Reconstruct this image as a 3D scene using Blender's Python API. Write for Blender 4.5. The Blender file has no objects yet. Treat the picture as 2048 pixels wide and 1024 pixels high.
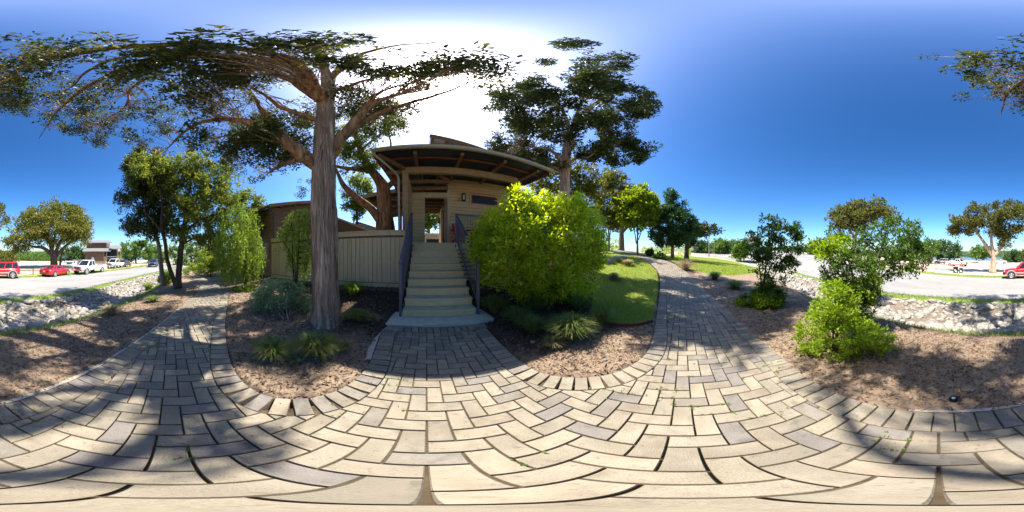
import bpy, bmesh, math, random
import numpy as np
from mathutils import Vector, Matrix
# ------------------------------------------------------------------ camera, sky, sun, exposure
SC = bpy.context.scene
SC.render.engine = 'CYCLES'
COL = SC.collection
EYE = 1.32
camd = bpy.data.cameras.new('camera')
camd.type = 'PANO'
try:
    camd.panorama_type = 'EQUIRECTANGULAR'
except Exception:
    camd.cycles.panorama_type = 'EQUIRECTANGULAR'
camd.clip_start = 0.02
camd.clip_end = 9000
cam = bpy.data.objects.new('camera', camd)
cam.location = (0, 0, EYE)
cam.rotation_euler = (math.radians(90), 0, 0)
COL.objects.link(cam)
SC.camera = cam
SUN_AZ, SUN_EL = -27.4, 59.5
world = bpy.data.worlds.new('World')
SC.world = world
world.use_nodes = True
nt = world.node_tree
for n in list(nt.nodes):
    nt.nodes.remove(n)
sky = nt.nodes.new('ShaderNodeTexSky')
sky.sky_type = 'NISHITA'
sky.sun_disc = False
sky.sun_elevation = math.radians(SUN_EL)
sky.sun_rotation = math.radians(SUN_AZ)
sky.altitude = 300
sky.air_density = 1.0
sky.dust_density = 1.9
sky.ozone_density = 3.0
bg = nt.nodes.new('ShaderNodeBackground')
bg.inputs[1].default_value = 0.06
wo = nt.nodes.new('ShaderNodeOutputWorld')
gm = nt.nodes.new('ShaderNodeGamma')          # a touch more contrast than the plain model
gm.inputs['Gamma'].default_value = 1.5
hs = nt.nodes.new('ShaderNodeHueSaturation')
hs.inputs['Saturation'].default_value = 1.13
hs.inputs['Value'].default_value = 0.39
hs.inputs['Hue'].default_value = 0.497
nt.links.new(sky.outputs[0], gm.inputs[0])
nt.links.new(gm.outputs[0], hs.inputs['Color'])
nt.links.new(hs.outputs[0], bg.inputs[0])
nt.links.new(bg.outputs[0], wo.inputs[0])
sl = bpy.data.lights.new('sun', 'SUN')
sl.energy = 2.0
sl.angle = math.radians(0.55)
sl.color = (1.0, 0.93, 0.82)
so = bpy.data.objects.new('sun', sl)
sa, se = math.radians(SUN_AZ), math.radians(SUN_EL)
SDIR = Vector((math.sin(sa) * math.cos(se), math.cos(sa) * math.cos(se), math.sin(se)))
so.rotation_euler = SDIR.to_track_quat('Z', 'Y').to_euler()
so.location = SDIR * 60
COL.objects.link(so)
vs = SC.view_settings
vs.view_transform = 'Standard'
vs.look = 'None'
vs.gamma = 1
vs.use_curve_mapping = False
vs.exposure = 2.55
SC.cycles.max_bounces = 8
SC.cycles.diffuse_bounces = 5
SC.cycles.transmission_bounces = 4
SC.cycles.use_denoising = True

RNG = np.random.default_rng(7)
random.seed(7)
KPX = math.radians(360 / 2048)

# ------------------------------------------------------------------ small geometry helpers
def ang(px, py):
    return (px - 1024) * KPX, (512 - py) * KPX

def P(px, py, d):
    a, e = ang(px, py)
    return Vector((d * math.sin(a), d * math.cos(a), EYE + d * math.tan(e)))

def XY(px, d):
    a = (px - 1024) * KPX
    return (d * math.sin(a), d * math.cos(a))

def seg_dist(Q, A):
    """distance of points Q (n,2) to polyline A (m,2): dist, index, param, signed side"""
    A = np.asarray(A, float)
    Q = np.asarray(Q, float)
    best = np.full(len(Q), 1e18)
    bi = np.zeros(len(Q), int)
    bt = np.zeros(len(Q))
    sd = np.zeros(len(Q))
    for i in range(len(A) - 1):
        a, b = A[i], A[i + 1]
        ab = b - a
        L = ab @ ab + 1e-12
        t = np.clip(((Q - a) @ ab) / L, 0, 1)
        pr = a + t[:, None] * ab
        dd = ((Q - pr) ** 2).sum(1)
        cr = ab[0] * (Q[:, 1] - a[1]) - ab[1] * (Q[:, 0] - a[0])
        m = dd < best
        best[m] = dd[m]; bi[m] = i; bt[m] = t[m]; sd[m] = cr[m]
    return np.sqrt(best), bi, bt, sd

def inside(Q, poly):
    Q = np.asarray(Q, float); A = np.asarray(poly, float)
    c = np.zeros(len(Q), bool)
    j = len(A) - 1
    for i in range(len(A)):
        xi, yi = A[i]; xj, yj = A[j]
        if yi != yj:
            m = ((yi > Q[:, 1]) != (yj > Q[:, 1])) & (Q[:, 0] < (xj - xi) * (Q[:, 1] - yi) / (yj - yi) + xi)
            c ^= m
        j = i
    return c

def smooth_poly(pts, it=2, closed=False):
    A = np.asarray(pts, float)
    for _ in range(it):
        if closed:
            B = np.roll(A, -1, 0)
            A = np.stack([.75 * A + .25 * B, .25 * A + .75 * B], 1).reshape(-1, A.shape[1])
        else:
            q = np.stack([.75 * A[:-1] + .25 * A[1:], .25 * A[:-1] + .75 * A[1:]], 1).reshape(-1, A.shape[1])
            A = np.vstack([A[:1], q, A[-1:]])
    return A

def psd(Q, poly):
    """signed distance to a closed polygon, positive inside"""
    A = np.asarray(poly, float)
    d = seg_dist(Q, np.vstack([A, A[:1]]))[0]
    return np.where(inside(Q, A), d, -d)

def sstep(a, b, x):
    t = np.clip((x - a) / (b - a), 0, 1)
    return t * t * (3 - 2 * t)

# ------------------------------------------------------------------ terrain
CP = np.array([
 (0,0,0),(-1,-1,0),(1,-1,-.03),(-3,-1.2,0),(-6,-1.6,-.02),(-9,-3,-.05),(-14,-4,-.1),(2,.5,0),(3.5,1.8,.03),(5,3.5,.1),(6.6,4.7,.36),
 (9.5,7.2,.87),(11,10.5,1.3),(12,14.5,1.8),(12,18,2.25),(12,24,2.6),(10,40,2.5),(-1.4,2.6,0),(-.5,3.4,0),(-2.7,1.2,.04),(-3.2,3.9,.32),
 (-4.8,2.7,.32),(-7.5,.8,.3),(-9.5,-.8,.1),(1,4,.15),(2.5,3.5,.1),(4,5,.35),(3,8,.8),(0,8,.7),(-5,9,1.2),(-9,6,1.0),(-10,14,1.6),(0,16,1.8),
 (5,12,1.3),(-20,5,.6),(-30,15,1),(0,-2.5,-.18),(-4,-4,-.3),(4,-3,-.25),(3,-1.5,-.08),(6,-2,-.3),(8,-1,-.25),(10,1,-.1),(-8,-6,-.35),
 (-12,-7.5,-.5),(-20,-9,-.7),(12,2.5,.1),(16,3,.1),(16,6,.55),(23,2.5,-.2),(26,-1.8,-.6),(16,-4.5,-.85),(7.2,-6.7,-.95),(0,-8.5,-.98),
 (-4.7,-9.5,-1),(-11.3,-11.7,-1),(-23,-14.3,-1),(-45,-20,-1),(0,-17.3,-1),(12,-17.2,-.95),(33,-11,.9),(-15,-22,-1.1),(-40,-28,-1.1),
 (34,10.5,.9),(45,5,2.0),(58,15,3.3),(50,-5,2.0),(40,20,2.0),(30,25,2),(25,14,1.3),(60,-22,2.2),(72,0,3.8),(0,-30,-1.2),(-20,-40,-.9),
 (20,-35,-1.0),(0,-60,-1.7),(30,-60,-1),(-40,-60,-1.2),(-60,-30,-1),(-80,-10,-.5),(-40,0,.3),(-60,40,1.5),(0,70,2.4),(60,60,3),
 (-90,-60,-1.2),(90,-60,1.5),(95,30,4),(20,12,1.0),(18,20,2.0)], float)
_r = np.sqrt(((CP[:, None, :2] - CP[None, :, :2]) ** 2).sum(2) + 1.2)
_A = np.zeros((len(CP) + 1, len(CP) + 1)); _A[:-1, :-1] = _r; _A[:-1, -1] = 1; _A[-1, :-1] = 1
_w = np.linalg.solve(_A, np.append(CP[:, 2], 0))
NEAR_EDGE = smooth_poly([(-140,-52),(-90,-34),(-60,-24.5),(-38,-18.6),(-22.9,-14.3),(-11.3,-11.7),(-4.7,-9.5),(0,-8.5),(3.7,-7.64),(7.2,-6.67),
                         (11,-5.7),(15.7,-4.5),(21,-3.2),(26,-1.3),(30,3.5),(36,13),(46,24)], 2)
FAR_EDGE = smooth_poly([(-140,-64),(-90,-45),(-62,-34),(-40,-27),(-24,-21.8),(-11,-18.9),(-3,-17.6),(3,-17.3),(9,-17.2),(14,-17.2),(20,-16.8),(28,-15.5),(40,-14),(60,-13),(72,-6),(70,14),(58,26)], 2)
ROAD_POLY = np.vstack([NEAR_EDGE, FAR_EDGE[::-1]])

def rbf(Q):
    out = np.empty(len(Q))
    for i in range(0, len(Q), 20000):
        q = Q[i:i + 20000]
        out[i:i + 20000] = np.sqrt(((q[:, None] - CP[None, :, :2]) ** 2).sum(2) + 1.2) @ _w[:-1] + _w[-1]
    return out

def _hash2(x, y):
    s = np.sin(x * 127.1 + y * 311.7) * 43758.5453
    return s - np.floor(s)

def vnoise(x, y):
    xi, yi = np.floor(x), np.floor(y)
    fx, fy = x - xi, y - yi
    fx = fx * fx * (3 - 2 * fx); fy = fy * fy * (3 - 2 * fy)
    a = _hash2(xi, yi); b = _hash2(xi + 1, yi); c = _hash2(xi, yi + 1); d = _hash2(xi + 1, yi + 1)
    return (a * (1 - fx) + b * fx) * (1 - fy) + (c * (1 - fx) + d * fx) * fy

def fbm(x, y, o=4):
    s = 0; a = .5
    for i in range(o):
        s = s + a * vnoise(x * 2 ** i + 13 * i, y * 2 ** i + 7 * i); a *= .5
    return s

LAKE_Z = -5.0
def far_z(Q):
    r = np.hypot(Q[:, 0], Q[:, 1])
    az = np.degrees(np.arctan2(Q[:, 0], Q[:, 1])) % 360
    south = sstep(95, 125, az) * (1 - sstep(225, 262, az))
    lakebed = -1.4 - 5.6 * sstep(80, 240, r)
    hills = -7 + sstep(1000, 1600, r) * (52 + 46 * (fbm(Q[:, 0] / 420 + 5, Q[:, 1] / 420) - .45) + 14 * (fbm(Q[:, 0] / 90, Q[:, 1] / 90) - .5))
    s = np.where(r < 900, lakebed, hills)
    n = 2.6 - 8 * sstep(120, 900, r)
    return s * south + n * (1 - south)

def terrain(Q):
    Q = np.asarray(Q, float).reshape(-1, 2)
    r = np.hypot(Q[:, 0], Q[:, 1])
    z = np.zeros(len(Q))
    m = r < 110
    if m.any():
        z[m] = rbf(Q[m])
    f = ~(r < 70)
    if f.any():
        zf = far_z(Q[f]); b = sstep(70, 110, r[f])
        z[f] = z[f] * (1 - b) + zf * b
    # ditch along the near edge of the road
    k = (r < 60)
    if k.any():
        q = Q[k]
        t, bi, bt, sd = seg_dist(q, NEAR_EDGE)
        pr = NEAR_EDGE[bi] + bt[:, None] * (NEAR_EDGE[bi + 1] - NEAR_EDGE[bi])
        zr = rbf(pr)
        act = sstep(-46, -34, pr[:, 0]) * (1 - sstep(17, 25, pr[:, 0])) * (sd > 0)
        prof = np.interp(t, [0, .5, .9, 1.7, 2.8, 4.2], [0, 0, -.08, -.36, -.42, .12])
        wgt = act * (1 - sstep(4.0, 5.6, t))
        zz = z[k]
        z[k] = zz * (1 - wgt) + (zr + prof) * wgt
    return z

def tz(x, y):
    return float(terrain([(x, y)])[0])

def G(px, py, dmax=120):
    """the ground point seen at a photograph pixel"""
    a, e = ang(px, py)
    d = np.geomspace(.4, dmax, 500)
    Q = np.stack([d * math.sin(a), d * math.cos(a)], 1)
    h = EYE + d * math.tan(e) - terrain(Q)
    i = np.argmax(h < 0) if (h < 0).any() else len(d) - 1
    return Vector((Q[i, 0], Q[i, 1], tz(*Q[i])))

# ------------------------------------------------------------------ objects
def tag(o, label=None, cat=None, group=None, kind=None):
    if label: o['label'] = label
    if cat: o['category'] = cat
    if group: o['group'] = group
    if kind: o['kind'] = kind
    return o

def empty(name, loc, label, cat, group=None, rz=0):
    o = bpy.data.objects.new(name, None)
    o.location = loc
    o.rotation_euler = (0, 0, rz)
    o.empty_display_size = .2
    COL.objects.link(o)
    return tag(o, label, cat, group)

def put(name, me, parent=None, loc=None, rot=None, scale=None):
    o = bpy.data.objects.new(name, me)
    COL.objects.link(o)
    if parent is not None:
        o.parent = parent
    if loc is not None: o.location = loc
    if rot is not None: o.rotation_euler = rot
    if scale is not None: o.scale = scale
    return o

def np_mesh(name, V, F, mat=None, smooth=False, attrs=None):
    """V (n,3); F list of arrays (m,k) with k vertices per face"""
    me = bpy.data.meshes.new(name)
    V = np.asarray(V, np.float32)
    if not isinstance(F, (list, tuple)):
        F = [F]
    F = [np.asarray(f, np.int32) for f in F if len(f)]
    me.vertices.add(len(V))
    me.vertices.foreach_set('co', V.ravel())
    nl = sum(f.size for f in F); npol = sum(len(f) for f in F)
    me.loops.add(nl)
    me.loops.foreach_set('vertex_index', np.concatenate([f.ravel() for f in F]))
    me.polygons.add(npol)
    st = []; off = 0
    for f in F:
        st.append(off + np.arange(len(f)) * f.shape[1]); off += f.size
    me.polygons.foreach_set('loop_start', np.concatenate(st).astype(np.int32))
    if smooth:
        me.polygons.foreach_set('use_smooth', np.ones(npol, bool))
    me.update(calc_edges=True)
    if attrs:
        for k, arr in attrs.items():
            at = me.color_attributes.new(k, 'FLOAT_COLOR', 'POINT')
            at.data.foreach_set('color', np.asarray(arr, np.float32).ravel())
    if mat: me.materials.append(mat)
    return me

class MB:
    """collects shapes and links them as one mesh object"""
    def __init__(s):
        s.v = []; s.f = []; s.sm = []
    def poly(s, V, F, sm=False):
        n = len(s.v)
        s.v += [tuple(p) for p in V]
        for f in F:
            s.f.append([i + n for i in f]); s.sm.append(sm)
        return s
    def box(s, c, size, rz=0, R=None, bev=0):
        hx, hy, hz = size[0] / 2, size[1] / 2, size[2] / 2
        M = R if R is not None else Matrix.Rotation(rz, 3, 'Z')
        c = Vector(c)
        V = [c + M @ Vector((x * hx, y * hy, z * hz)) for z in (-1, 1) for y in (-1, 1) for x in (-1, 1)]
        return s.poly(V, [(0, 2, 3, 1), (4, 5, 7, 6), (0, 1, 5, 4), (2, 6, 7, 3), (0, 4, 6, 2), (1, 3, 7, 5)])
    def beam(s, a, b, w, h, up=(0, 0, 1)):
        """bar from a to b, w across, h along up"""
        a = Vector(a); b = Vector(b); d = (b - a)
        L = d.length; d.normalize()
        sd = d.cross(Vector(up))
        if sd.length < 1e-4: sd = d.cross(Vector((0, 1, 0)))
        sd.normalize(); u = sd.cross(d)
        V = [p + sd * (i * w / 2) + u * (j * h / 2) for p in (a, b) for j in (-1, 1) for i in (-1, 1)]
        return s.poly(V, [(0, 1, 3, 2), (4, 6, 7, 5), (0, 4, 5, 1), (2, 3, 7, 6), (0, 2, 6, 4), (1, 5, 7, 3)])
    def tube(s, pts, rad, n=8, flute=0, caps=True, sm=True, seed=0):
        pts = [Vector(p) for p in pts]
        if not hasattr(rad, '__len__'): rad = [rad] * len(pts)
        base = len(s.v); ref = Vector((.31, .17, .94))
        prev = None
        rr = random.Random(seed)
        ph = [rr.uniform(0, 6.28) for _ in range(6)]
        zz = 0
        for i, p in enumerate(pts):
            t = (pts[min(i + 1, len(pts) - 1)] - pts[max(i - 1, 0)])
            if t.length < 1e-6: t = Vector((0, 0, 1))
            t.normalize()
            if prev is None:
                x = t.orthogonal().normalized()
            else:
                x = (prev - t * prev.dot(t)).normalized()
            prev = x; y = t.cross(x)
            if i: zz += (p - pts[i - 1]).length
            for k in range(n):
                a = 2 * math.pi * k / n
                q = 1
                if flute:
                    q += flute * (math.sin(3 * a + ph[0] + zz * 1.1) + .7 * math.sin(5 * a + ph[1] - zz * 1.7) + .6 * math.sin(8 * a + ph[2] + zz * 2.3)
                                  + .5 * math.sin(13 * a + ph[3] + 2 * math.sin(zz * 3)) + .5 * (rr.random() - .5)) * .5
                s.v.append(tuple(p + (x * math.cos(a) + y * math.sin(a)) * rad[i] * q))
        for i in range(len(pts) - 1):
            for k in range(n):
                a = base + i * n + k; b = base + i * n + (k + 1) % n
                s.f.append([a, b, b + n, a + n]); s.sm.append(sm)
        if caps:
            s.f.append([base + k for k in range(n)][::-1]); s.sm.append(False)
            e = base + (len(pts) - 1) * n
            s.f.append([e + k for k in range(n)]); s.sm.append(False)
        return s
    def prism(s, pts, d):
        """polygon pts (3d, planar) pushed along vector d"""
        d = Vector(d); pts = [Vector(p) for p in pts]; n = len(pts)
        V = pts + [p + d for p in pts]
        F = [list(range(n))[::-1], list(range(n, 2 * n))] + [(i, (i + 1) % n, (i + 1) % n + n, i + n) for i in range(n)]
        return s.poly(V, F)
    def mesh(s, name, mat):
        me = bpy.data.meshes.new(name)
        me.from_pydata(s.v, [], s.f)
        bm = bmesh.new(); bm.from_mesh(me)
        bmesh.ops.recalc_face_normals(bm, faces=bm.faces)
        bm.to_mesh(me); bm.free()
        me.polygons.foreach_set('use_smooth', s.sm)
        if mat: me.materials.append(mat)
        me.update()
        return me
    def build(s, name, mat, parent=None, kind=None, **k):
        o = put(name, s.mesh(name, mat), parent, **k)
        if kind: o['kind'] = kind
        return o

# ------------------------------------------------------------------ materials
def _links(m):
    return m.node_tree.nodes, m.node_tree.links

def mat(name, c1, c2=None, c3=None, rough=.8, scale=6, stretch=(1, 1, 1), bump=0, bscale=None, metal=0, rand=0, detail=6, spec=.3, coat=0,
        coord='Object', ramp=(.3, .7), rnd=None):
    """noise driven colours; rnd = list of colours picked per object or per mesh island"""
    m = bpy.data.materials.new(name); m.use_nodes = True
    N, L = _links(m); b = N['Principled BSDF']
    b.inputs['Roughness'].default_value = rough
    b.inputs['Metallic'].default_value = metal
    b.inputs['Specular IOR Level'].default_value = spec
    if coat: b.inputs['Coat Weight'].default_value = coat; b.inputs['Coat Roughness'].default_value = .05
    tc = N.new('ShaderNodeTexCoord'); mp = N.new('ShaderNodeMapping')
    mp.inputs['Scale'].default_value = stretch
    L.new(tc.outputs[coord], mp.inputs[0])
    rv = None
    if rand or rnd:
        oi = N.new('ShaderNodeObjectInfo'); ge = N.new('ShaderNodeNewGeometry')
        ad = N.new('ShaderNodeMath'); ad.operation = 'ADD'
        L.new(oi.outputs['Random'], ad.inputs[0]); L.new(ge.outputs['Random Per Island'], ad.inputs[1])
        fr = N.new('ShaderNodeMath'); fr.operation = 'FRACT'; L.new(ad.outputs[0], fr.inputs[0])
        rv = fr.outputs[0]
        # shift the pattern per piece
        sc = N.new('ShaderNodeVectorMath'); sc.operation = 'SCALE'; sc.inputs[0].default_value = (37, 53, 71)
        L.new(rv, sc.inputs['Scale']); L.new(sc.outputs[0], mp.inputs['Location'])
    nz = N.new('ShaderNodeTexNoise'); nz.inputs['Scale'].default_value = scale; nz.inputs['Detail'].default_value = detail
    nz.inputs['Roughness'].default_value = .6
    L.new(mp.outputs[0], nz.inputs[0])
    cr = N.new('ShaderNodeValToRGB')
    cr.color_ramp.elements[0].position = ramp[0]; cr.color_ramp.elements[1].position = ramp[1]
    c2 = c2 or tuple(min(1, x * 1.25) for x in c1)
    cr.color_ramp.elements[0].color = (*c1, 1); cr.color_ramp.elements[1].color = (*c2, 1)
    if c3:
        el = cr.color_ramp.elements.new(ramp[1] + .12); el.color = (*c3, 1)
    L.new(nz.outputs[0], cr.inputs[0])
    col = cr.outputs[0]
    if rnd:
        r2 = N.new('ShaderNodeValToRGB'); r2.color_ramp.interpolation = 'CONSTANT'
        for i, c in enumerate(rnd):
            el = r2.color_ramp.elements[i] if i < 2 else r2.color_ramp.elements.new(i / len(rnd))
            el.position = i / len(rnd); el.color = (*c, 1)
        L.new(rv, r2.inputs[0])
        mx = N.new('ShaderNodeMix'); mx.data_type = 'RGBA'; mx.blend_type = 'MULTIPLY'; mx.inputs[0].default_value = 1
        L.new(col, mx.inputs[6]); L.new(r2.outputs[0], mx.inputs[7]); col = mx.outputs[2]
    if rand:
        hs = N.new('ShaderNodeHueSaturation')
        mr = N.new('ShaderNodeMapRange'); mr.inputs[3].default_value = 1 - rand; mr.inputs[4].default_value = 1 + rand
        L.new(rv, mr.inputs[0]); L.new(mr.outputs[0], hs.inputs['Value']); L.new(col, hs.inputs['Color']); col = hs.outputs[0]
    L.new(col, b.inputs['Base Color'])
    if bump:
        n2 = N.new('ShaderNodeTexNoise'); n2.inputs['Scale'].default_value = bscale or scale * 4; n2.inputs['Detail'].default_value = 5
        L.new(mp.outputs[0], n2.inputs[0])
        bp = N.new('ShaderNodeBump'); bp.inputs['Strength'].default_value = bump; bp.inputs['Distance'].default_value = .02
        L.new(n2.outputs[0], bp.inputs['Height']); L.new(bp.outputs[0], b.inputs['Normal'])
    return m

def leaf_mat(name, c1, c2, c3=None, trans=.35, rough=.5, spec=.25):
    m = bpy.data.materials.new(name); m.use_nodes = True
    N, L = _links(m); b = N['Principled BSDF']; out = N['Material Output']
    ge = N.new('ShaderNodeNewGeometry')
    cr = N.new('ShaderNodeValToRGB')
    cr.color_ramp.elements[0].color = (*c1, 1); cr.color_ramp.elements[1].color = (*c2, 1)
    if c3:
        cr.color_ramp.elements[1].position = .75
        el = cr.color_ramp.elements.new(1); el.color = (*c3, 1)
    tc = N.new('ShaderNodeTexCoord'); nz = N.new('ShaderNodeTexNoise'); nz.inputs['Scale'].default_value = 1.6; nz.inputs['Detail'].default_value = 2
    L.new(tc.outputs['Object'], nz.inputs[0])
    mr = N.new('ShaderNodeMath'); mr.operation = 'MULTIPLY_ADD'; mr.inputs[1].default_value = .55; mr.inputs[2].default_value = 0
    L.new(ge.outputs['Random Per Island'], mr.inputs[0])
    m2 = N.new('ShaderNodeMath'); m2.operation = 'MULTIPLY_ADD'; m2.inputs[1].default_value = .55
    L.new(nz.outputs[0], m2.inputs[0]); L.new(mr.outputs[0], m2.inputs[2])
    L.new(m2.outputs[0], cr.inputs[0])
    L.new(cr.outputs[0], b.inputs['Base Color'])
    b.inputs['Roughness'].default_value = rough; b.inputs['Specular IOR Level'].default_value = spec
    tr = N.new('ShaderNodeBsdfTranslucent')
    hs = N.new('ShaderNodeHueSaturation'); hs.inputs['Value'].default_value = 1.9; hs.inputs['Saturation'].default_value = 1.1
    hs.inputs['Hue'].default_value = .485
    L.new(cr.outputs[0], hs.inputs['Color']); L.new(hs.outputs[0], tr.inputs[0])
    mx = N.new('ShaderNodeMixShader'); mx.inputs[0].default_value = trans
    L.new(b.outputs[0], mx.inputs[1]); L.new(tr.outputs[0], mx.inputs[2]); L.new(mx.outputs[0], out.inputs[0])
    return m

def bark_mat(name, c1, c2, c3, sc=9):
    m = mat(name, c1, c2, c3, rough=.95, scale=sc, stretch=(1, 1, .13), bump=.9, bscale=sc * 2.2, spec=.1, ramp=(.35, .58))
    return m

def glass_mat(name, c):
    m = bpy.data.materials.new(name); m.use_nodes = True
    b = m.node_tree.nodes['Principled BSDF']
    b.inputs['Base Color'].default_value = (*c, 1); b.inputs['Roughness'].default_value = .06; b.inputs['Specular IOR Level'].default_value = .6
    return m

M = {}
M['paver'] = mat('paver', (.53,.52,.50), (.79,.785,.77), rough=.85, scale=9, bump=.25, bscale=130, spec=.2,
                 rnd=[(.42,.37,.29),(.395,.345,.27),(.45,.395,.31),(.37,.33,.265),(.43,.38,.295),(.33,.30,.255),(.41,.365,.29),(.46,.40,.31),(.29,.265,.245),(.39,.35,.28)], rand=.07)
M['joint'] = mat('joint_dirt', (.05,.036,.024), (.11,.085,.05), rough=1, scale=14)
M['concrete'] = mat('concrete', (.36,.335,.285), (.50,.47,.41), rough=.9, scale=5, bump=.15, bscale=60)
M['slab'] = mat('landing_concrete', (.48,.45,.36), (.64,.60,.49), rough=.9, scale=6, bump=.15, bscale=60)
M['road'] = mat('road_asphalt', (.23,.22,.203), (.30,.288,.265), rough=.9, scale=.5, stretch=(.4,1,1), bump=.1, bscale=40, detail=9)
M['rock'] = mat('limestone', (.16,.148,.125), (.41,.38,.325), rough=.95, scale=4, bump=.5, bscale=18, rand=.2)
M['bark'] = bark_mat('cedar_bark', (.20,.12,.08), (.55,.385,.28), (.74,.57,.44), 16)
M['bark_red'] = bark_mat('cedar_limb_bark', (.11,.055,.03), (.38,.21,.11), (.50,.33,.20), 14)
M['bark_dark'] = bark_mat('dark_bark', (.035,.026,.022), (.11,.08,.065), (.17,.13,.11), 8)
M['bark_gray'] = bark_mat('grey_bark', (.12,.095,.075), (.26,.21,.17), (.34,.29,.25), 8)
M['cedar'] = leaf_mat('cedar_foliage', (.018,.034,.010), (.055,.075,.018), (.15,.12,.03), .25)
M['cedar2'] = leaf_mat('cedar_foliage_green', (.055,.09,.02), (.16,.205,.038), (.29,.28,.065), .45)
M['cedar_brown'] = leaf_mat('cedar_foliage_brownish', (.045,.055,.015), (.12,.13,.03), (.22,.17,.05), .35)
M['juniper'] = leaf_mat('juniper_foliage', (.022,.06,.022), (.055,.12,.035), (.10,.17,.045), .25)
M['bush'] = leaf_mat('bush_leaf', (.20,.30,.022), (.44,.54,.05), (.68,.70,.30), .55, .33, .6)
M['willow'] = leaf_mat('willow_leaf', (.085,.15,.025), (.18,.27,.04), (.33,.38,.09), .5)
M['sage'] = leaf_mat('sage_leaf', (.15,.23,.11), (.30,.40,.22), (.46,.52,.33), .35)
M['shrub'] = leaf_mat('dark_shrub_leaf', (.03,.07,.014), (.09,.16,.025), (.18,.25,.045), .4)
M['lime'] = leaf_mat('lime_shrub_leaf', (.12,.20,.015), (.26,.37,.03), (.42,.50,.06), .45)
M['oak'] = leaf_mat('oak_leaf', (.05,.085,.015), (.16,.16,.028), (.26,.19,.05), .3)
M['spring'] = leaf_mat('spring_leaf', (.10,.16,.014), (.21,.29,.03), (.33,.37,.05), .45)
M['far_leaf'] = leaf_mat('distant_leaf', (.045,.10,.02), (.12,.20,.04), (.20,.24,.06), .3)
M['far_dark'] = leaf_mat('distant_dark_leaf', (.025,.06,.02), (.06,.11,.03), (.09,.13,.04), .2)
M['tuft'] = leaf_mat('tuft_blade', (.08,.14,.03), (.18,.26,.065), (.40,.38,.17), .4)
M['tuft_dry'] = leaf_mat('dry_blade', (.20,.17,.08), (.38,.32,.16), (.50,.43,.25), .25)
M['tuft_bright'] = leaf_mat('bright_blade', (.14,.27,.02), (.30,.46,.04), (.50,.58,.10), .4)
M['lawn'] = leaf_mat('lawn_blade', (.15,.19,.028), (.28,.33,.05), (.42,.40,.13), .5)
M['siding'] = mat('siding_wood', (.53,.36,.185), (.66,.47,.255), (.70,.52,.30), rough=.8, scale=5, stretch=(.12,1,6), bump=.12, bscale=18, rand=.06)
M['siding_b'] = mat('brown_siding_wood', (.27,.175,.095), (.37,.25,.14), rough=.8, scale=5, stretch=(.12,.12,6), bump=.12, bscale=18, rand=.07)
M['fence'] = mat('fence_board', (.58,.43,.25), (.69,.53,.32), (.74,.61,.42), rough=.85, scale=4, stretch=(4,4,.25), bump=.12, bscale=18, rand=.06)
M['trim'] = mat('trim_wood', (.48,.36,.22), (.57,.44,.28), rough=.8, scale=5, stretch=(1,1,1), rand=.04)
M['timber'] = mat('timber', (.16,.085,.045), (.27,.155,.085), (.33,.20,.115), rough=.75, scale=4, stretch=(3,3,3), bump=.15, bscale=16, rand=.08)
M['timber_lt'] = mat('light_timber', (.27,.17,.09), (.40,.265,.15), rough=.75, scale=4, stretch=(1,1,1), bump=.12, rand=.05)
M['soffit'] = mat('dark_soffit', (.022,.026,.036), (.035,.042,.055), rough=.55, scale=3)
M['metal_roof'] = mat('metal_roof', (.20,.20,.195), (.27,.27,.26), rough=.5, scale=2, metal=.3)
M['gutter'] = mat('gutter_metal', (.34,.29,.215), (.38,.33,.25), rough=.45, scale=3, spec=.5)
M['step'] = mat('step_wood', (.63,.47,.26), (.76,.60,.36), (.79,.65,.42), rough=.85, scale=3, stretch=(.5,3,3), bump=.15, bscale=18, rand=.05)
M['tread'] = mat('tread_wood', (.48,.45,.29), (.65,.57,.38), (.74,.63,.42), rough=.85, scale=3, stretch=(.7,2,2), bump=.2, bscale=18, rand=.05)
M['rail'] = mat('rail_metal', (.085,.085,.115), (.11,.11,.145), rough=.45, scale=4, spec=.5)
M['wire'] = mat('wire_metal', (.05,.05,.06), (.08,.08,.09), rough=.5, scale=4)
M['red_paint'] = mat('red_paint', (.52,.015,.03), (.62,.025,.045), rough=.5, scale=4, spec=.4)
M['red_trim'] = mat('red_window_trim', (.30,.02,.03), (.36,.03,.04), rough=.5, scale=4)
M['door_red'] = mat('red_brown_wood', (.16,.045,.02), (.22,.07,.035), rough=.6, scale=5)
M['black'] = mat('black_metal', (.012,.012,.013), (.02,.02,.022), rough=.4, scale=4)
M['dark'] = mat('hollow_shade', (.015,.017,.022), (.03,.032,.038), rough=.8, scale=4)  # near-black: the shade of hollows is put into this colour
M['window'] = glass_mat('window_glass', (.03,.055,.07))
M['carglass'] = glass_mat('car_glass', (.015,.022,.035))
M['frost'] = mat('frosted_lamp_glass', (.75,.73,.66), (.82,.80,.73), rough=.3, scale=4)
M['car_red'] = mat('red_car_paint', (.50,.008,.012), (.53,.01,.014), rough=.3, scale=2, coat=.7, spec=.5)
M['car_white'] = mat('white_car_paint', (.68,.68,.66), (.72,.72,.70), rough=.3, scale=2, coat=.6, spec=.5)
M['car_blue'] = mat('blue_car_paint', (.03,.06,.13), (.035,.07,.15), rough=.3, scale=2, coat=.6, spec=.5)
M['car_maroon'] = mat('dark_red_car_paint', (.08,.02,.03), (.10,.025,.035), rough=.3, scale=2, coat=.6)
M['silver'] = mat('silver_metal', (.50,.50,.49), (.58,.58,.57), rough=.35, scale=3, metal=.5)
M['car_gray'] = mat('grey_plastic', (.27,.265,.255), (.31,.305,.295), rough=.55, scale=3)
M['tyre'] = mat('tyre_rubber', (.015,.015,.016), (.028,.028,.028), rough=.9, scale=8)
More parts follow.
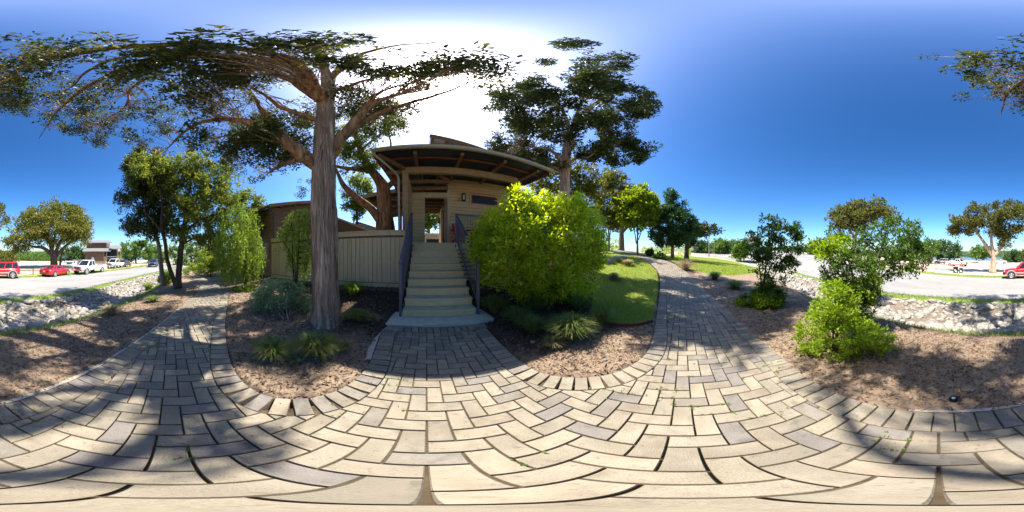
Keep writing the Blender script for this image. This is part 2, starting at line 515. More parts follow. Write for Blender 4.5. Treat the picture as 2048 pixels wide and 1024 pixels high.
M['chrome'] = mat('chrome', (.55,.55,.55), (.65,.65,.65), rough=.2, scale=3, metal=.9)
M['lens_red'] = mat('red_lamp_lens', (.30,.01,.01), (.35,.015,.015), rough=.2, scale=3)
M['lens'] = mat('clear_lamp_lens', (.55,.57,.58), (.65,.67,.68), rough=.12, scale=3)
M['white'] = mat('white_paint', (.68,.67,.64), (.76,.75,.72), rough=.6, scale=3)
M['blue'] = mat('blue_plastic', (.03,.12,.30), (.04,.15,.36), rough=.5, scale=3)
M['orange'] = mat('orange_paint', (.55,.13,.03), (.62,.16,.04), rough=.5, scale=3)
M['tape'] = mat('red_tape', (.60,.06,.09), (.66,.08,.11), rough=.5, scale=3)
M['brown_wall'] = mat('brown_wall', (.12,.075,.055), (.165,.105,.08), rough=.85, scale=3, stretch=(4,4,.3))
M['tan_wall'] = mat('tan_wall', (.36,.27,.17), (.44,.34,.22), rough=.85, scale=3)
M['stone_wall'] = mat('stone_wall', (.40,.35,.27), (.55,.48,.38), rough=.9, scale=4, bump=.3)
M['corrugated'] = mat('corrugated_metal', (.45,.47,.50), (.56,.58,.60), rough=.45, scale=3, metal=.4)
M['gray_wall'] = mat('grey_wall', (.25,.25,.245), (.34,.34,.33), rough=.8, scale=4, stretch=(5,5,.3), rand=.08)
M['mulch_chip'] = leaf_mat('mulch_chip', (.05,.032,.022), (.16,.105,.07), (.42,.34,.25), 0, .9)
M['litter'] = leaf_mat('leaf_litter', (.10,.07,.045), (.30,.23,.15), (.55,.48,.37), .05, .9)
M['pink_stone'] = mat('paving_gravel', (.46,.40,.34), (.56,.49,.42), rough=.95, scale=3, bump=.2)
M['water'] = mat('lake_water', (.01,.06,.17), (.015,.075,.20), rough=.16, scale=.05, stretch=(1,.2,1), bump=.35, bscale=.6, spec=.4)

def ground_mat():
    m = bpy.data.materials.new('ground'); m.use_nodes = True
    N, L = _links(m); b = N['Principled BSDF']
    b.inputs['Roughness'].default_value = .95; b.inputs['Specular IOR Level'].default_value = .1
    tc = N.new('ShaderNodeTexCoord')
    def noise(s, d=6, r=.6):
        n = N.new('ShaderNodeTexNoise'); n.inputs['Scale'].default_value = s; n.inputs['Detail'].default_value = d; n.inputs['Roughness'].default_value = r
        L.new(tc.outputs['Object'], n.inputs[0]); return n.outputs[0]
    def ramp(f, stops):
        c = N.new('ShaderNodeValToRGB')
        for i, (p, col) in enumerate(stops):
            e = c.color_ramp.elements[i] if i < 2 else c.color_ramp.elements.new(p)
            e.position = p; e.color = (*col, 1)
        L.new(f, c.inputs[0]); return c.outputs[0]
    f1 = noise(38, 8, .75); f2 = noise(150, 4, .8); mid = noise(3.2, 6); f3 = noise(7, 6, .7)
    def mth(op, x, y, c=None):
        q = N.new('ShaderNodeMath'); q.operation = op
        for i_, v_ in enumerate((x, y, c)):
            if v_ is None: continue
            if isinstance(v_, (int, float)): q.inputs[i_].default_value = v_
            else: L.new(v_, q.inputs[i_])
        return q.outputs[0]
    fine = mth('ADD', mth('MULTIPLY_ADD', f1, .5, mth('MULTIPLY', f2, .32)), mth('MULTIPLY_ADD', f3, .5, -.16))
    mulch = ramp(fine, [(.38, (.03,.019,.013)), (.54, (.078,.052,.036)), (.66, (.13,.09,.062)), (.76, (.30,.25,.19))])
    soil = ramp(fine, [(.34, (.12,.08,.055)), (.52, (.29,.215,.15)), (.65, (.38,.295,.21)), (.76, (.52,.45,.36))])
    grass = ramp(noise(60, 6), [(.3, (.10,.15,.028)), (.6, (.21,.27,.06)), (.75, (.34,.34,.12))])
    sand = ramp(noise(.45, 8), [(.3, (.38,.31,.22)), (.55, (.47,.40,.31)), (.72, (.27,.23,.12))])
    z = N.new('ShaderNodeVertexColor'); z.layer_name = 'zone'
    sp = N.new('ShaderNodeSeparateColor'); L.new(z.outputs[0], sp.inputs[0])
    def mix(a, bb, f, jitter, sharp=.18):
        # break the border up with noise
        s = N.new('ShaderNodeMath'); s.operation = 'MULTIPLY_ADD'; s.inputs[1].default_value = jitter; s.inputs[2].default_value = -jitter / 2
        L.new(mid, s.inputs[0])
        t = N.new('ShaderNodeMath'); t.operation = 'ADD'; L.new(f, t.inputs[0]); L.new(s.outputs[0], t.inputs[1])
        r = N.new('ShaderNodeMapRange'); r.interpolation_type = 'SMOOTHSTEP'; r.inputs[1].default_value = .5 - sharp; r.inputs[2].default_value = .5 + sharp
        L.new(t.outputs[0], r.inputs[0])
        x = N.new('ShaderNodeMix'); x.data_type = 'RGBA'; L.new(r.outputs[0], x.inputs[0]); L.new(a, x.inputs[6]); L.new(bb, x.inputs[7])
        return x.outputs[2]
    c = mix(mulch, soil, sp.outputs[2], .8)
    c = mix(c, sand, sp.outputs[1], .5)
    c = mix(c, grass, sp.outputs[0], .7)
    al = z.outputs['Alpha']
    woods = ramp(noise(.02, 8, .75), [(.38, (.012,.028,.012)), (.52, (.035,.065,.025)), (.64, (.075,.10,.04)), (.74, (.24,.20,.14))])
    c = mix(woods, c, al, .1)
    L.new(c, b.inputs['Base Color'])
    bp = N.new('ShaderNodeBump'); bp.inputs['Strength'].default_value = .8; bp.inputs['Distance'].default_value = .03
    L.new(fine, bp.inputs['Height']); L.new(bp.outputs[0], b.inputs['Normal'])
    return m
M['ground'] = ground_mat()
def add_spots(m, layers):
    """stains and specks multiplied over a material's colour: (scale, threshold, width, dark)"""
    N, L = _links(m); b = N['Principled BSDF']; src = b.inputs['Base Color'].links[0].from_socket
    mp = [n for n in N if n.type == 'MAPPING'][0]
    for sc_, th_, wd_, dk_ in layers:
        n = N.new('ShaderNodeTexNoise'); n.inputs['Scale'].default_value = sc_; n.inputs['Detail'].default_value = 4; L.new(mp.outputs[0], n.inputs[0])
        r = N.new('ShaderNodeMapRange'); r.inputs[1].default_value = th_; r.inputs[2].default_value = th_ + wd_; r.inputs[3].default_value = 1; r.inputs[4].default_value = dk_
        L.new(n.outputs[0], r.inputs[0])
        x = N.new('ShaderNodeMix'); x.data_type = 'RGBA'; x.blend_type = 'MULTIPLY'; x.inputs[0].default_value = 1
        L.new(src, x.inputs[6]); L.new(r.outputs[0], x.inputs[7]); src = x.outputs[2]
    L.new(src, b.inputs['Base Color'])
add_spots(M['paver'], [(4.5, .52, .12, .80), (34, .62, .05, .80), (11, .64, .06, .80)])
add_spots(M['fence'], [(2.2, .52, .2, .80), (26, .66, .04, .55)])
add_spots(M['tread'], [(6, .52, .15, .72), (30, .64, .05, .6)])
add_spots(M['step'], [(3, .55, .2, .82), (24, .67, .04, .55)])
add_spots(M['road'], [(.22, .5, .2, .86), (2.2, .62, .05, .8)])
add_spots(M['siding'], [(1.1, .5, .25, .86)])
# ================================================================== SETTING
PATH = np.vstack([
 smooth_poly([(-10.6,-4.6),(-9.0,-3.75),(-8.3,-3.15),(-7.3,-2.6),(-5.6,-2.12),(-4.16,-1.95),(-3.01,-1.75),(-2.07,-1.6),(-1.36,-1.48),(-.96,-1.37),(-.48,-1.24),(-.21,-1.13),(0,-1.03),(.41,-.84),
   (.66,-.7),(1.07,-.5),(1.49,-.3),(1.96,-.12),(2.69,.3),(4.11,1.16),(5.94,2.5),(7.74,3.96),(8.8,5.1),(10.3,6.9),(11.7,10.4),(12.7,15),(12.6,19)], 2),
 smooth_poly([(11.0,19),(11.1,14.2),(10.2,10.7),(8.5,7.6),(6.83,5.4),(5.6,4.35),(3.76,2.97),(2.26,1.88),(1.77,1.52),(1.45,1.33),(1.13,1.24),(.83,1.24),(.55,1.34),(.28,1.5),(.09,1.8),
   (-.17,2.32),(-.6,3.13)], 2),
 smooth_poly([(-2.0,2.25),(-1.9,1.85),(-1.6,1.45),(-1.28,1.05),(-1.12,.73),(-1.06,.5),(-1.05,.3),(-1.11,.1),(-1.26,-.06),(-1.51,-.2),(-1.87,-.32),(-2.46,-.46),(-3.15,-.6),(-4.5,-.78),
   (-5.88,-.98),(-7.2,-1.4),(-8.4,-2.0),(-9.6,-2.7),(-11.2,-3.6)], 2)])
LAWN = np.array([(2.3,2.0),(3.76,3.05),(5.55,4.42),(6.75,5.5),(8.4,7.7),(10.1,10.8),(11,14),(9,15),(7,12),(5.2,8.6),(3.6,6.2),(2.5,4.6),(1.75,3.3),(1.45,2.6)])
LAWN_E = np.array([(9.6,5.2),(9.0,3.7),(9.8,2.3),(13,1.2),(17,.5),(23,.9),(24.5,2.6),(30,8),(32,11),(26,16),(18,15),(13,10)])
ROAD_IN = ROAD_POLY

def build_ground():
    r = np.concatenate([np.geomspace(.35, 34, 178), np.geomspace(34, 3200, 64)[1:]])
    na = 720
    a = np.arange(na) / na * 2 * math.pi
    X = r[:, None] * np.sin(a)[None]; Y = r[:, None] * np.cos(a)[None]
    Q = np.stack([X.ravel(), Y.ravel()], 1)
    z = terrain(Q)
    rr = np.hypot(Q[:, 0], Q[:, 1]); near = rr < 130
    pin = np.full(len(Q), -9.); pin[near] = psd(Q[near], PATH)
    rin = np.full(len(Q), -9.); rin[near] = psd(Q[near], ROAD_IN)
    rin[~near] = -99
    z = z + .012 * (fbm(Q[:, 0] * 2.3, Q[:, 1] * 2.3) - .5) * (rr < 40) * (pin < -.1) * 2
    z = z - .05 * sstep(-.03, .02, pin) - .10 * sstep(-.05, .5, rin)
    slabq = inside(Q, SLAB2); z = z - .08 * slabq
    t, bi, bt, sd = seg_dist(Q, NEAR_EDGE)
    tn = np.where(sd > 0, t, -t)
    tf, _, _, sf = seg_dist(Q, FAR_EDGE)
    tf = np.where(sf > 0, -tf, tf)            # positive beyond the far edge
    az = np.degrees(np.arctan2(Q[:, 0], Q[:, 1])) % 360
    n1 = fbm(Q[:, 0] * .9, Q[:, 1] * .9)
    grass = np.zeros(len(Q)); sand = np.zeros(len(Q)); soil = np.zeros(len(Q))
    grass = np.maximum(grass, .95 * sstep(-.08, .08, psd(Q, LAWN)) * (rr < 40))
    grass = np.maximum(grass, .85 * sstep(-.4, .3, psd(Q, LAWN_E)) * (rr < 50))
    grass = np.maximum(grass, .75 * (tn > -.3) * (tn < .85) * (rr < 90))
    rim = np.exp(-((tn - 4.9) / .6) ** 2) * (Q[:, 0] < 6)
    grass = np.maximum(grass, np.clip(rim * (.25 + 1.1 * n1), 0, 1))
    grass = np.maximum(grass, .85 * (tf > -.3) * (tf < 1.2 + 1.6 * n1) * (az > 120) * (az < 185))
    grass = np.maximum(grass, (.3 + .55 * n1) * (tf > -.3) * (tf < 4.5) * (az > 180) * (az < 262))
    sand = np.maximum(sand, 1.0 * (tf > 1.8) * (rr < 330))
    north = (az < 75) | (az > 275)
    sand = np.maximum(sand, .9 * (rr > 24) * north * (rr < 400))
    grass = np.maximum(grass, (.1 + .7 * n1) * (rr > 15) * (az < 60) * (rr < 60))
    sand = np.maximum(sand, .8 * (az > 60) * (az < 110) * (rr > 24) * (tn < -.2))
    sand = np.maximum(sand, .62 * (tn > .6) * (tn < 4.3) * (rr < 40))
    # tan soil: the slope behind the path, and the bare patches at bed fronts
    soil = np.maximum(soil, sstep(-3.5, -.8, -tn * 0 + np.where(tn > 0, -np.abs(tn - 6.8) + 1.2, -9)) * (psd(Q, PATH) < 0))
    south_of_path = (Q[:, 1] < .35 * Q[:, 0] + .2) & (pin < 0)
    soil = np.maximum(soil, south_of_path * (.48 + .42 * n1) * (rr < 30))
    for (cx, cy, rad) in [(.75, 1.42, .26), (1.3, 1.5, .26), (-1.35, .3, .34), (-1.9, .05, .3), (7, 2.3, 1.0)]:
        soil = np.maximum(soil, .95 * np.exp(-(((Q[:, 0] - cx) ** 2 + (Q[:, 1] - cy) ** 2) / rad ** 2)))
    under = pin > 0
    for arr in (grass, sand, soil): arr[under] = 0
    alpha = np.where(rr > 330, 0., 1.)
    zone = np.stack([grass, sand, soil, alpha], 1)
    V = np.stack([Q[:, 0], Q[:, 1], z], 1)
    i = np.arange(len(r) - 1)[:, None]; j = np.arange(na)[None]
    a0 = i * na + j; a1 = i * na + (j + 1) % na
    F = np.stack([a0, a1, a1 + na, a0 + na], 2).reshape(-1, 4)[:, ::-1]
    c = len(V)
    V = np.vstack([V, [(0, 0, z[0])]]); zone = np.vstack([zone, [(0, 0, 0, 1)]])
    T = np.stack([np.arange(na), np.full(na, c), (np.arange(na) + 1) % na], 1)[:, ::-1]
    me = np_mesh('ground', V, [F, T], M['ground'], True, {'zone': zone})
    tag(put('ground', me), 'mulch and tan soil around the paving, sandy field beyond the road', None, None, 'structure')

BA = math.radians(30)
BO = Vector((-1.42, 3.0, 0))
BU = Vector((math.cos(BA), math.sin(BA), 0)); BV = Vector((-math.sin(BA), math.cos(BA), 0))
def B(u, v, z=0):
    return BO + BU * u + BV * v + Vector((0, 0, z))
SLAB2 = np.array([tuple(B(*p).xy) for p in [(-1.0,-.50),(1.02,-.36),(.98,.30),(-.98,.30)]])

build_ground()

# road sheet
def ribbon(name, A, Bp, mat_, lift, n=14, label=None):
    m_ = 160
    def resample(A):
        A = np.asarray(A, float); s = np.concatenate([[0], np.cumsum(np.hypot(*np.diff(A, axis=0).T))])
        t = np.linspace(0, s[-1], m_)
        return np.stack([np.interp(t, s, A[:, 0]), np.interp(t, s, A[:, 1])], 1)
    A = resample(A); Bq = resample(Bp)
    w = np.linspace(0, 1, n)
    Q = A[:, None] * (1 - w)[None, :, None] + Bq[:, None] * w[None, :, None]
    Q2 = Q.reshape(-1, 2)
    z = terrain(Q2) + lift
    V = np.column_stack([Q2, z])
    i = np.arange(m_ - 1)[:, None]; j = np.arange(n - 1)[None]
    a0 = i * n + j
    F = np.stack([a0, a0 + 1, a0 + n + 1, a0 + n], 2).reshape(-1, 4)
    me = np_mesh(name, V, F, mat_, True)
    return tag(put(name, me), label, None, None, 'structure')
def clip_x(A, x0, x1):
    A = np.asarray(A); return A[(A[:, 0] > x0) & (A[:, 0] < x1)]
ribbon('road', NEAR_EDGE, FAR_EDGE, M['road'], .0, 20, 'pale sunlit asphalt road curving past the drainage ditch')

# lake
lk = MB(); n = 64
ring = [(3300 * math.sin(2 * math.pi * k / n), 3300 * math.cos(2 * math.pi * k / n), LAKE_Z) for k in range(n)]
lk.poly(ring, [list(range(n))[::-1]])
lk.build('lake', M['water'], None, 'structure')['label'] = 'blue lake below the far wooded hills'

# ------------------------------------------------------------------ paved footpath: every block its own piece
def soldier_outline():
    a = len(smooth_poly([(0, 0)] * 27, 2)); return a
SD = .215            # soldier course depth
foot = np.array(PATH)
# bedding sheet
fx = np.linspace(foot[:, 0].min(), foot[:, 0].max(), 120); 
bed = MB()
PITCH, LONG = .111, .222
GAP = .0085
def block_mesh(pts, name, mat_):
    """block from a 2D outline, top at z=0, chamfered edge"""
    n_ = len(pts); c = np.mean(pts, 0)
    pts = np.asarray(pts)
    ch = .006
    # inward offset of each vertex
    ins = []
    for i in range(n_):
        p0, p1, p2 = pts[i - 1], pts[i], pts[(i + 1) % n_]
        e1 = (p1 - p0) / (np.linalg.norm(p1 - p0) + 1e-9); e2 = (p2 - p1) / (np.linalg.norm(p2 - p1) + 1e-9)
        n1 = np.array([-e1[1], e1[0]]); n2 = np.array([-e2[1], e2[0]])
        b = n1 + n2; b = b / max(.35, (b @ b)) * 2 * .5 * 2
        ins.append(p1 + b * ch * .5 * 1.0)
    V = [(*p, -.055) for p in pts] + [(*p, -.006) for p in pts] + [(*p, 0) for p in ins]
    F = []
    for i in range(n_):
        j = (i + 1) % n_
        F.append((i, j, n_ + j, n_ + i)); F.append((n_ + i, n_ + j, 2 * n_ + j, 2 * n_ + i))
    F.append(tuple(range(2 * n_, 3 * n_)))
    return V, F

def clip_field(pts, f):
    """keep the part of a polygon where f>0 (f linear along edges)"""
    out = []
    n_ = len(pts)
    for i in range(n_):
        p, q = pts[i], pts[(i + 1) % n_]; a, b = f[i], f[(i + 1) % n_]
        if a > 0: out.append(p)
        if (a > 0) != (b > 0):
            t = a / (a - b); out.append(p + t * (q - p))
    return out

def clean(pts):
    o = []
    for p in pts:
        if not o or np.linalg.norm(p - o[-1]) > .012: o.append(p)
    while len(o) > 2 and np.linalg.norm(o[0] - o[-1]) < .012: o.pop()
    return o

def parea(p):
    x, y = np.asarray(p).T
    return .5 * np.sum(x * np.roll(y, -1) - np.roll(x, -1) * y)

def make_path():
    pieces = []      # (outline world pts, kind)
    # herringbone, long sides at 30 and 120 degrees
    th = math.radians(30)
    ex = np.array([math.cos(th), math.sin(th)]); ey = np.array([-ex[1], ex[0]])
    g = GAP / 2
    lo = foot.min(0) - 1; hi = foot.max(0) + 1
    corners = np.array([(x, y) for x in (lo[0], hi[0]) for y in (lo[1], hi[1])])
    cu = np.stack([corners @ ex, corners @ ey], 1) / PITCH
    i0, j0 = np.floor(cu.min(0)).astype(int); i1, j1 = np.ceil(cu.max(0)).astype(int)
    rects = []
    for i in range(i0, i1):
        for j in range(j0, j1):
            k = (i - j) % 4
            if k == 0: rects.append((i, j, 2, 1))          # long along ex
            elif k == 3: rects.append((i, j - 1 + 0, 1, 2)) if False else None
    # vertical ones: cells (i,j) with (i-j)%4==2 start a block two cells tall
    for i in range(i0, i1):
        for j in range(j0, j1):
            if (i - j) % 4 == 2: rects.append((i, j - 1, 1, 2))
    R = np.array(rects, float) - np.array([1.0, .5, 0, 0])
    cen = (R[:, 0] + R[:, 2] / 2)[:, None] * PITCH * ex + (R[:, 1] + R[:, 3] / 2)[:, None] * PITCH * ey
    keep = psd(cen, foot) > .10
    keep &= ~inside(cen, SLAB2)
    R = R[keep]; cen = cen[keep]
    locs = []
    for (i, j, w, h) in R:
        hw, hh = w * PITCH / 2 - g, h * PITCH / 2 - g
        locs.append([(-hw, -hh), (0, -hh), (hw, -hh), (hw, 0), (hw, hh), (0, hh), (-hw, hh), (-hw, 0)])
    locs = np.array(locs)
    PT = cen[:, None] + locs[..., :1] * ex + locs[..., 1:] * ey
    fl = PT.reshape(-1, 2)
    FV = np.minimum(psd(fl, foot) - SD - GAP, -psd(fl, SLAB2) - .235).reshape(-1, 8)
    for (i, j, w, h), c, pts, f in zip(R, cen, PT, FV):
        if f.min() > 0:
            pieces.append((pts[[0, 2, 4, 6]], 'h' if w > h else 'v', c)); continue
        if f.max() <= 0: continue
        cp = clean(clip_field(list(pts), f))
        # drop collinear points
        if len(cp) >= 3:
            q = []
            for a in range(len(cp)):
                p0, p1, p2 = cp[a - 1], cp[a], cp[(a + 1) % len(cp)]
                cr = (p1[0] - p0[0]) * (p2[1] - p1[1]) - (p1[1] - p0[1]) * (p2[0] - p1[0])
                if abs(cr) > 1e-5: q.append(p1)
            if len(q) >= 3 and abs(parea(q)) > .0009:
                if parea(q) < 0: q = q[::-1]
                pieces.append((np.array(q), 'cut', np.mean(q, 0)))
    # soldier course round the border
    lens = [len(smooth_poly(np.zeros((k, 2)), 2)) for k in (27, 17, 19)]
    st = 0; cand = []
    for L_ in lens:
        A = foot[st:st + L_]; st += L_
        s = np.concatenate([[0], np.cumsum(np.hypot(*np.diff(A, axis=0).T))])
        nblk = int(s[-1] / .113)
        for k in range(nblk):
            t0 = (k + .5) / nblk * s[-1]
            p = np.array([np.interp(t0, s, A[:, 0]), np.interp(t0, s, A[:, 1])])
            p2 = np.array([np.interp(t0 + .06, s, A[:, 0]), np.interp(t0 + .06, s, A[:, 1])])
            p1 = np.array([np.interp(t0 - .06, s, A[:, 0]), np.interp(t0 - .06, s, A[:, 1])])
            d = (p2 - p1) / (np.linalg.norm(p2 - p1) + 1e-9); nrm = np.array([-d[1], d[0]])
            hw = .113 / 2 - g
            # taper the inner end so wedges fit on bends
            loc = [(-hw, .006), (hw, .006), (hw, SD), (-hw, SD)]
            pts = np.array([p + a * d + b * nrm for a, b in loc])
            cand.append(pts)
    cc = np.array([p.mean(0) for p in cand])
    ok = (psd(cc, foot) > .05) & ~inside(cc, SLAB2)
    pieces += [(p, 's', p.mean(0)) for p, q in zip(cand, ok) if q]
    # one course across the front of the landing
    a, b = SLAB2[0], SLAB2[1]
    d = (b - a) / np.linalg.norm(b - a); nrm = np.array([d[1], -d[0]])
    L_ = np.linalg.norm(b - a); nblk = int((L_ - .45) / .113)
    for k in range(nblk):
        p = a + d * (.225 + (k + .5) * (L_ - .45) / nblk); hw = .113 / 2 - g
        pts = np.array([p + x * d + y * nrm for x, y in [(-hw, .222), (hw, .222), (hw, .012), (-hw, .012)]])
        if parea(pts) < 0: pts = pts[::-1]
        pieces.append((pts, 's2', pts.mean(0)))
    cs = np.array([p[2] for p in pieces])
    zc = terrain(cs)
    gx = (terrain(cs + [.1, 0]) - terrain(cs - [.1, 0])) / .2; gy = (terrain(cs + [0, .1]) - terrain(cs - [0, .1])) / .2
    order = np.argsort(np.hypot(cs[:, 0], cs[:, 1]))
    me = bpy.data.meshes.new('footpath')
    # bedding: sand sheet just below the block tops
    fq = []
    step = .25
    for x in np.arange(foot[:, 0].min(), foot[:, 0].max(), step):
        for y in np.arange(foot[:, 1].min(), foot[:, 1].max(), step):
            fq.append((x, y))
    fq = np.array(fq); ins_ = psd(fq + step / 2, foot) > -.05
    fq = fq[ins_]
    V = []; F = []
    q4 = np.concatenate([fq, fq + [step, 0], fq + [step, step], fq + [0, step]])
    zz = terrain(q4) - .014
    V = np.column_stack([q4, zz]); k = len(fq)
    F = np.stack([np.arange(k), k + np.arange(k), 2 * k + np.arange(k), 3 * k + np.arange(k)], 1)
    # keep the sheet inside the border
    pd = psd(q4, foot).reshape(4, k).min(0)
    F = F[pd > .01]
    foot_o = put('footpath', np_mesh('footpath', V, F, M['joint']))
    tag(foot_o, 'herringbone block path forking to the steps and both ways', None, None, 'structure')
    shared = {}
    rest = MB()
    for rank, idx in enumerate(order):
        pts, kind, c = pieces[idx]
        zrot = Matrix(((1, 0, 0), (0, 1, 0), (gx[idx], gy[idx], 1)))
        jz = RNG.normal(0, .0013); tilt = RNG.normal(0, .004, 2)
        if rank < 300:
            base = Vector((c[0], c[1], zc[idx] + .004 + jz))
            rot = (gy[idx] + tilt[0], -gx[idx] + tilt[1], 0)
            if kind in 'hv' or kind in ('s', 's2'):
                key = 'f' if kind in 'hv' else 's'
                d = pts[1] - pts[0]
                angz = math.atan2(d[1], d[0])
                if kind == 'v':
                    angz = th + math.pi / 2
                if key not in shared:
                    if key == 'f':
                        hw, hh = PITCH - g, PITCH / 2 - g
                    else:
                        hw, hh = .113 / 2 - g, (SD - .006) / 2
                    V_, F_ = block_mesh([(-hw, -hh), (hw, -hh), (hw, hh), (-hw, hh)], 'paver', None)
                    mm = bpy.data.meshes.new('paver'); mm.from_pydata(V_, [], F_); mm.materials.append(M['paver']); shared[key] = mm
                o = put('paver', shared[key], foot_o, base)
                o.rotation_euler = (Matrix.Rotation(rot[0], 3, 'X') @ Matrix.Rotation(rot[1], 3, 'Y') @ Matrix.Rotation(angz, 3, 'Z')).to_euler()
            else:
                V_, F_ = block_mesh(pts - c, 'paver', None)
                mm = bpy.data.meshes.new('paver'); mm.from_pydata(V_, [], F_); mm.materials.append(M['paver'])
                put('paver', mm, foot_o, base, rot)
        else:
            V_, F_ = block_mesh(pts - c, 'paver', None)
            W = [(x + c[0], y + c[1], z + zc[idx] + .004 + jz + (gx[idx] + tilt[1]) * x + (gy[idx] + tilt[0]) * y) for x, y, z in V_]
            rest.poly(W, F_)
    me = bpy.data.meshes.new('paving'); me.from_pydata(rest.v, [], rest.f); me.materials.append(M['paver'])
    o = put('paving', me, foot_o); o['kind'] = 'stuff'
    return foot_o
make_path()

# concrete landing at the foot of the steps
lm = MB(); zt = .035
lm.prism([(*p, zt) for p in SLAB2], (0, 0, -.16))
lm.build('concrete_landing', M['slab'], None, 'structure')['label'] = 'grey concrete landing slab at the foot of the wooden steps'
# pale concrete edging along the south border of the path
ke = MB()
A = smooth_poly([(-3.6,-1.86),(-3.01,-1.75),(-2.07,-1.6),(-1.36,-1.48),(-.96,-1.37),(-.48,-1.24),(-.21,-1.13),(0,-1.03),(.41,-.84),(.62,-.72)], 3)
s_ = [0]
for k in range(len(A) - 1):
    d = A[k + 1] - A[k]; nn = np.array([d[1], -d[0]]) / np.linalg.norm(d)
    d2 = A[min(k + 2, len(A) - 1)] - A[k]; n2 = np.array([d2[1], -d2[0]]) / np.linalg.norm(d2)
    w0 = .03 + .02 * vnoise(A[k][0] * 3, A[k][1] * 3); w1 = .03 + .02 * vnoise(A[k + 1][0] * 3, A[k + 1][1] * 3)
    z0, z1 = tz(*A[k]) + .004, tz(*A[k + 1]) + .004
    if k == 0: nprev = nn
    a = A[k] + nprev * .003; b = A[k + 1] + n2 * .003; c = A[k + 1] + n2 * w1; e = A[k] + nprev * w0
    nprev = n2
    ke.poly([(*a, z0), (*b, z1), (*c, z1 - .006), (*e, z0 - .006), (*c, z1 - .12), (*e, z0 - .12)], [(0, 1, 2, 3), (3, 2, 4, 5)])
ke.build('path_edging', M['concrete'], None, 'structure')['label'] = 'whitish concrete edging along the south side of the path'
kb = MB()
A = smooth_poly([(-1.98,2.2),(-1.9,1.85),(-1.6,1.45),(-1.35,1.15)], 3)
for k in range(len(A) - 1):
    d = A[k + 1] - A[k]; nn = np.array([-d[1], d[0]]) / np.linalg.norm(d) * -1
    w0 = .10 * vnoise(A[k][0] * 5, A[k][1] * 5 + 3); w1 = .10 * vnoise(A[k + 1][0] * 5, A[k + 1][1] * 5 + 3)
    kb.poly([(*(A[k] + nn * .004), .01), (*(A[k + 1] + nn * .004), .01), (*(A[k + 1] + nn * (.02 + w1)), .0), (*(A[k] + nn * (.02 + w0)), .0)], [(0, 1, 2, 3)])
kb.build('bed_edging', M['concrete'], None, 'structure')['label'] = 'rough concrete haunching beside the walk to the steps'

# curving brown edging strip between mulch and lawn
le = MB(); A = smooth_poly([(1.5,2.6),(1.68,2.28),(1.95,2.05),(2.3,1.96)], 3)
for k in range(len(A) - 1):
    z0, z1 = tz(*A[k]), tz(*A[k + 1])
    le.beam((*A[k], z0 + .01), (*A[k + 1], z1 + .01), .012, .10)
tag(le.build('lawn_edging', M['door_red'], None), 'rusty brown edging strip curving between lawn and mulch', 'edging strip')

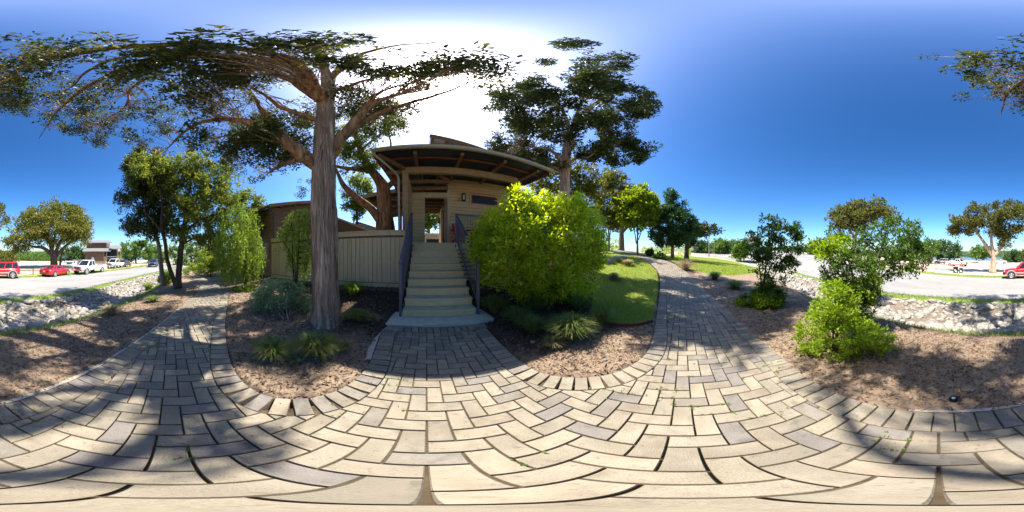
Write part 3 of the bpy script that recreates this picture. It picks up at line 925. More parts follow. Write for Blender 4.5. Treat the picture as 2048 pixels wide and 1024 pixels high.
# ------------------------------------------------------------------ rock-lined ditch
def make_ditch():
    s = np.concatenate([[0], np.cumsum(np.hypot(*np.diff(NEAR_EDGE, axis=0).T))])
    i0 = np.searchsorted(NEAR_EDGE[:, 0], -34); i1 = np.searchsorted(NEAR_EDGE[:, 0], 23)
    L0, L1 = s[i0], s[i1]
    def at(t, off):
        x = np.interp(t, s, NEAR_EDGE[:, 0]); y = np.interp(t, s, NEAR_EDGE[:, 1])
        x2 = np.interp(t + .3, s, NEAR_EDGE[:, 0]); y2 = np.interp(t + .3, s, NEAR_EDGE[:, 1])
        dx, dy = x2 - x, y2 - y; l = np.hypot(dx, dy)
        return np.stack([x - dy / l * off, y + dx / l * off], -1)
    m_, n_ = 150, 10
    T = np.linspace(L0, L1, m_); O = np.linspace(.95, 3.9, n_)
    Q = at(np.repeat(T, n_), np.tile(O, m_))
    z = terrain(Q) + .012
    i = np.arange(m_ - 1)[:, None]; j = np.arange(n_ - 1)[None]; a0 = i * n_ + j
    F = np.stack([a0, a0 + n_, a0 + n_ + 1, a0 + 1], 2).reshape(-1, 4)
    bedm = mat('ditch_gravel', (.10,.082,.058), (.24,.20,.15), rough=1, scale=10, bump=.5, bscale=30)
    o = put('drainage_ditch', np_mesh('drainage_ditch', np.column_stack([Q, z]), F, bedm, True))
    tag(o, 'shallow ditch lined with pale limestone between path and road', None, None, 'structure')
    # rocks by dart throwing
    pts = []
    cell = {}
    p_rng = RNG.random
    for k in range(42000):
        t = RNG.uniform(L0, L1); off = RNG.uniform(.8, 4.1)
        size = RNG.choice([.09, .12, .17, .22, .30], p=[.15, .27, .30, .20, .08])
        if off < 1.5 and p_rng() < .5: size *= 1.2
        p = at(np.array([t]), np.array([off]))[0]
        if np.hypot(*p) > 26 and size < .2: continue
        if fbm(p[:1] * .55, p[1:] * .55, 3)[0] < (.36 if p[0] < -5 else .26) and off > 1.3: continue
        ck = (int(p[0] // .5), int(p[1] // .5)); bad = False
        for a in (-1, 0, 1):
            for b in (-1, 0, 1):
                for (q, sz) in cell.get((ck[0] + a, ck[1] + b), ()):
                    if np.hypot(*(p - q)) < (size + sz) * .70: bad = True; break
                if bad: break
            if bad: break
        if bad: continue
        cell.setdefault(ck, []).append((p, size)); pts.append((p, size))
    # variants
    var = []
    for v in range(8):
        bm = bmesh.new(); bmesh.ops.create_icosphere(bm, subdivisions=2, radius=1)
        rr = random.Random(v)
        cuts = [Vector((rr.gauss(0, 1), rr.gauss(0, 1), rr.gauss(0, .8))).normalized() for _ in range(9)]
        lev = [rr.uniform(.5, .86) for _ in cuts]
        for vt in bm.verts:
            p = vt.co.copy()
            for c, l in zip(cuts, lev):
                d = p.dot(c)
                if d > l: p -= c * (d - l)
            p += Vector((rr.gauss(0, .02), rr.gauss(0, .02), rr.gauss(0, .02)))
            vt.co = Vector((p.x * 1.25, p.y * 1.0, p.z * .75))
        bmesh.ops.remove_doubles(bm, verts=bm.verts, dist=.16)
        me = bpy.data.meshes.new('rock'); bm.to_mesh(me); bm.free(); me.materials.append(M['rock'])
        var.append(me)
    P_ = np.array([p for p, _ in pts]); S_ = np.array([q for _, q in pts])
    zz = terrain(P_)
    d = np.sqrt((P_ ** 2).sum(1) + (EYE - zz) ** 2)
    order = np.argsort(-(S_ / d))
    rest = MB()
    for rank, k in enumerate(order):
        sc = S_[k] * Vector((RNG.uniform(.8, 1.15), RNG.uniform(.8, 1.15), RNG.uniform(.75, 1.1)))
        rot = (RNG.normal(0, .25), RNG.normal(0, .25), RNG.uniform(0, 6.28))
        loc = Vector((P_[k][0], P_[k][1], zz[k] + S_[k] * RNG.uniform(-.12, .22)))
        me = var[RNG.integers(8)]
        if rank < 300:
            put('rock', me, o, loc, rot, sc)
        else:
            mt = Matrix.LocRotScale(loc, Matrix.Rotation(rot[2], 3, 'Z') @ Matrix.Rotation(rot[0], 3, 'X'), sc)
            rest.poly([mt @ v.co for v in me.vertices], [list(p.vertices) for p in me.polygons])
    me = bpy.data.meshes.new('rock_lining'); me.from_pydata(rest.v, [], rest.f); me.materials.append(M['rock'])
    q = put('rock_lining', me, o); q['kind'] = 'stuff'
make_ditch()
# ================================================================== BUILDINGS
def RB():      # rotation of the building frame
    return Matrix.Rotation(BA, 3, 'Z')

def lap_planks(parent, p0, p1, z0, z1, n_out, matl, expo=.16, holes=(), top=None, name='plank'):
    """horizontal lap siding, each board a part; top(s) gives a sloped upper limit"""
    p0 = Vector(p0); p1 = Vector(p1); d = p1 - p0; d.z = 0; L = d.length; d.normalize(); n = Vector(n_out).normalized()
    z = z0; cache = {}
    while z < z1 - .02:
        h = min(expo, z1 - z)
        s0, s1 = 0, L
        if top:
            ss = np.linspace(0, L, 200); ok = np.array([top(s) >= z + h * .98 for s in ss])
            if not ok.any(): break
            s0, s1 = ss[ok][0], ss[ok][-1]
        segs = [(s0, s1)]
        for (a, b, za, zb) in holes:
            if min(z + h, zb) - max(z, za) > h * .5:
                nx = []
                for (q, r) in segs:
                    if a > q: nx.append((q, min(a, r)))
                    if b < r: nx.append((max(b, q), r))
                segs = [x for x in nx if x[1] - x[0] > .03]
        for (q, r) in segs:
            key = (round(r - q, 3), round(h, 3))
            if key not in cache:
                w = r - q; ov = .012
                V = [Vector((0, 0, 0)) + d * s + n * o + Vector((0, 0, zz)) for s in (0, w) for o, zz in ((0, .013), (.030, .013), (.020, h - .002), (0, h - .002))]
                mb = MB().poly(V, [(0, 1, 2, 3), (7, 6, 5, 4), (0, 4, 5, 1), (1, 5, 6, 2), (2, 6, 7, 3), (3, 7, 4, 0)])
                cache[key] = mb.mesh('plank', matl)
            put(name, cache[key], parent, p0 + d * q + Vector((0, 0, z)))
        z += h

def frame(mb, c, d, up, w, h, t, dep):
    """rectangular frame, outer size w x h, bar t, depth dep"""
    c = Vector(c); d = Vector(d); up = Vector(up)
    for s in (-1, 1):
        mb.beam(c + d * (s * (w / 2 - t / 2)) - up * (h / 2), c + d * (s * (w / 2 - t / 2)) + up * (h / 2), t, dep, d.cross(up))
        mb.beam(c + up * (s * (h / 2 - t / 2)) - d * (w / 2 - t), c + up * (s * (h / 2 - t / 2)) + d * (w / 2 - t), t, dep, d.cross(up))
    return mb

def cabin():
    o = empty('cabin', tuple(B(0, 3.7, 0)), 'tan lap-sided cabin with broad dark-soffited porch roof at the top of the steps', 'building')
    inv = Vector(o.location)
    parts = []
    def part(mb, name, m_, parent=None):
        q = mb.build(name, m_, parent or o)
        if parent is None: q.location = -inv
        return q
    # helper empties keep world coordinates: children are offset by -inv
    zr = lambda v: 4.775 + .065 * (v - 1.2)
    U0, U1, V0, V1 = -1.78, 3.93, 1.15, 9.0
    # roof sheet and soffit
    mb = MB(); mb.prism([B(U0, V0, zr(V0) + .02), B(U1, V0, zr(V0) + .02), B(U1, V1, zr(V1) + .02), B(U0, V1, zr(V1) + .02)], (0, 0, .06)); part(mb, 'roof', M['metal_roof'])
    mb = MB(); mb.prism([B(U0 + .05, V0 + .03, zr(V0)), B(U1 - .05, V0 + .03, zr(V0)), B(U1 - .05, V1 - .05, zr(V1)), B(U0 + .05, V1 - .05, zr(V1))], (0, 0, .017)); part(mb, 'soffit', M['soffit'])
    # fascia boards on the rakes
    for uu, nm in ((U0 - .02, 0), (U1 + .02, 1)):
        mb = MB(); mb.beam(B(uu, V0 + .05, zr(V0) - .03), B(uu, V1, zr(V1) - .03), .035, .20); part(mb, 'fascia', M['timber'])
    # half-round gutter along the eave
    n = 8; prof = [(-.085 * math.cos(math.pi * k / n), -.10 * math.sin(math.pi * k / n)) for k in range(n + 1)]
    mb = MB(); V = []
    for uu in (U0 - .03, U1 + .03):
        V += [B(uu, V0 - .095 + a, zr(V0) + .065 + b) for a, b in prof]
    k = n + 1
    mb.poly(V, [(i, i + 1, i + 1 + k, i + k) for i in range(n)] + [tuple(range(k)), tuple(range(2 * k - 1, k - 1, -1)), (0, k, 2 * k - 1, k - 1)])
    gut = part(mb, 'gutter', M['gutter'])
    # downpipe: from the eave corner back to the post and down
    mb = MB(); c0 = B(U0 + .05, V0 - .09, zr(V0) - .05)
    mb.tube([c0, c0 - Vector((0, 0, .10)), B(-1.30, 1.95, 4.33), B(-1.24, 2.10, 4.26), B(-1.22, 2.16, 4.15), B(-1.20, 2.16, 2.2), B(-1.20, 2.16, .62), B(-1.24, 2.05, .42), B(-1.36, 1.80, .36)], .042, 10)
    part(mb, 'downpipe', M['gutter'])
    # posts and the front beam
    for uu, h in ((-1.0, 4.44), (3.02, 4.44)):
        mb = MB(); mb.beam(B(uu, 2.33, .25 if uu < 0 else .1), B(uu, 2.33, h), .20, .19, BV); part(mb, 'post', M['timber_lt'])
    mb = MB(); mb.beam(B(-1.12, 2.33, 4.585), B(3.25, 2.33, 4.585), .15, .275); part(mb, 'beam', M['timber_lt'])
    mb = MB(); mb.beam(B(-1.70, 2.36, 4.56), B(-1.13, 2.36, 4.56), .09, .16); part(mb, 'bracket', M['timber'])
    for uu in (-.60, .755, 2.13, 3.46):
        mb = MB(); mb.beam(B(uu, V0 + .12, zr(V0) - .06), B(uu, 3.68, zr(3.68) - .06), .10, .11); part(mb, 'rafter', M['timber'])
    mb = MB(); mb.beam(B(-1.02, 2.28, 4.64), B(U0 + .10, V0 + .08, zr(V0) - .065), .10, .12); part(mb, 'hip_rafter', M['timber'])
    for vv in (1.72,):
        us = [U0 + .12, -.66, -.54, .70, .81, 2.075, 2.185, 3.405, 3.515, U1 - .1]
        for a, b in zip(us[::2], us[1::2]):
            mb = MB(); mb.beam(B(a, vv, zr(vv) - .03), B(b, vv, zr(vv) - .03), .06, .055); part(mb, 'purlin', M['door_red'])
    mb = MB(); mb.beam(B(U0 + .12, 2.5, zr(2.5) - .07), B(U0 + .12, 8.8, zr(8.8) - .07), .09, .14); part(mb, 'rake_rafter', M['timber'])
    # cross ties seen above the entry
    for vv, zz in ((3.05, 4.42), (3.52, 4.30)):
        mb = MB(); mb.beam(B(-1.55 if vv < 3.3 else -.9, vv, zz), B(.62, vv, zz + .05), .08, .16); part(mb, 'tie_beam', M['timber'])
    for uu in (-.45, .15):
        mb = MB(); mb.beam(B(uu, 3.12, 4.55), B(uu, 3.12, zr(3.1) - .005), .07, .08, BV); part(mb, 'strut', M['timber'])
    mb = MB(); mb.beam(B(.58, 3.0, 4.50), B(-.3, 2.42, zr(2.4) - .12), .08, .12); part(mb, 'knee_brace', M['timber'])
    # walls: front right, front left, side return, corridor
    F = Vector(-BV)
    zt = zr(3.7) - .01
    WZ0, WZ1 = 3.74, 4.18
    kw = dict(expo=.155)
    sub = empty_part = o
    def wall(mb, name): return part(mb, name, M['timber'])  # dark timber colour paints shadow lines into the gaps between siding boards
    mb = MB(); mb.prism([B(.62, 3.72, 1.6), B(3.9, 3.72, 1.6), B(3.9, 3.72, zt), B(.62, 3.72, zt)], BV * .12)
    wf = wall(mb, 'wall')
    def planks(w_, a, b, z0, z1, n_out, **k):
        lap_planks(w_, a, b, z0, z1, n_out, M['siding'], **k)
    planks(wf, B(.73, 3.718), B(3.88, 3.718), 1.82, zt, F, holes=[(1.69 - .73 - .07, 2.95 - .73 + .07, WZ0 - .07, WZ1 + .07)], **kw)
    mb = MB(); mb.prism([B(-.90, 3.72, 1.6), B(-.36, 3.72, 1.6), B(-.36, 3.72, 4.0), B(-.90, 3.72, 4.0)], BV * .12)
    wl = wall(mb, 'wall'); planks(wl, B(-.88, 3.718), B(-.42, 3.718), 1.82, 3.96, F, **kw)
    mb = MB(); mb.prism([B(-1.02, 2.46, 0.3), B(-1.02, 3.72, 0.3), B(-1.02, 3.72, 4.35), B(-1.02, 2.46, 4.35)], BU * .10)
    wsd = wall(mb, 'wall'); planks(wsd, B(-.918, 2.46), B(-.918, 3.69), 1.82, 4.35, BU, **kw)
    mb = MB(); mb.prism([B(.66, 3.85, 1.6), B(.66, 8.6, 1.6), B(.66, 8.6, zt), B(.66, 3.85, zt)], BU * .1)
    wc = wall(mb, 'wall'); planks(wc, B(.658, 3.86), B(.658, 5.05), 1.82, 4.8, -BU, **kw); planks(wc, B(.658, 6.1), B(.658, 8.6), 1.82, 4.8, -BU, **kw)
    mb = MB(); mb.prism([B(-.50, 3.85, 1.6), B(-.50, 5.6, 1.6), B(-.50, 5.6, 4.4), B(-.50, 3.85, 4.4)], BU * .1); wall(mb, 'wall')
    mb = MB(); mb.prism([B(3.9, 3.72, .2), B(3.9, 8.6, .2), B(3.9, 8.6, zt), B(3.9, 3.72, zt)], BU * .1); wall(mb, 'wall')
    # trims
    for a, b, w in ((B(.675, 3.70, 1.81), B(.675, 3.70, zt - .02), .11), (B(-.385, 3.70, 1.81), B(-.385, 3.70, 3.93), .075), (B(-.88, 3.69, 1.81), B(-.88, 3.69, 3.93), .06)):
        mb = MB(); mb.beam(a, b, w, .075, BV); part(mb, 'corner_board', M['trim'])
    mb = MB(); mb.beam(B(-.91, 3.70, 4.055), B(.62, 3.70, 4.055), .11, .24); part(mb, 'header', M['trim'])
    # corridor roof underside: rafters
    mb = MB()
    for vv in np.arange(4.3, 8.5, .62): mb.beam(B(-1.6, vv, 4.42), B(.65, vv, 4.42), .07, .15)
    part(mb, 'ceiling_joists', M['timber'])['kind'] = 'stuff'
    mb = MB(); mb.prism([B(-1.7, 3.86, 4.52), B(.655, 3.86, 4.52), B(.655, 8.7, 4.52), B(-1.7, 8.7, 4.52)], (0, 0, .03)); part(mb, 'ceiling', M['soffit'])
    # door in the corridor, standing open, with red-brown frame
    mb = MB(); frame(mb, B(.62, 5.58, 2.87), BV, (0, 0, 1), .98, 2.14, .09, .09)
    df = part(mb, 'door_frame', M['door_red'])
    mb = MB(); mb.prism([B(.63, 5.15, 1.82), B(.63, 6.0, 1.82), B(.63, 6.0, 3.84), B(.63, 5.15, 3.84)], BU * .03)
    mb.build('door', M['trim'], df)
    mb = MB(); mb.prism([B(.60, 4.00, 1.83), B(.60, 4.72, 1.83), B(.60, 4.72, 3.86), B(.60, 4.00, 3.86)], BU * .045)
    part(mb, 'shutter', M['fence'])
    mb = MB(); mb.prism([B(.618, 3.88, 1.83), B(.618, 3.985, 1.83), B(.618, 3.985, 3.8), B(.618, 3.88, 3.8)], BU * .02); part(mb, 'shadow_gap', mat('shadow_gap_blue', (.02, .04, .09), (.03, .05, .11), rough=.5))  # dark blue strip, a shadow gap painted beside the tan panel
    # window with red frame, trimmed
    wc_ = B((1.69 + 2.95) / 2, 3.67, (WZ0 + WZ1) / 2)
    mb = MB(); frame(mb, wc_ + BV * .012, BU, (0, 0, 1), 1.40, .58, .07, .055); wt = part(mb, 'window_trim', M['trim'])
    mb = MB(); frame(mb, wc_, BU, (0, 0, 1), 1.26, .44, .04, .06); mb.build('window_frame', M['red_trim'], wt)
    mb = MB(); mb.prism([wc_ + BU * a + Vector((0, 0, b)) + BV * .02 for a, b in ((-.59, -.18), (.59, -.18), (.59, .18), (-.59, .18))], BV * .01); mb.build('pane', M['window'], wt)
    # wall lamps
    def lamp(c, n, s):
        c = Vector(c); n = Vector(n).normalized(); d = Vector((-n.y, n.x, 0)); z = Vector((0, 0, 1))
        mb = MB()
        mb.prism([c + d * (a * .075) + z * (b * .17) for a, b in ((-1, -1), (1, -1), (1, 1), (-1, 1))], n * .03)
        mb.prism([c + d * (a * .075) + z * (.17 + b) for a, b in ((-1, -.02), (1, -.02), (1, .02), (-1, .02))], n * .13)
        mb.prism([c + d * (a * .075) + z * (-.17 + b) for a, b in ((-1, -.025), (1, -.025), (1, .025), (-1, .025))], n * .13)
        for a in (-1, 1): mb.beam(c + d * (a * .066) + n * .117 - z * .15, c + d * (a * .066) + n * .117 + z * .15, .02, .02)
        q = part(mb, 'wall_lamp', M['black'])
        mb = MB(); mb.tube([c + n * .075 - z * .13, c + n * .075 + z * .13], .042, 12); mb.build('lamp_glass', M['frost'], q)
    lamp(B(1.33, 3.685, 4.0), F, 0); lamp(B(.625, 4.86, 3.80), -BU, 0); lamp(B(.625, 7.6, 3.72), -BU, 0)
    # the number on the wall
    cu = bpy.data.curves.new('house_number', 'FONT'); cu.body = '5'; cu.size = .20; cu.extrude = .006; cu.align_x = 'CENTER'
    cu.materials.append(M['door_red'])
    tmp = bpy.data.objects.new('tmp', cu); hm = bpy.data.meshes.new_from_object(tmp); bpy.data.objects.remove(tmp); bpy.data.curves.remove(cu)
    q = put('house_number', hm, o, tuple(B(1.12, 3.672, 3.80) - inv))
    q.rotation_euler = (math.radians(90), 0, BA)
    # clerestory roof
    zc = lambda u: 6.62 - .305 * (u + .12)
    mb = MB(); mb.prism([B(-.12, 2.5, zc(-.12)), B(3.4, 2.5, zc(3.4)), B(3.4, 6, zc(3.4)), B(-.12, 6, zc(-.12))], (0, 0, .07)); part(mb, 'upper_roof', M['metal_roof'])
    mb = MB(); mb.beam(B(-.16, 2.47, zc(-.12) - .04), B(3.4, 2.47, zc(3.4) - .04), .045, .20); mb.beam(B(-.15, 2.5, zc(-.12) - .04), B(-.15, 6, zc(-.12) - .04), .04, .22); part(mb, 'upper_fascia', M['timber'])
    mb = MB()
    for vv in (3.1, 3.75): mb.beam(B(-.1, vv, zc(-.1) - .07), B(3.3, vv, zc(3.3) - .07), .08, .12)
    for uu in (.45, 1.1, 1.75): mb.beam(B(uu, 2.52, zc(uu) - .06), B(uu, 5, zc(uu) - .06), .08, .1)
    part(mb, 'upper_rafters', M['timber'])
    mb = MB(); mb.prism([B(.1, 4.2, 4.9), B(3.3, 4.2, 4.9), B(3.3, 4.2, zc(3.3) - .02), B(.1, 4.2, zc(.1) - .02)], BV * .1); part(mb, 'upper_wall', M['siding'])
    mb = MB(); mb.beam(B(-.05, 2.62, 4.9), B(-.05, 2.62, zc(-.05) - .03), .09, .09, BV); part(mb, 'upper_post', M['timber'])
    # deck and its skirt
    mb = MB(); mb.prism([B(-.9, 2.50, 1.755), B(3.95, 2.50, 1.755), B(3.95, 8.8, 1.755), B(-.9, 8.8, 1.755)], (0, 0, .045)); part(mb, 'deck', M['step'])
    mb = MB(); mb.beam(B(.80, 2.53, 1.65), B(3.95, 2.53, 1.65), .05, .19); part(mb, 'rim_joist', M['step'])
    mb = MB(); mb.prism([B(.80, 2.72, .1), B(3.95, 2.72, .1), B(3.95, 2.72, 1.74), B(.80, 2.72, 1.74)], BV * .05); part(mb, 'skirt_shade', M['dark'])  # near-black sheet behind the slats, painted shade of the space under the deck
    bm_ = MB(); bm_.beam((0, 0, 0), tuple(BU * 3.13), .03, .115); sk = bm_.mesh('skirt_board', M['siding'])
    for k in range(9): put('skirt_board', sk, o, tuple(B(.81, 2.55, .26 + k * .152) - inv))
    # guard of the deck with wire grid
    mb = MB(); mb.beam(B(.80, 2.55, 2.86), B(3.9, 2.55, 2.86), .06, .045)
    mb.beam(B(.80, 2.55, 1.90), B(3.9, 2.55, 1.90), .04, .03)
    for uu in (.83, 2.35, 3.87): mb.beam(B(uu, 2.55, 1.6), B(uu, 2.55, 2.838), .055, .055, BV)
    gd = part(mb, 'deck_guard', M['rail'])
    mb = MB()
    for uu in np.arange(.93, 3.85, .102): mb.beam(B(uu, 2.55, 1.91), B(uu, 2.55, 2.84), .006, .006, BV)
    for zz in np.arange(2.0, 2.82, .102): mb.beam(B(.86, 2.557, zz), B(3.84, 2.557, zz), .006, .006)
    mb.build('wire_grid', M['wire'], gd)
    # rear porch roof on the left
    zb = lambda u: 4.93 + .09 * (u + 3.7)
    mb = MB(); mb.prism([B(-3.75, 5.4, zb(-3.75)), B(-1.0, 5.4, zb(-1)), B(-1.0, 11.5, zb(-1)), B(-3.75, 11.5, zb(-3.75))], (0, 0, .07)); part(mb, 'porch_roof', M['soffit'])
    mb = MB(); mb.beam(B(-3.8, 5.36, zb(-3.8) - .03), B(-1.0, 5.36, zb(-1) - .03), .05, .22); part(mb, 'porch_fascia', M['timber_lt'])
    for vv in (6.3, 7.6, 9.0, 10.6):
        mb = MB(); mb.beam(B(-3.7, vv, zb(-3.7) - .11), B(-1.0, vv, zb(-1) - .11), .10, .2); part(mb, 'porch_beam', M['timber'])
    mb = MB(); mb.beam(B(-3.68, 5.45, zb(-3.7) - .09), B(-3.68, 11.4, zb(-3.7) - .09), .08, .18); part(mb, 'porch_rafter', M['timber'])
    mb = MB(); mb.beam(B(-2.25, 9.0, 1.2), B(-2.25, 9.0, 4.8), .20, .20, BV); part(mb, 'porch_post', M['timber'])
    # move part locations: parts were built in world coordinates
    return o
cabin()

# things inside the breezeway
o = empty('metal_fence', tuple(B(0, 9.4, 1.5)), 'corrugated metal fence glimpsed through the breezeway', 'fence'); inv = Vector(o.location)
mb = MB()
us = np.linspace(-1.6, 1.6, 65)
V = []
for i, u_ in enumerate(us):
    off = .03 * math.sin(i * math.pi / 2)
    V += [B(u_, 9.4 + off, 1.5) - inv, B(u_, 9.4 + off, 3.05) - inv]
mb.poly(V, [(2 * i, 2 * i + 2, 2 * i + 3, 2 * i + 1) for i in range(64)], True); mb.build('corrugated_sheet', M['corrugated'], o)
mb = MB(); mb.beam(B(-1.6, 9.36, 3.08) - inv, B(1.6, 9.36, 3.08) - inv, .08, .06); mb.build('rail', M['white'], o)
o = empty('wooden_bin', tuple(B(.05, 5.6, 1.8)), 'low brown wooden bin standing in the breezeway', 'bin'); o.rotation_euler = (0, 0, BA)
mb = MB(); mb.box((0, 0, .20), (.66, .40, .40)); mb.build('body', M['timber_lt'], o)
mb = MB(); mb.box((0, 0, .415), (.70, .44, .03)); mb.build('lid', M['trim'], o)
o = empty('white_basket', tuple(B(.05, 5.05, 1.8)), 'small white tray on the deck in front of the bin', 'tray'); o.rotation_euler = (0, 0, BA)
mb = MB(); mb.prism([(.2 * math.cos(a) , .13 * math.sin(a), 0) for a in np.linspace(0, 2 * math.pi, 13)[:-1]], (0, 0, .12)); mb.build('body', M['white'], o)

# ------------------------------------------------------------------ staircase
def staircase():
    o = empty('staircase', tuple(B(0, 0, 0)), 'flight of weathered wooden steps climbing to the cabin deck', 'stairs'); inv = Vector(o.location)
    R, T, W = .18, .28, .755
    tm = MB().beam(BU * -W, BU * W, T + .025, .042).mesh('tread', M['tread'])
    rm = MB().beam(BU * -(W - .004), BU * (W - .004), .02, R - .044).mesh('riser', M['step'])
    r10 = MB().beam(BU * -(W - .004), BU * (W - .004), .02, R - .05).mesh('riser', M['step'])
    nm = MB().beam(BU * -(W + .001), BU * (W + .001), .008, .044).mesh('nosing', M['step'])
    for k in range(1, 11):
        v = (k - 1) * T
        put('riser', rm if k < 10 else r10, o, tuple(B(0, v + .012, R * k - R / 2 - .021) - inv))
        if k < 10:
            t = put('tread', tm, o, tuple(B(0, v + T / 2 - .012, R * k - .021) - inv))
            q = put('nosing', nm, t, tuple(BV * -(T / 2 + .017)))
        else:
            q = put('nosing', nm, o, tuple(B(0, v - .03, R * k - .021) - inv))
    for s in (-1, 1):
        pts = [(0.0, 0.02)] + [p for k in range(10) for p in ((k * T + .03, R * (k + 1) - .045), ((k + 1) * T + .03, R * (k + 1) - .045))][:-1] + [(2.55, 1.2), (.3, .02)]
        mb = MB(); mb.prism([BU * (s * (W - .04)) + BV * a + Vector((0, 0, b)) for a, b in pts], BU * (s * .03)); mb.build('stringer', M['step'], o)
    mb = MB(); mb.prism([BU * -(W - .06) + BV * a + Vector((0, 0, b)) for a, b in ((.1, .02), (2.5, 1.6), (2.5, .02))], BU * (2 * W - .12)); mb.build('understep_shade', M['dark'], o)  # near-black wedge, painted shade filling the hollow under the steps
    for s, lab in ((-1, 'dark metal stair railing beside the board fence'), (1, 'dark metal stair railing beside the big leafy bush')):
        u = s * .80
        r = empty('stair_railing', tuple(B(u, 0, 0)), lab, 'railing', 'railings of the wooden steps'); inv2 = Vector(r.location)
        q = lambda v, z: B(u, v, z) - inv2
        top = lambda v: 1.20 + .655 * v
        mb = MB(); mb.beam(q(-.03, .03), q(-.03, top(-.03) - .02), .05, .05, BV); mb.build('post', M['rail'], r)
        mb = MB(); mb.beam(q(2.56, 1.5), q(2.56, top(2.56) - .02), .05, .05, BV); mb.build('post', M['rail'], r)
        mb = MB(); mb.beam(q(-.06, top(-.06)), q(2.6, top(2.6)), .075, .035); mb.build('handrail', M['rail'], r)
        mb = MB(); mb.beam(q(0, .32), q(2.53, .32 + .645 * 2.53), .035, .035); mb.build('bottom_rail', M['rail'], r)
        bl = MB().beam((0, 0, 0), (0, 0, .85), .014, .014).mesh('baluster', M['rail'])
        for k in range(20):
            v = .10 + k * .123
            put('baluster', bl, r, tuple(q(v, .335 + .645 * v)))
staircase()

# ------------------------------------------------------------------ board fence
def board_fence():
    a, b = Vector((-3.10, 3.99, 0)), Vector((-7.62, .73, 0))
    o = empty('board_fence', ((a + b) / 2 + Vector((0, 0, .3))), 'tan vertical-board privacy fence between the brown house and the cabin steps', 'fence'); inv = Vector(o.location)
    d = (b - a); L = d.length; d.normalize(); n = Vector((-d.y, d.x, 0))
    if n.dot(-a) < 0: n = -n
    z0, z1 = .30, 2.13
    n_ = int(L / .142); w = L / n_
    bm_ = MB().box((0, 0, 0), (w - .011, .02, 1.42), R=Matrix((d, n, Vector((0, 0, 1)))).transposed()).mesh('plank', M['fence'])
    for k in range(n_):
        put('plank', bm_, o, tuple(a + d * ((k + .5) * w) + n * RNG.normal(0, .0022) + Vector((0, 0, (z0 + .17 + z1 - .22) / 2 + .0)) - inv))
    mb = MB(); mb.beam(a + n * .005 + Vector((0, 0, z1 - .018)) - inv, b + n * .005 + Vector((0, 0, z1 - .018)) - inv, .12, .036); mb.build('cap', M['fence'], o)
    mb = MB(); mb.beam(a + n * .022 + Vector((0, 0, z1 - .10)) - inv, b + n * .022 + Vector((0, 0, z1 - .10)) - inv, .022, .125); mb.build('top_rail', M['fence'], o)
    mb = MB(); mb.beam(a + n * .022 + Vector((0, 0, z0 + .08)) - inv, b + n * .022 + Vector((0, 0, z0 + .08)) - inv, .022, .16); mb.build('kick_board', M['fence'], o)
    mb = MB(); mb.beam(a - n * .02 + Vector((0, 0, z0)) - inv, a - n * .02 + Vector((0, 0, z1 - .04)) - inv, .09, .05, d); mb.build('post', M['fence'], o)
    mb = MB(); mb.prism([a - n * .012 - inv + Vector((0, 0, z0)), b - n * .012 - inv + Vector((0, 0, z0)), b - n * .012 - inv + Vector((0, 0, z1 - .05)), a - n * .012 - inv + Vector((0, 0, z1 - .05))], -n * .02); mb.build('backing', M['timber'], o)  # dark sheet added behind the boards, so the gaps are painted as shade
board_fence()

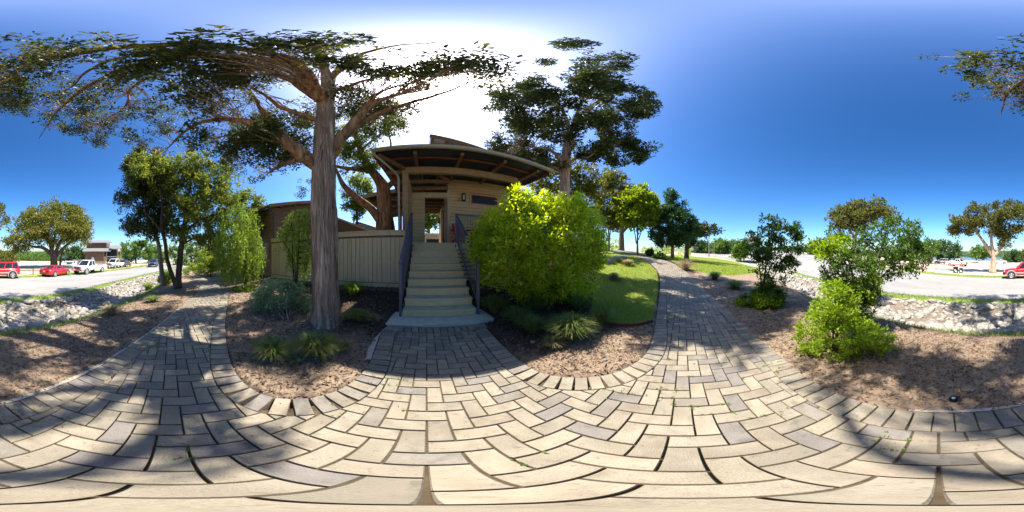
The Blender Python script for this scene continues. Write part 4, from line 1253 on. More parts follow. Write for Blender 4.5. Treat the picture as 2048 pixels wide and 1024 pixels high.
# ------------------------------------------------------------------ brown house at the left
def brown_house():
    c = Vector((-8.26, .84, 0))
    o = empty('brown_house', tuple(c), 'brown lap-sided house with sloping eave behind the weeping shrubs', 'building')
    gz = lambda s: 3.93 + .30 * s
    F1 = -BU * -1   # normal of the gable face points along +u
    # gable face along v
    mb = MB(); mb.prism([BV * 0 + Vector((0, 0, -.2)), BV * 3.0 + Vector((0, 0, -.2)), BV * 3.0 + Vector((0, 0, gz(3.0) - .03)), Vector((0, 0, gz(0) - .03))], -BU * .1)
    w = mb.build('wall', M['brown_wall'], o)
    lap_planks(w, BU * .002 + BV * .05, BU * .002 + BV * 3.0, .15, 4.85, BU, M['siding_b'], expo=.15, top=lambda s: gz(s + .05) - .03, holes=[(.95, 1.55, 2.52, 2.98)])
    mb = MB(); mb.prism([Vector((0, 0, -.2)) - BU * .1, -BU * 5 + Vector((0, 0, -.2)), -BU * 5 + Vector((0, 0, 3.9)), Vector((0, 0, 3.9)) - BU * .1], BV * .1)
    w2 = mb.build('wall', M['brown_wall'], o)
    lap_planks(w2, -BU * 5 - BV * .002, -BU * .05 - BV * .002, .15, 3.9, -BV, M['siding_b'], expo=.15, holes=[(5 - 1.65, 5 - .98, 2.58, 3.0)])
    mb = MB(); mb.beam(Vector((0, 0, 0)) + BU * .022 - BV * .02, Vector((0, 0, 3.9)) + BU * .022 - BV * .02, .09, .09, BV); mb.build('corner_board', M['siding_b'], o)
    mb = MB(); mb.beam(BV * 3.0 + BU * .02, BV * 3.0 + BU * .02 + Vector((0, 0, gz(3) - .05)), .09, .09, BV); mb.build('corner_board', M['siding_b'], o)
    mb = MB(); mb.prism([BU * .45 - BV * .45 + Vector((0, 0, gz(-.45))), BU * .45 + BV * 3.2 + Vector((0, 0, gz(3.2))), -BU * 5.4 + BV * 3.2 + Vector((0, 0, gz(3.2))), -BU * 5.4 - BV * .45 + Vector((0, 0, gz(-.45)))], (0, 0, .05)); mb.build('roof', M['soffit'], o)
    mb = MB(); mb.beam(BU * .46 - BV * .5 + Vector((0, 0, gz(-.5) - .02)), BU * .46 + BV * 3.2 + Vector((0, 0, gz(3.2) - .02)), .04, .17); mb.build('fascia', M['timber'], o)
    mb = MB(); mb.tube([-BU * 5.4 - BV * .5 + Vector((0, 0, gz(-.5) - .0)), BU * .4 - BV * .5 + Vector((0, 0, gz(-.5)))], .055, 8); mb.build('gutter', M['rail'], o)
    mb = MB(); mb.tube([BU * .3 - BV * .48 + Vector((0, 0, 3.70)), BU * .2 - BV * .1 + Vector((0, 0, 3.48)), BU * .11 - BV * .03 + Vector((0, 0, 3.35)), BU * .11 - BV * .03 + Vector((0, 0, .15))], .04, 8); mb.build('downpipe', M['rail'], o)
    cpt = -BU * .42 - BV * .09 + Vector((0, 0, 1.62)); mb = MB(); mb.box(cpt, (.26, .12, .80), BA); mb.build('meter_box', mat('meter_box', (.33, .33, .34), (.38, .38, .39), rough=.5), o)
    for cc, d_, nn in ((-BU * 1.3 - BV * .03 + Vector((0, 0, 2.79)), BU, -BV), (BU * .03 + BV * 1.3 + Vector((0, 0, 2.75)), BV, BU)):
        mb = MB(); frame(mb, cc, d_, (0, 0, 1), .62, .44, .05, .06); wfm = mb.build('window_frame', M['red_trim'], o)
        mb = MB(); mb.prism([cc + d_ * a + Vector((0, 0, b)) for a, b in ((-.27, -.18), (.27, -.18), (.27, .18), (-.27, .18))], nn * .012); mb.build('pane', M['window'], wfm)
brown_house()

# low lean-to and grey shed glimpsed over the fence
o = empty('lean_to', tuple(P(700, 512, 9)), 'low brown lean-to roof showing just above the board fence', 'shed'); inv = Vector(o.location)
a, b = P(640, 424, 9.4), P(748, 466, 7.6)
bk = Vector((-.75, .66, 0)) * 2.2
mb = MB(); mb.prism([a - inv, b - inv, b + bk - inv, a + bk - inv], (0, 0, .05)); mb.build('roof', M['metal_roof'], o)
mb = MB(); mb.prism([a - inv - Vector((0, 0, .04)), b - inv - Vector((0, 0, .04)), Vector((b.x, b.y, .8)) - inv, Vector((a.x, a.y, .8)) - inv], bk * .9); mb.build('wall', M['brown_wall'], o)
mb = MB(); mb.beam(a - inv + Vector((.012, -.014, .0)), b - inv + Vector((.012, -.014, .0)), .03, .09); mb.build('fascia', M['gutter'], o)
o = empty('grey_shed', tuple(P(715, 512, 13)), 'grey plank shed with a dark gable roof behind the fence', 'shed'); inv = Vector(o.location)
a = P(672, 452, 13.2); b = P(752, 452, 13.0); d = (b - a); d.z = 0; n = Vector((d.y, -d.x, 0)).normalized(); L = d.length
A0 = Vector((a.x, a.y, 1.0)); w = L / 22
pl = MB().box((0, 0, 0), (w - .01, .03, 2.35), R=Matrix((d.normalized(), n, Vector((0, 0, 1)))).transposed()).mesh('plank', M['gray_wall'])
for k in range(22): put('plank', pl, o, tuple(A0 + d.normalized() * ((k + .5) * w) + Vector((0, 0, 1.17)) - inv))
ap = A0 + d * .55 + Vector((0, 0, 2.95)); l0 = A0 - d * .10 + Vector((0, 0, 2.32)); r0 = A0 + d * 1.1 + Vector((0, 0, 2.36))
mb = MB(); mb.prism([l0 + n * .4 - inv, ap + n * .4 - inv, ap - n * 3 - inv, l0 - n * 3 - inv], (0, 0, .08)); mb.prism([ap + n * .4 - inv + Vector((0, 0, .002)), r0 + n * .4 - inv, r0 - n * 3 - inv, ap - n * 3 - inv + Vector((0, 0, .002))], (0, 0, .08)); mb.build('roof', M['soffit'], o)
mb = MB(); mb.poly([A0 + Vector((0, 0, 2.3)) - inv, A0 + d + Vector((0, 0, 2.3)) - inv, ap - inv - Vector((0, 0, .05))], [(0, 1, 2)]); mb.build('gable', M['gray_wall'], o)
pp = P(708, 450, 12.2); mb = MB(); mb.tube([pp - inv - Vector((0, 0, .6)), pp - inv + Vector((0, 0, .35))], .08, 10); mb.tube([pp - inv + Vector((0, 0, .35)), pp - inv + Vector((0, 0, .5))], .12, 10); mb.build('vent_pipe', M['white'], o)

# ------------------------------------------------------------------ red slatted garden chair on the deck
def deck_chair():
    o = empty('garden_chair', tuple(B(1.12, 2.98, 1.8)), 'red slatted garden chair on the deck behind the wire guard', 'chair', rz=BA + .25)
    for k in range(5):
        x = (k - 2) * .095; h = .92 - .03 * abs(k - 2)
        mb = MB(); mb.beam((x, .18, .28), (x * 1.15, .42, h), .088, .018, (0, 1, .4)); mb.build('back_slat', M['red_paint'], o)
        mb = MB(); mb.beam((-.25, -.30 + k * .10, .36 - k * .018), (.25, -.30 + k * .10, .36 - k * .018), .09, .018); mb.build('seat_slat', M['red_paint'], o)
    for s in (-1, 1):
        mb = MB(); mb.beam((s * .33, -.34, .575), (s * .33, .38, .575), .13, .022); mb.build('arm', M['red_paint'], o)
        mb = MB(); mb.beam((s * .29, -.30, 0), (s * .29, -.30, .56), .03, .09, (0, 1, 0)); mb.build('leg', M['red_paint'], o)
        mb = MB(); mb.beam((s * .265, -.32, .31), (s * .265, .45, .04), .025, .10); mb.build('rear_leg', M['red_paint'], o)
    mb = MB(); mb.beam((-.3, .36, .55), (.3, .36, .55), .03, .06); mb.build('back_rail', M['red_paint'], o)
deck_chair()
# small landscape light beside the path
pt = G(1907, 801)
o = empty('garden_light', tuple(pt), 'small round black ground light in the bare soil beside the path', 'light')
mb = MB(); mb.tube([(0, 0, -.02), (0, 0, .03), (0, 0, .034)], [.032, .032, .028], 14); mb.build('body', M['black'], o)
mb = MB(); mb.tube([(0, 0, .034), (0, 0, .037)], [.016, .013], 12); mb.build('lens', M['frost'], o)
# ================================================================== VEGETATION
def norm(v):
    return v / (np.linalg.norm(v, axis=-1, keepdims=True) + 1e-9)

def leaf_quads(Pc, out, L, W, up=.3, rnd=.6, droop=0., size_j=.35):
    """one rhombic leaf per point of Pc; returns V (4n,3), F (n,4)"""
    n = len(Pc)
    d = norm(out * .8 + RNG.normal(0, rnd, (n, 3)) + np.array([0, 0, up - droop]))
    s = norm(np.cross(d, RNG.normal(0, 1, (n, 3)) + np.array([0, 0, 1.2])))
    l = (L * (1 + RNG.normal(0, size_j, n)).clip(.4, 1.9))[:, None]; w = (W * (1 + RNG.normal(0, size_j, n)).clip(.4, 1.9))[:, None]
    nn = np.cross(d, s)
    a = Pc; b = Pc + d * l * .45 + s * w * .5 + nn * w * .12; c = Pc + d * l; e = Pc + d * l * .45 - s * w * .5 + nn * w * .12
    V = np.stack([a, b, c, e], 1).reshape(-1, 3)
    return V, np.arange(4 * n).reshape(n, 4)

DENS, LW, LL = 1.45, 1.45, 1.15
def clump_leaves(C, r, n, L, W, flat=.8, **k):
    n = int(n * DENS); W = W * LW; L = L * LL
    """n leaves in a soft ball of radius r round each centre"""
    m = len(C)
    off = RNG.normal(0, 1, (m, n, 3)); off = off / np.linalg.norm(off, axis=2, keepdims=True) * (RNG.random((m, n, 1)) ** .45)
    rr = np.broadcast_to(np.asarray(r), (m,)) * RNG.uniform(.6, 1.35, m)
    off = off * rr[:, None, None]
    o = off.reshape(-1, 3).copy(); o[:, 2] *= flat
    Pc = np.repeat(C, n, 0) + o
    return leaf_quads(Pc, norm(o), L, W, **k)

def in_poly_px(poly, n):
    poly = np.asarray(poly, float)
    lo, hi = poly.min(0), poly.max(0); out = []
    while sum(map(len, out)) < n:
        q = RNG.uniform(lo, hi, (n * 3, 2))
        e = np.radians((512 - q[:, 1]) * .17578125)
        q = q[inside(q, poly) & (RNG.random(len(q)) < np.cos(e))]
        out.append(q)
    return np.vstack(out)[:n]

def px_world(q, d):
    a = (q[:, 0] - 1024) * KPX; e = (512 - q[:, 1]) * KPX
    return np.stack([d * np.sin(a), d * np.cos(a), EYE + d * np.tan(e)], 1)

def crown_centres(poly, n, D, R, sub=1, sig=.3, zmin=None):
    """clump centres filling the volume behind a crown's outline"""
    q = in_poly_px(poly, max(1, n // sub))
    sd = psd(q, poly); f = np.sqrt(np.clip(sd / (sd.max() * .9), 0, 1))
    d = D + R * f * RNG.uniform(-1, 1, len(q))
    C = px_world(q, d)
    if sub > 1:
        C = np.repeat(C, sub, 0) + RNG.normal(0, sig, (len(C) * sub, 3)) * [1, 1, .7]
    if zmin is not None: C = C[C[:, 2] > zmin]
    return C

def limb_px(pts):
    return [P(p[0], p[1], p[2]) for p in pts], [p[3] for p in pts]

def densify(pts, rad, step=.12, wob=.0, seed=0):
    A = np.array([tuple(p) for p in pts]); r = np.array(rad, float)
    s = np.concatenate([[0], np.cumsum(np.linalg.norm(np.diff(A, axis=0), axis=1))])
    n = max(3, int(s[-1] / step))
    t = np.linspace(0, s[-1], n)
    # smooth by sampling then relaxing
    B_ = np.stack([np.interp(t, s, A[:, i]) for i in range(3)], 1)
    for _ in range(3):
        B_[1:-1] = .25 * B_[:-2] + .5 * B_[1:-1] + .25 * B_[2:]
    if wob:
        rr = np.random.default_rng(seed); w = rr.normal(0, wob, (n, 3)); w[0] = 0
        for _ in range(2): w[1:-1] = (w[:-2] + w[1:-1] + w[2:]) / 3
        B_ = B_ + w
    return [Vector(p) for p in B_], list(np.interp(t, s, r))

def twig_mesh(mb, C, L_pts, L_rad, r0=.012, maxlen=2.6, frac=1., n=3):
    """thin branchlets from the nearest limb point to clump centres"""
    if not len(L_pts): return
    A = np.array(L_pts)
    for c in C:
        if RNG.random() > frac: continue
        dv = A - c; dd = np.sqrt((dv ** 2).sum(1)) + .35 * np.maximum(0, A[:, 2] - c[2])
        k = int(np.argmin(dd))
        if dd[k] > maxlen or dd[k] < .08: continue
        a = A[k]; mid = (a + c) / 2 + RNG.normal(0, .10 * dd[k], 3) + np.array([0, 0, -.06 * dd[k]])
        m1 = a * .7 + mid * .3 + RNG.normal(0, .03 * dd[k], 3)
        r = min(L_rad[k] * .6, r0 * (.6 + dd[k] * .7))
        mb.tube([a, m1, mid, c], [r, r * .8, r * .6, r * .3], n, caps=False)

def tree(name, label, cat, base, stems, clumps, leafs, matl, bark, group=None, flute=0, sides=10, step=.15, twigs=.7, twig_r=.012, twig_len=2.6, wob=.015, crown_name='crown', extra=None, stem_name='trunk', limb_m=None):
    """stems: list of (points, radii); clumps: centres; leafs: dict for clump_leaves"""
    o = empty(name, tuple(base), label, cat, group); inv = Vector(base)
    LP = []; LR = []
    for i, (pts, rad) in enumerate(stems):
        p, r = densify(pts, rad, step, wob if i else wob * .3, i)
        mb = MB(); mb.tube([q - inv for q in p], r, sides if i == 0 else max(6, sides - 3 * (r[0] < .1) - 2), flute=flute * (1 if i == 0 else .6), sm=True, seed=i)
        LP += [tuple(q) for q in p[len(p) // (3 if i == 0 else 8):]]; LR += r[len(p) // (3 if i == 0 else 8):]
        mb.build(stem_name if i == 0 or stem_name != 'trunk' else 'limb', bark if i == 0 or limb_m is None else limb_m, o)
    if len(clumps) and twigs:
        tb = MB(); twig_mesh(tb, clumps - np.array(inv), [tuple(Vector(q) - inv) for q in LP], LR, twig_r, twig_len, twigs)
        if tb.v:
            me = bpy.data.meshes.new('branches'); me.from_pydata(tb.v, [], tb.f); me.materials.append(bark); put('branches', me, o)['kind'] = 'stuff'
    if len(clumps):
        V, F = clump_leaves(clumps - np.array(inv), **leafs)
        put(crown_name, np_mesh(crown_name, V, F, matl), o)
    if extra:
        for nm, C, kw, m2 in extra:
            V, F = clump_leaves(C - np.array(inv), **kw); put(nm, np_mesh(nm, V, F, m2), o)
    return o

# ------------------------------------------------------------------ the big cedar beside the steps
def big_cedar():
    S = []
    def L(pts): S.append(limb_px(pts))
    L([(650,656,3.0,.36),(650,645,3.0,.31),(651,625,3.0,.255),(650,560,3.0,.225),(648,480,3.0,.212),(647,400,3.0,.208),(648,330,3.0,.20),(650,280,3.0,.18),(651,230,3.02,.16),(653,190,3.05,.14),(655,165,3.05,.125),(650,140,3.0,.09),(640,115,2.8,.06),(625,95,2.6,.03)])
    L([(642,335,3.0,.15),(615,318,3.0,.15),(590,297,3.05,.135),(560,275,3.15,.12),(520,252,3.4,.105),(480,240,3.7,.09),(440,237,4.1,.075),(400,245,4.6,.06),(370,262,5.0,.045),(345,285,5.4,.03),(330,305,5.7,.015)])
    L([(575,288,3.1,.10),(548,250,3.3,.08),(520,215,3.6,.055),(500,180,3.7,.025)])
    L([(565,280,3.2,.06),(500,278,3.8,.045),(470,270,4.2,.03),(430,275,4.6,.015)])
    L([(612,318,3.0,.07),(590,322,3.4,.05),(560,330,4.2,.035),(540,345,4.8,.02)])
    L([(648,205,3.0,.12),(615,180,2.95,.11),(580,158,2.95,.10),(540,142,2.95,.09),(510,135,2.95,.085),(470,130,3.0,.075),(420,131,3.1,.065),(360,138,3.3,.055),(310,150,3.5,.05),(270,170,3.8,.042),(255,185,4.0,.038),(258,200,4.1,.032),(245,220,4.3,.025),(200,245,4.6,.012)])
    L([(510,135,2.95,.07),(430,112,2.7,.06),(300,104,2.5,.05),(200,128,2.65,.04),(165,150,3,.032),(150,170,3.3,.022),(120,190,3.6,.012)])
    L([(646,245,3.0,.08),(600,228,3.1,.062),(560,215,3.3,.055),(530,190,3.5,.045),(495,170,3.7,.035),(450,162,4,.015)])
    L([(655,318,3.0,.14),(668,300,3.0,.125),(680,280,3.0,.11),(705,250,3.0,.10),(735,215,3.05,.085),(760,200,3.1,.065),(800,188,3.3,.045),(850,180,3.5,.025),(900,165,3.6,.01)])
    L([(740,212,3.06,.05),(745,195,3.05,.05),(770,180,3.2,.035),(820,165,3.4,.02),(880,150,3.4,.01)])
    L([(660,312,3.0,.10),(680,285,3.1,.085),(705,260,3.15,.075),(750,230,3.3,.065),(800,212,3.5,.055),(860,195,3.8,.045),(900,182,3.9,.035),(940,165,3.9,.02),(975,150,3.8,.010)])
    L([(655,185,3.05,.07),(700,172,3.2,.05),(740,158,3.2,.035),(790,145,3.2,.022),(850,135,3.3,.01)])
    L([(655,165,3.05,.09),(690,130,2.9,.07),(730,105,2.7,.05),(800,90,2.3,.03),(900,85,1.9,.012)])
    a = P(648, 215, 3.0)
    S.append(([a, Vector((-2.1,.5,6.9)), Vector((-1.7,-.5,7.5)), Vector((-1.1,-1.7,7.6)), Vector((-.3,-2.7,7.3)), Vector((.4,-3.6,6.8)), Vector((.6,-4.2,6.3))], [.11,.10,.085,.07,.05,.03,.012]))
    S.append(([a, Vector((-2.2,.3,7.0)), Vector((-2.0,-1.1,7.5)), Vector((-1.8,-2.6,7.2)), Vector((-1.5,-4.0,6.6)), Vector((-1.2,-5.0,5.8))], [.10,.09,.075,.055,.03,.012]))
    poly = [(-135,122),(-125,150),(-90,178),(-50,202),(0,214),(50,226),(120,246),(150,278),(200,292),(245,288),(275,272),(300,300),(335,322),(370,300),(410,292),(430,312),(470,348),(520,355),(535,382),(570,388),(612,398),(640,360),(660,330),
            (690,310),(720,285),(770,262),(830,252),(868,238),(900,216),(895,195),(930,186),(980,166),(1020,146),(1005,120),(900,70),(700,30),(300,30),(0,70)]
    poly = np.array(poly, float)
    q = in_poly_px(poly, 5200)
    e = (512 - q[:, 1]) * KPX
    low = (q[:, 0] > 380) & (q[:, 0] < 660) & (q[:, 1] > 255)
    z = np.where(low, RNG.uniform(3.9, 5.6, len(q)), RNG.uniform(5.6, 8.8, len(q)))
    # the flat underside of the crown: most foliage sits above the limbs
    d = (z - EYE) / np.tan(e)
    C = px_world(q, d)
    rt = np.hypot(C[:, 0] + 2.74, C[:, 1] - 1.2)
    ok = (rt < 6.6) & (rt > .55) & (e < math.radians(76))
    sd = np.array(SDIR); Sg = C[:, :2] - sd[:2] / sd[2] * C[:, 2:3]
    sunny = [(-1.0,.75),(-.5,1.9),(.3,1.9),(1.7,.5),(1.45,-.05),(.75,-.45),(.25,-.75),(-.1,-.25),(-.62,.15)]
    ok &= psd(Sg, sunny) < -.12
    # let dapples through: thin out with a coarse noise
    gap = lambda S_: fbm(S_[:, 0] * 2.2 + 3, S_[:, 1] * 2.2, 2)
    ok &= gap(Sg) > .375
    ok &= fbm(C[:, 0] * 1.1 + C[:, 2] * .8, C[:, 1] * 1.1 - C[:, 2] * .5, 3) > .40
    # gap where the sun stands
    ok &= ~((np.abs(q[:, 0] - 872) < 24) & (np.abs(q[:, 1] - 174) < 15))
    C = C[ok][:1050]
    # the branches reaching over the roof
    q2 = in_poly_px([(690,132),(1010,128),(985,160),(930,186),(885,200),(892,232),(830,250),(765,262),(700,262),(680,200)], 300)
    z2 = RNG.uniform(5.4, 7.8, len(q2)); C2 = px_world(q2, (z2 - EYE) / np.tan((512 - q2[:, 1]) * KPX))
    ok2 = ~((np.abs(q2[:, 0] - 872) < 26) & (np.abs(q2[:, 1] - 174) < 16)) & (fbm(q2[:, 0] / 22., q2[:, 1] / 13., 3) > .42)
    C = np.vstack([C, C2[ok2][:130]])
    sub = np.repeat(C, 3, 0) + RNG.normal(0, .2, (len(C) * 3, 3)) * [1, 1, .6]
    Sg = sub[:, :2] - sd[:2] / sd[2] * sub[:, 2:3]
    sub = sub[(psd(Sg, sunny) < -.05) & (gap(Sg) > .375)]
    kd = RNG.random(len(sub)) < .33
    b = P(650, 654, 3.0)
    tree('cedar_tree', 'big shaggy-barked cedar with spreading red-brown limbs beside the wooden steps', 'tree', b, S, sub[~kd], dict(r=.18, n=22, L=.08, W=.03, flat=.6, up=.25), M['cedar'], M['bark'], limb_m=M['bark_red'],
         flute=.2, sides=36, step=.07, twigs=.8, twig_r=.010, twig_len=2.2, extra=[('foliage', sub[kd], dict(r=.19, n=22, L=.08, W=.03, flat=.6, up=.25), M['cedar_brown'])])
    # shaggy strips of bark
    o = [q for q in COL.objects if q.get('label', '').startswith('big shaggy')][0]
    p, r = densify(*S[0], .07); A = np.array([tuple(x) for x in p]); r = np.array(r); Z = A[:, 2]
    V = []; F = []
    for k in range(1500):
        z0 = RNG.uniform(.05, 5.6); l = RNG.uniform(.18, .75); a0 = RNG.uniform(0, 6.283); w = RNG.uniform(.004, .014); dr = RNG.normal(0, .10)
        off = RNG.uniform(.0, .016); c0, c1 = RNG.uniform(0, .022, 2) * (RNG.random(2) < .5)
        n0 = len(V)
        for i in range(5):
            t = i / 4; z = z0 + l * t; aa = a0 + dr * t + .05 * math.sin(z * 9 + k)
            c = np.array([np.interp(z, Z, A[:, 0]), np.interp(z, Z, A[:, 1])]); rr_ = np.interp(z, Z, r) * 1.04 + off + c0 * (1 - t) ** 3 + c1 * t ** 3
            ww = w * (1 - abs(2 * t - 1) ** 3 * .8) / rr_
            for s_ in (-1, 1): V.append((c[0] + rr_ * math.cos(aa + s_ * ww), c[1] + rr_ * math.sin(aa + s_ * ww), z))
        F += [(n0 + 2 * i, n0 + 2 * i + 1, n0 + 2 * i + 3, n0 + 2 * i + 2) for i in range(4)]
    me = np_mesh('bark_strips', np.array(V) - np.array(o.location), np.array(F), leaf_mat('bark_strip', (.12,.07,.05), (.42,.29,.21), (.66,.52,.42), 0, .95))
    put('bark_strips', me, o)['kind'] = 'stuff'
big_cedar()

def limbs(*Ls): return [limb_px(l) for l in Ls]

# ------------------------------------------------------------------ cedar at the right end of the cabin
g = G(1128, 452)
poly = [(968,250),(985,190),(1030,160),(1050,110),(1140,80),(1235,100),(1246,140),(1250,175),(1300,172),(1310,205),(1292,228),(1262,240),(1250,262),(1285,270),(1298,290),(1285,322),(1220,335),(1160,312),(1110,345),(1060,345),(1000,312),(978,278)]
q = in_poly_px(poly, 430); e = np.degrees((512 - q[:, 1]) * KPX)
sd_ = psd(q, poly); f = np.sqrt(np.clip(sd_ / 60, 0, 1))
d = 8.3 - np.clip(e - 40, 0, 99) * .115 + RNG.uniform(-1, 1, len(q)) * 2.5 * f
C = px_world(q, d); keep = fbm(q[:, 0] / 22. + 9, q[:, 1] / 22. + 3, 3) > .41
C = C[keep]; C = np.repeat(C, 4, 0) + RNG.normal(0, .2, (len(C) * 4, 3)) * [1, 1, .6]
b0 = Vector(XY(1128, 8.3) + (tz(*XY(1128, 8.3)) - .05,))
S = limbs([(1130,350,8.3,.25),(1132,310,8.3,.23),(1136,275,8.3,.2),(1146,250,8.2,.15),(1165,225,8,.11),(1200,200,7.6,.07),(1240,178,7,.03)],
          [(1124,342,8.3,.11),(1105,335,8.2,.10),(1085,325,8,.09),(1060,315,7.6,.05),(1030,305,7.3,.02)], [(1130,330,8.3,.11),(1110,305,8,.09),(1090,298,7.8,.06),(1040,290,7.2,.03)],
          [(1134,328,8.3,.09),(1160,312,8.2,.065),(1200,300,8.3,.045),(1260,285,8.3,.02)], [(1140,262,8.25,.12),(1130,230,7.8,.09),(1110,200,7,.06),(1080,170,6,.03)], [(1146,250,8.2,.10),(1170,190,6.8,.06),(1150,150,5.5,.03)],
          [(1150,245,8.2,.08),(1200,235,7.9,.05),(1260,215,7.4,.03),(1290,205,7.2,.015)])
S[0] = ([b0] + S[0][0], [.34] + S[0][1])
tree('cedar_tree', 'tall dark cedar rising behind the big leafy bush at the cabin end', 'tree', b0, S, C, dict(r=.30, n=42, L=.13, W=.05, flat=.6), M['cedar'], M['bark'], flute=.12, sides=16, step=.14, twigs=.5, twig_r=.014, twig_len=2.6)

# ------------------------------------------------------------------ cedar behind the fence
b0 = Vector(XY(768, 6.8) + (.4,))
S = limbs([(768,470,6.8,.42),(768,440,6.8,.36),(768,400,6.8,.29),(766,372,6.75,.25),(755,355,6.7,.2),(742,340,6.6,.165),(733,325,6.5,.15),(722,300,6.4,.12),(712,275,6.4,.09),(708,250,6.4,.06),(705,225,6.3,.03)],
          [(770,378,6.75,.13),(782,368,6.7,.125),(792,357,6.7,.115),(796,347,6.7,.105)], [(742,342,6.6,.11),(705,338,6.3,.09),(680,335,6.1,.07),(655,328,6,.04)],
          [(760,440,6.75,.19),(745,420,6.5,.16),(722,402,6.2,.14),(700,385,5.9,.12),(685,368,5.7,.09),(676,350,5.6,.06),(670,330,5.5,.03)],
          [(722,300,6.4,.06),(740,285,6.5,.05),(760,270,6.6,.035),(775,262,6.6,.02)], [(740,345,6.6,.05),(770,318,7.4,.05),(783,290,7.4,.045),(778,268,7.3,.04),(772,250,7.2,.03),(785,232,7.2,.015)])
S[0] = ([b0] + S[0][0], [.45] + S[0][1])
C = crown_centres([(665,262),(700,232),(760,222),(812,232),(820,250),(790,268),(752,296),(758,332),(720,344),(690,322),(665,322)], 210, 6.5, 1.0, 2, .2)
tree('cedar_tree', 'gnarled orange-brown cedar with a sawn limb stub behind the board fence', 'tree', b0, S, C, dict(r=.2, n=34, L=.10, W=.036, flat=.7), M['cedar2'], M['bark_red'], flute=.14, sides=18, step=.1, twigs=.6, twig_r=.01, twig_len=1.6)
C = crown_centres([(690,385),(705,358),(720,352),(738,365),(745,385),(735,410),(715,432),(695,425),(684,405)], 120, 10.5, .9, 2, .22)
b0 = Vector(XY(714, 10.5) + (1.1,))
tree('cedar_sapling', 'young light-green cedar behind the board fence near the gnarled trunk', 'tree', b0, [([b0, P(714, 420, 10.5), P(716, 370, 10.5)], [.10, .07, .02])], C, dict(r=.25, n=30, L=.15, W=.05), M['cedar2'], M['bark_dark'])

# ------------------------------------------------------------------ cedar group at the left
b0 = G(356, 577)
S = limbs([(357,560,7.5,.15),(358,540,7.5,.14),(362,500,7.5,.13),(365,470,7.5,.115),(370,440,7.5,.095),(375,400,7.5,.07),(385,350,7.5,.03)],
          [(350,566,7.5,.11),(340,540,7.4,.10),(333,510,7.3,.095),(330,480,7.3,.085),(322,455,7.3,.075),(325,420,7.2,.055),(320,370,7.2,.025)],
          [(366,465,7.5,.07),(400,440,7.3,.06),(440,425,7.0,.035),(460,415,6.9,.015)], [(370,440,7.5,.06),(405,400,7.4,.045),(430,360,7.3,.02)], [(362,490,7.5,.05),(390,475,7.2,.04),(425,470,7,.02)], [(330,480,7.3,.05),(318,455,7.0,.045),(300,435,6.8,.03),(285,420,6.7,.015)])
S[0] = ([b0] + S[0][0], [.19] + S[0][1]); S[1] = ([b0 + Vector((.0, -.08, 0))] + S[1][0], [.13] + S[1][1])
C = crown_centres([(330,345),(345,318),(375,312),(400,308),(440,322),(470,352),(464,400),(442,430),(446,470),(420,505),(400,485),(380,492),(350,472),(335,430),(345,390)], 430, 7.4, 1.5, 2, .2)
tree('cedar_tree', 'two-stemmed cedar with dark leaning trunks on the mulch left of the path', 'tree', b0, S, C, dict(r=.22, n=40, L=.11, W=.042, flat=.8), M['cedar2'], M['bark_dark'], flute=.1, sides=14, step=.12, twigs=.7, twig_r=.01, twig_len=1.8)
b0 = Vector(XY(327, 8.6) + (tz(*XY(327, 8.6)) - .03,))
S = limbs([(322,530,8.6,.12),(318,490,8.6,.11),(310,465,8.6,.09),(295,430,8.6,.07),(285,390,8.6,.05),(280,340,8.6,.02)], [(312,468,8.6,.06),(330,440,8.8,.05),(340,400,8.9,.03)], [(297,432,8.6,.045),(275,415,8.5,.03),(250,405,8.4,.012)])
S[0] = ([b0] + S[0][0], [.15] + S[0][1])
C = crown_centres([(248,345),(258,310),(275,298),(300,300),(330,320),(350,350),(348,420),(330,472),(300,478),(280,462),(262,470),(255,450),(270,420),(245,415),(238,395),(258,370)], 420, 8.6, 1.5, 2, .22)
tree('cedar_tree', 'pale-trunked cedar standing just behind the two-stemmed one near the ditch', 'tree', b0, S, C, dict(r=.25, n=38, L=.12, W=.045, flat=.8), M['cedar'], M['bark_gray'], flute=.08, sides=12, step=.14, twigs=.7, twig_r=.011, twig_len=1.9,
     extra=[('foliage', crown_centres([(255,330),(285,305),(330,330),(345,380),(300,400),(262,372)], 220, 8.2, 1.3, 2, .2), dict(r=.22, n=34, L=.12, W=.045), M['cedar2'])])

# ------------------------------------------------------------------ shrubs left of the big cedar
def drooping(C, n, ln, L, W, inv):
    """hanging strands of small leaves"""
    P_ = []; O = []
    for c in C:
        k = RNG.integers(int(n * .6), n + 1); dr = RNG.normal(0, .16, 2); l = ln * RNG.uniform(.5, 1.2)
        t = np.linspace(0, 1, k)[:, None]
        p = c + np.concatenate([dr[None] * np.sqrt(t) * l, -(t ** 1.5) * l], 1) + RNG.normal(0, .018, (k, 3))
        P_.append(p); O.append(np.column_stack([RNG.normal(0, 1, (k, 2)), -.6 * np.ones(k)]))
    P_ = np.vstack(P_) - np.array(inv); O = norm(np.vstack(O))
    return leaf_quads(P_, O, L, W, up=-.5, rnd=.4)

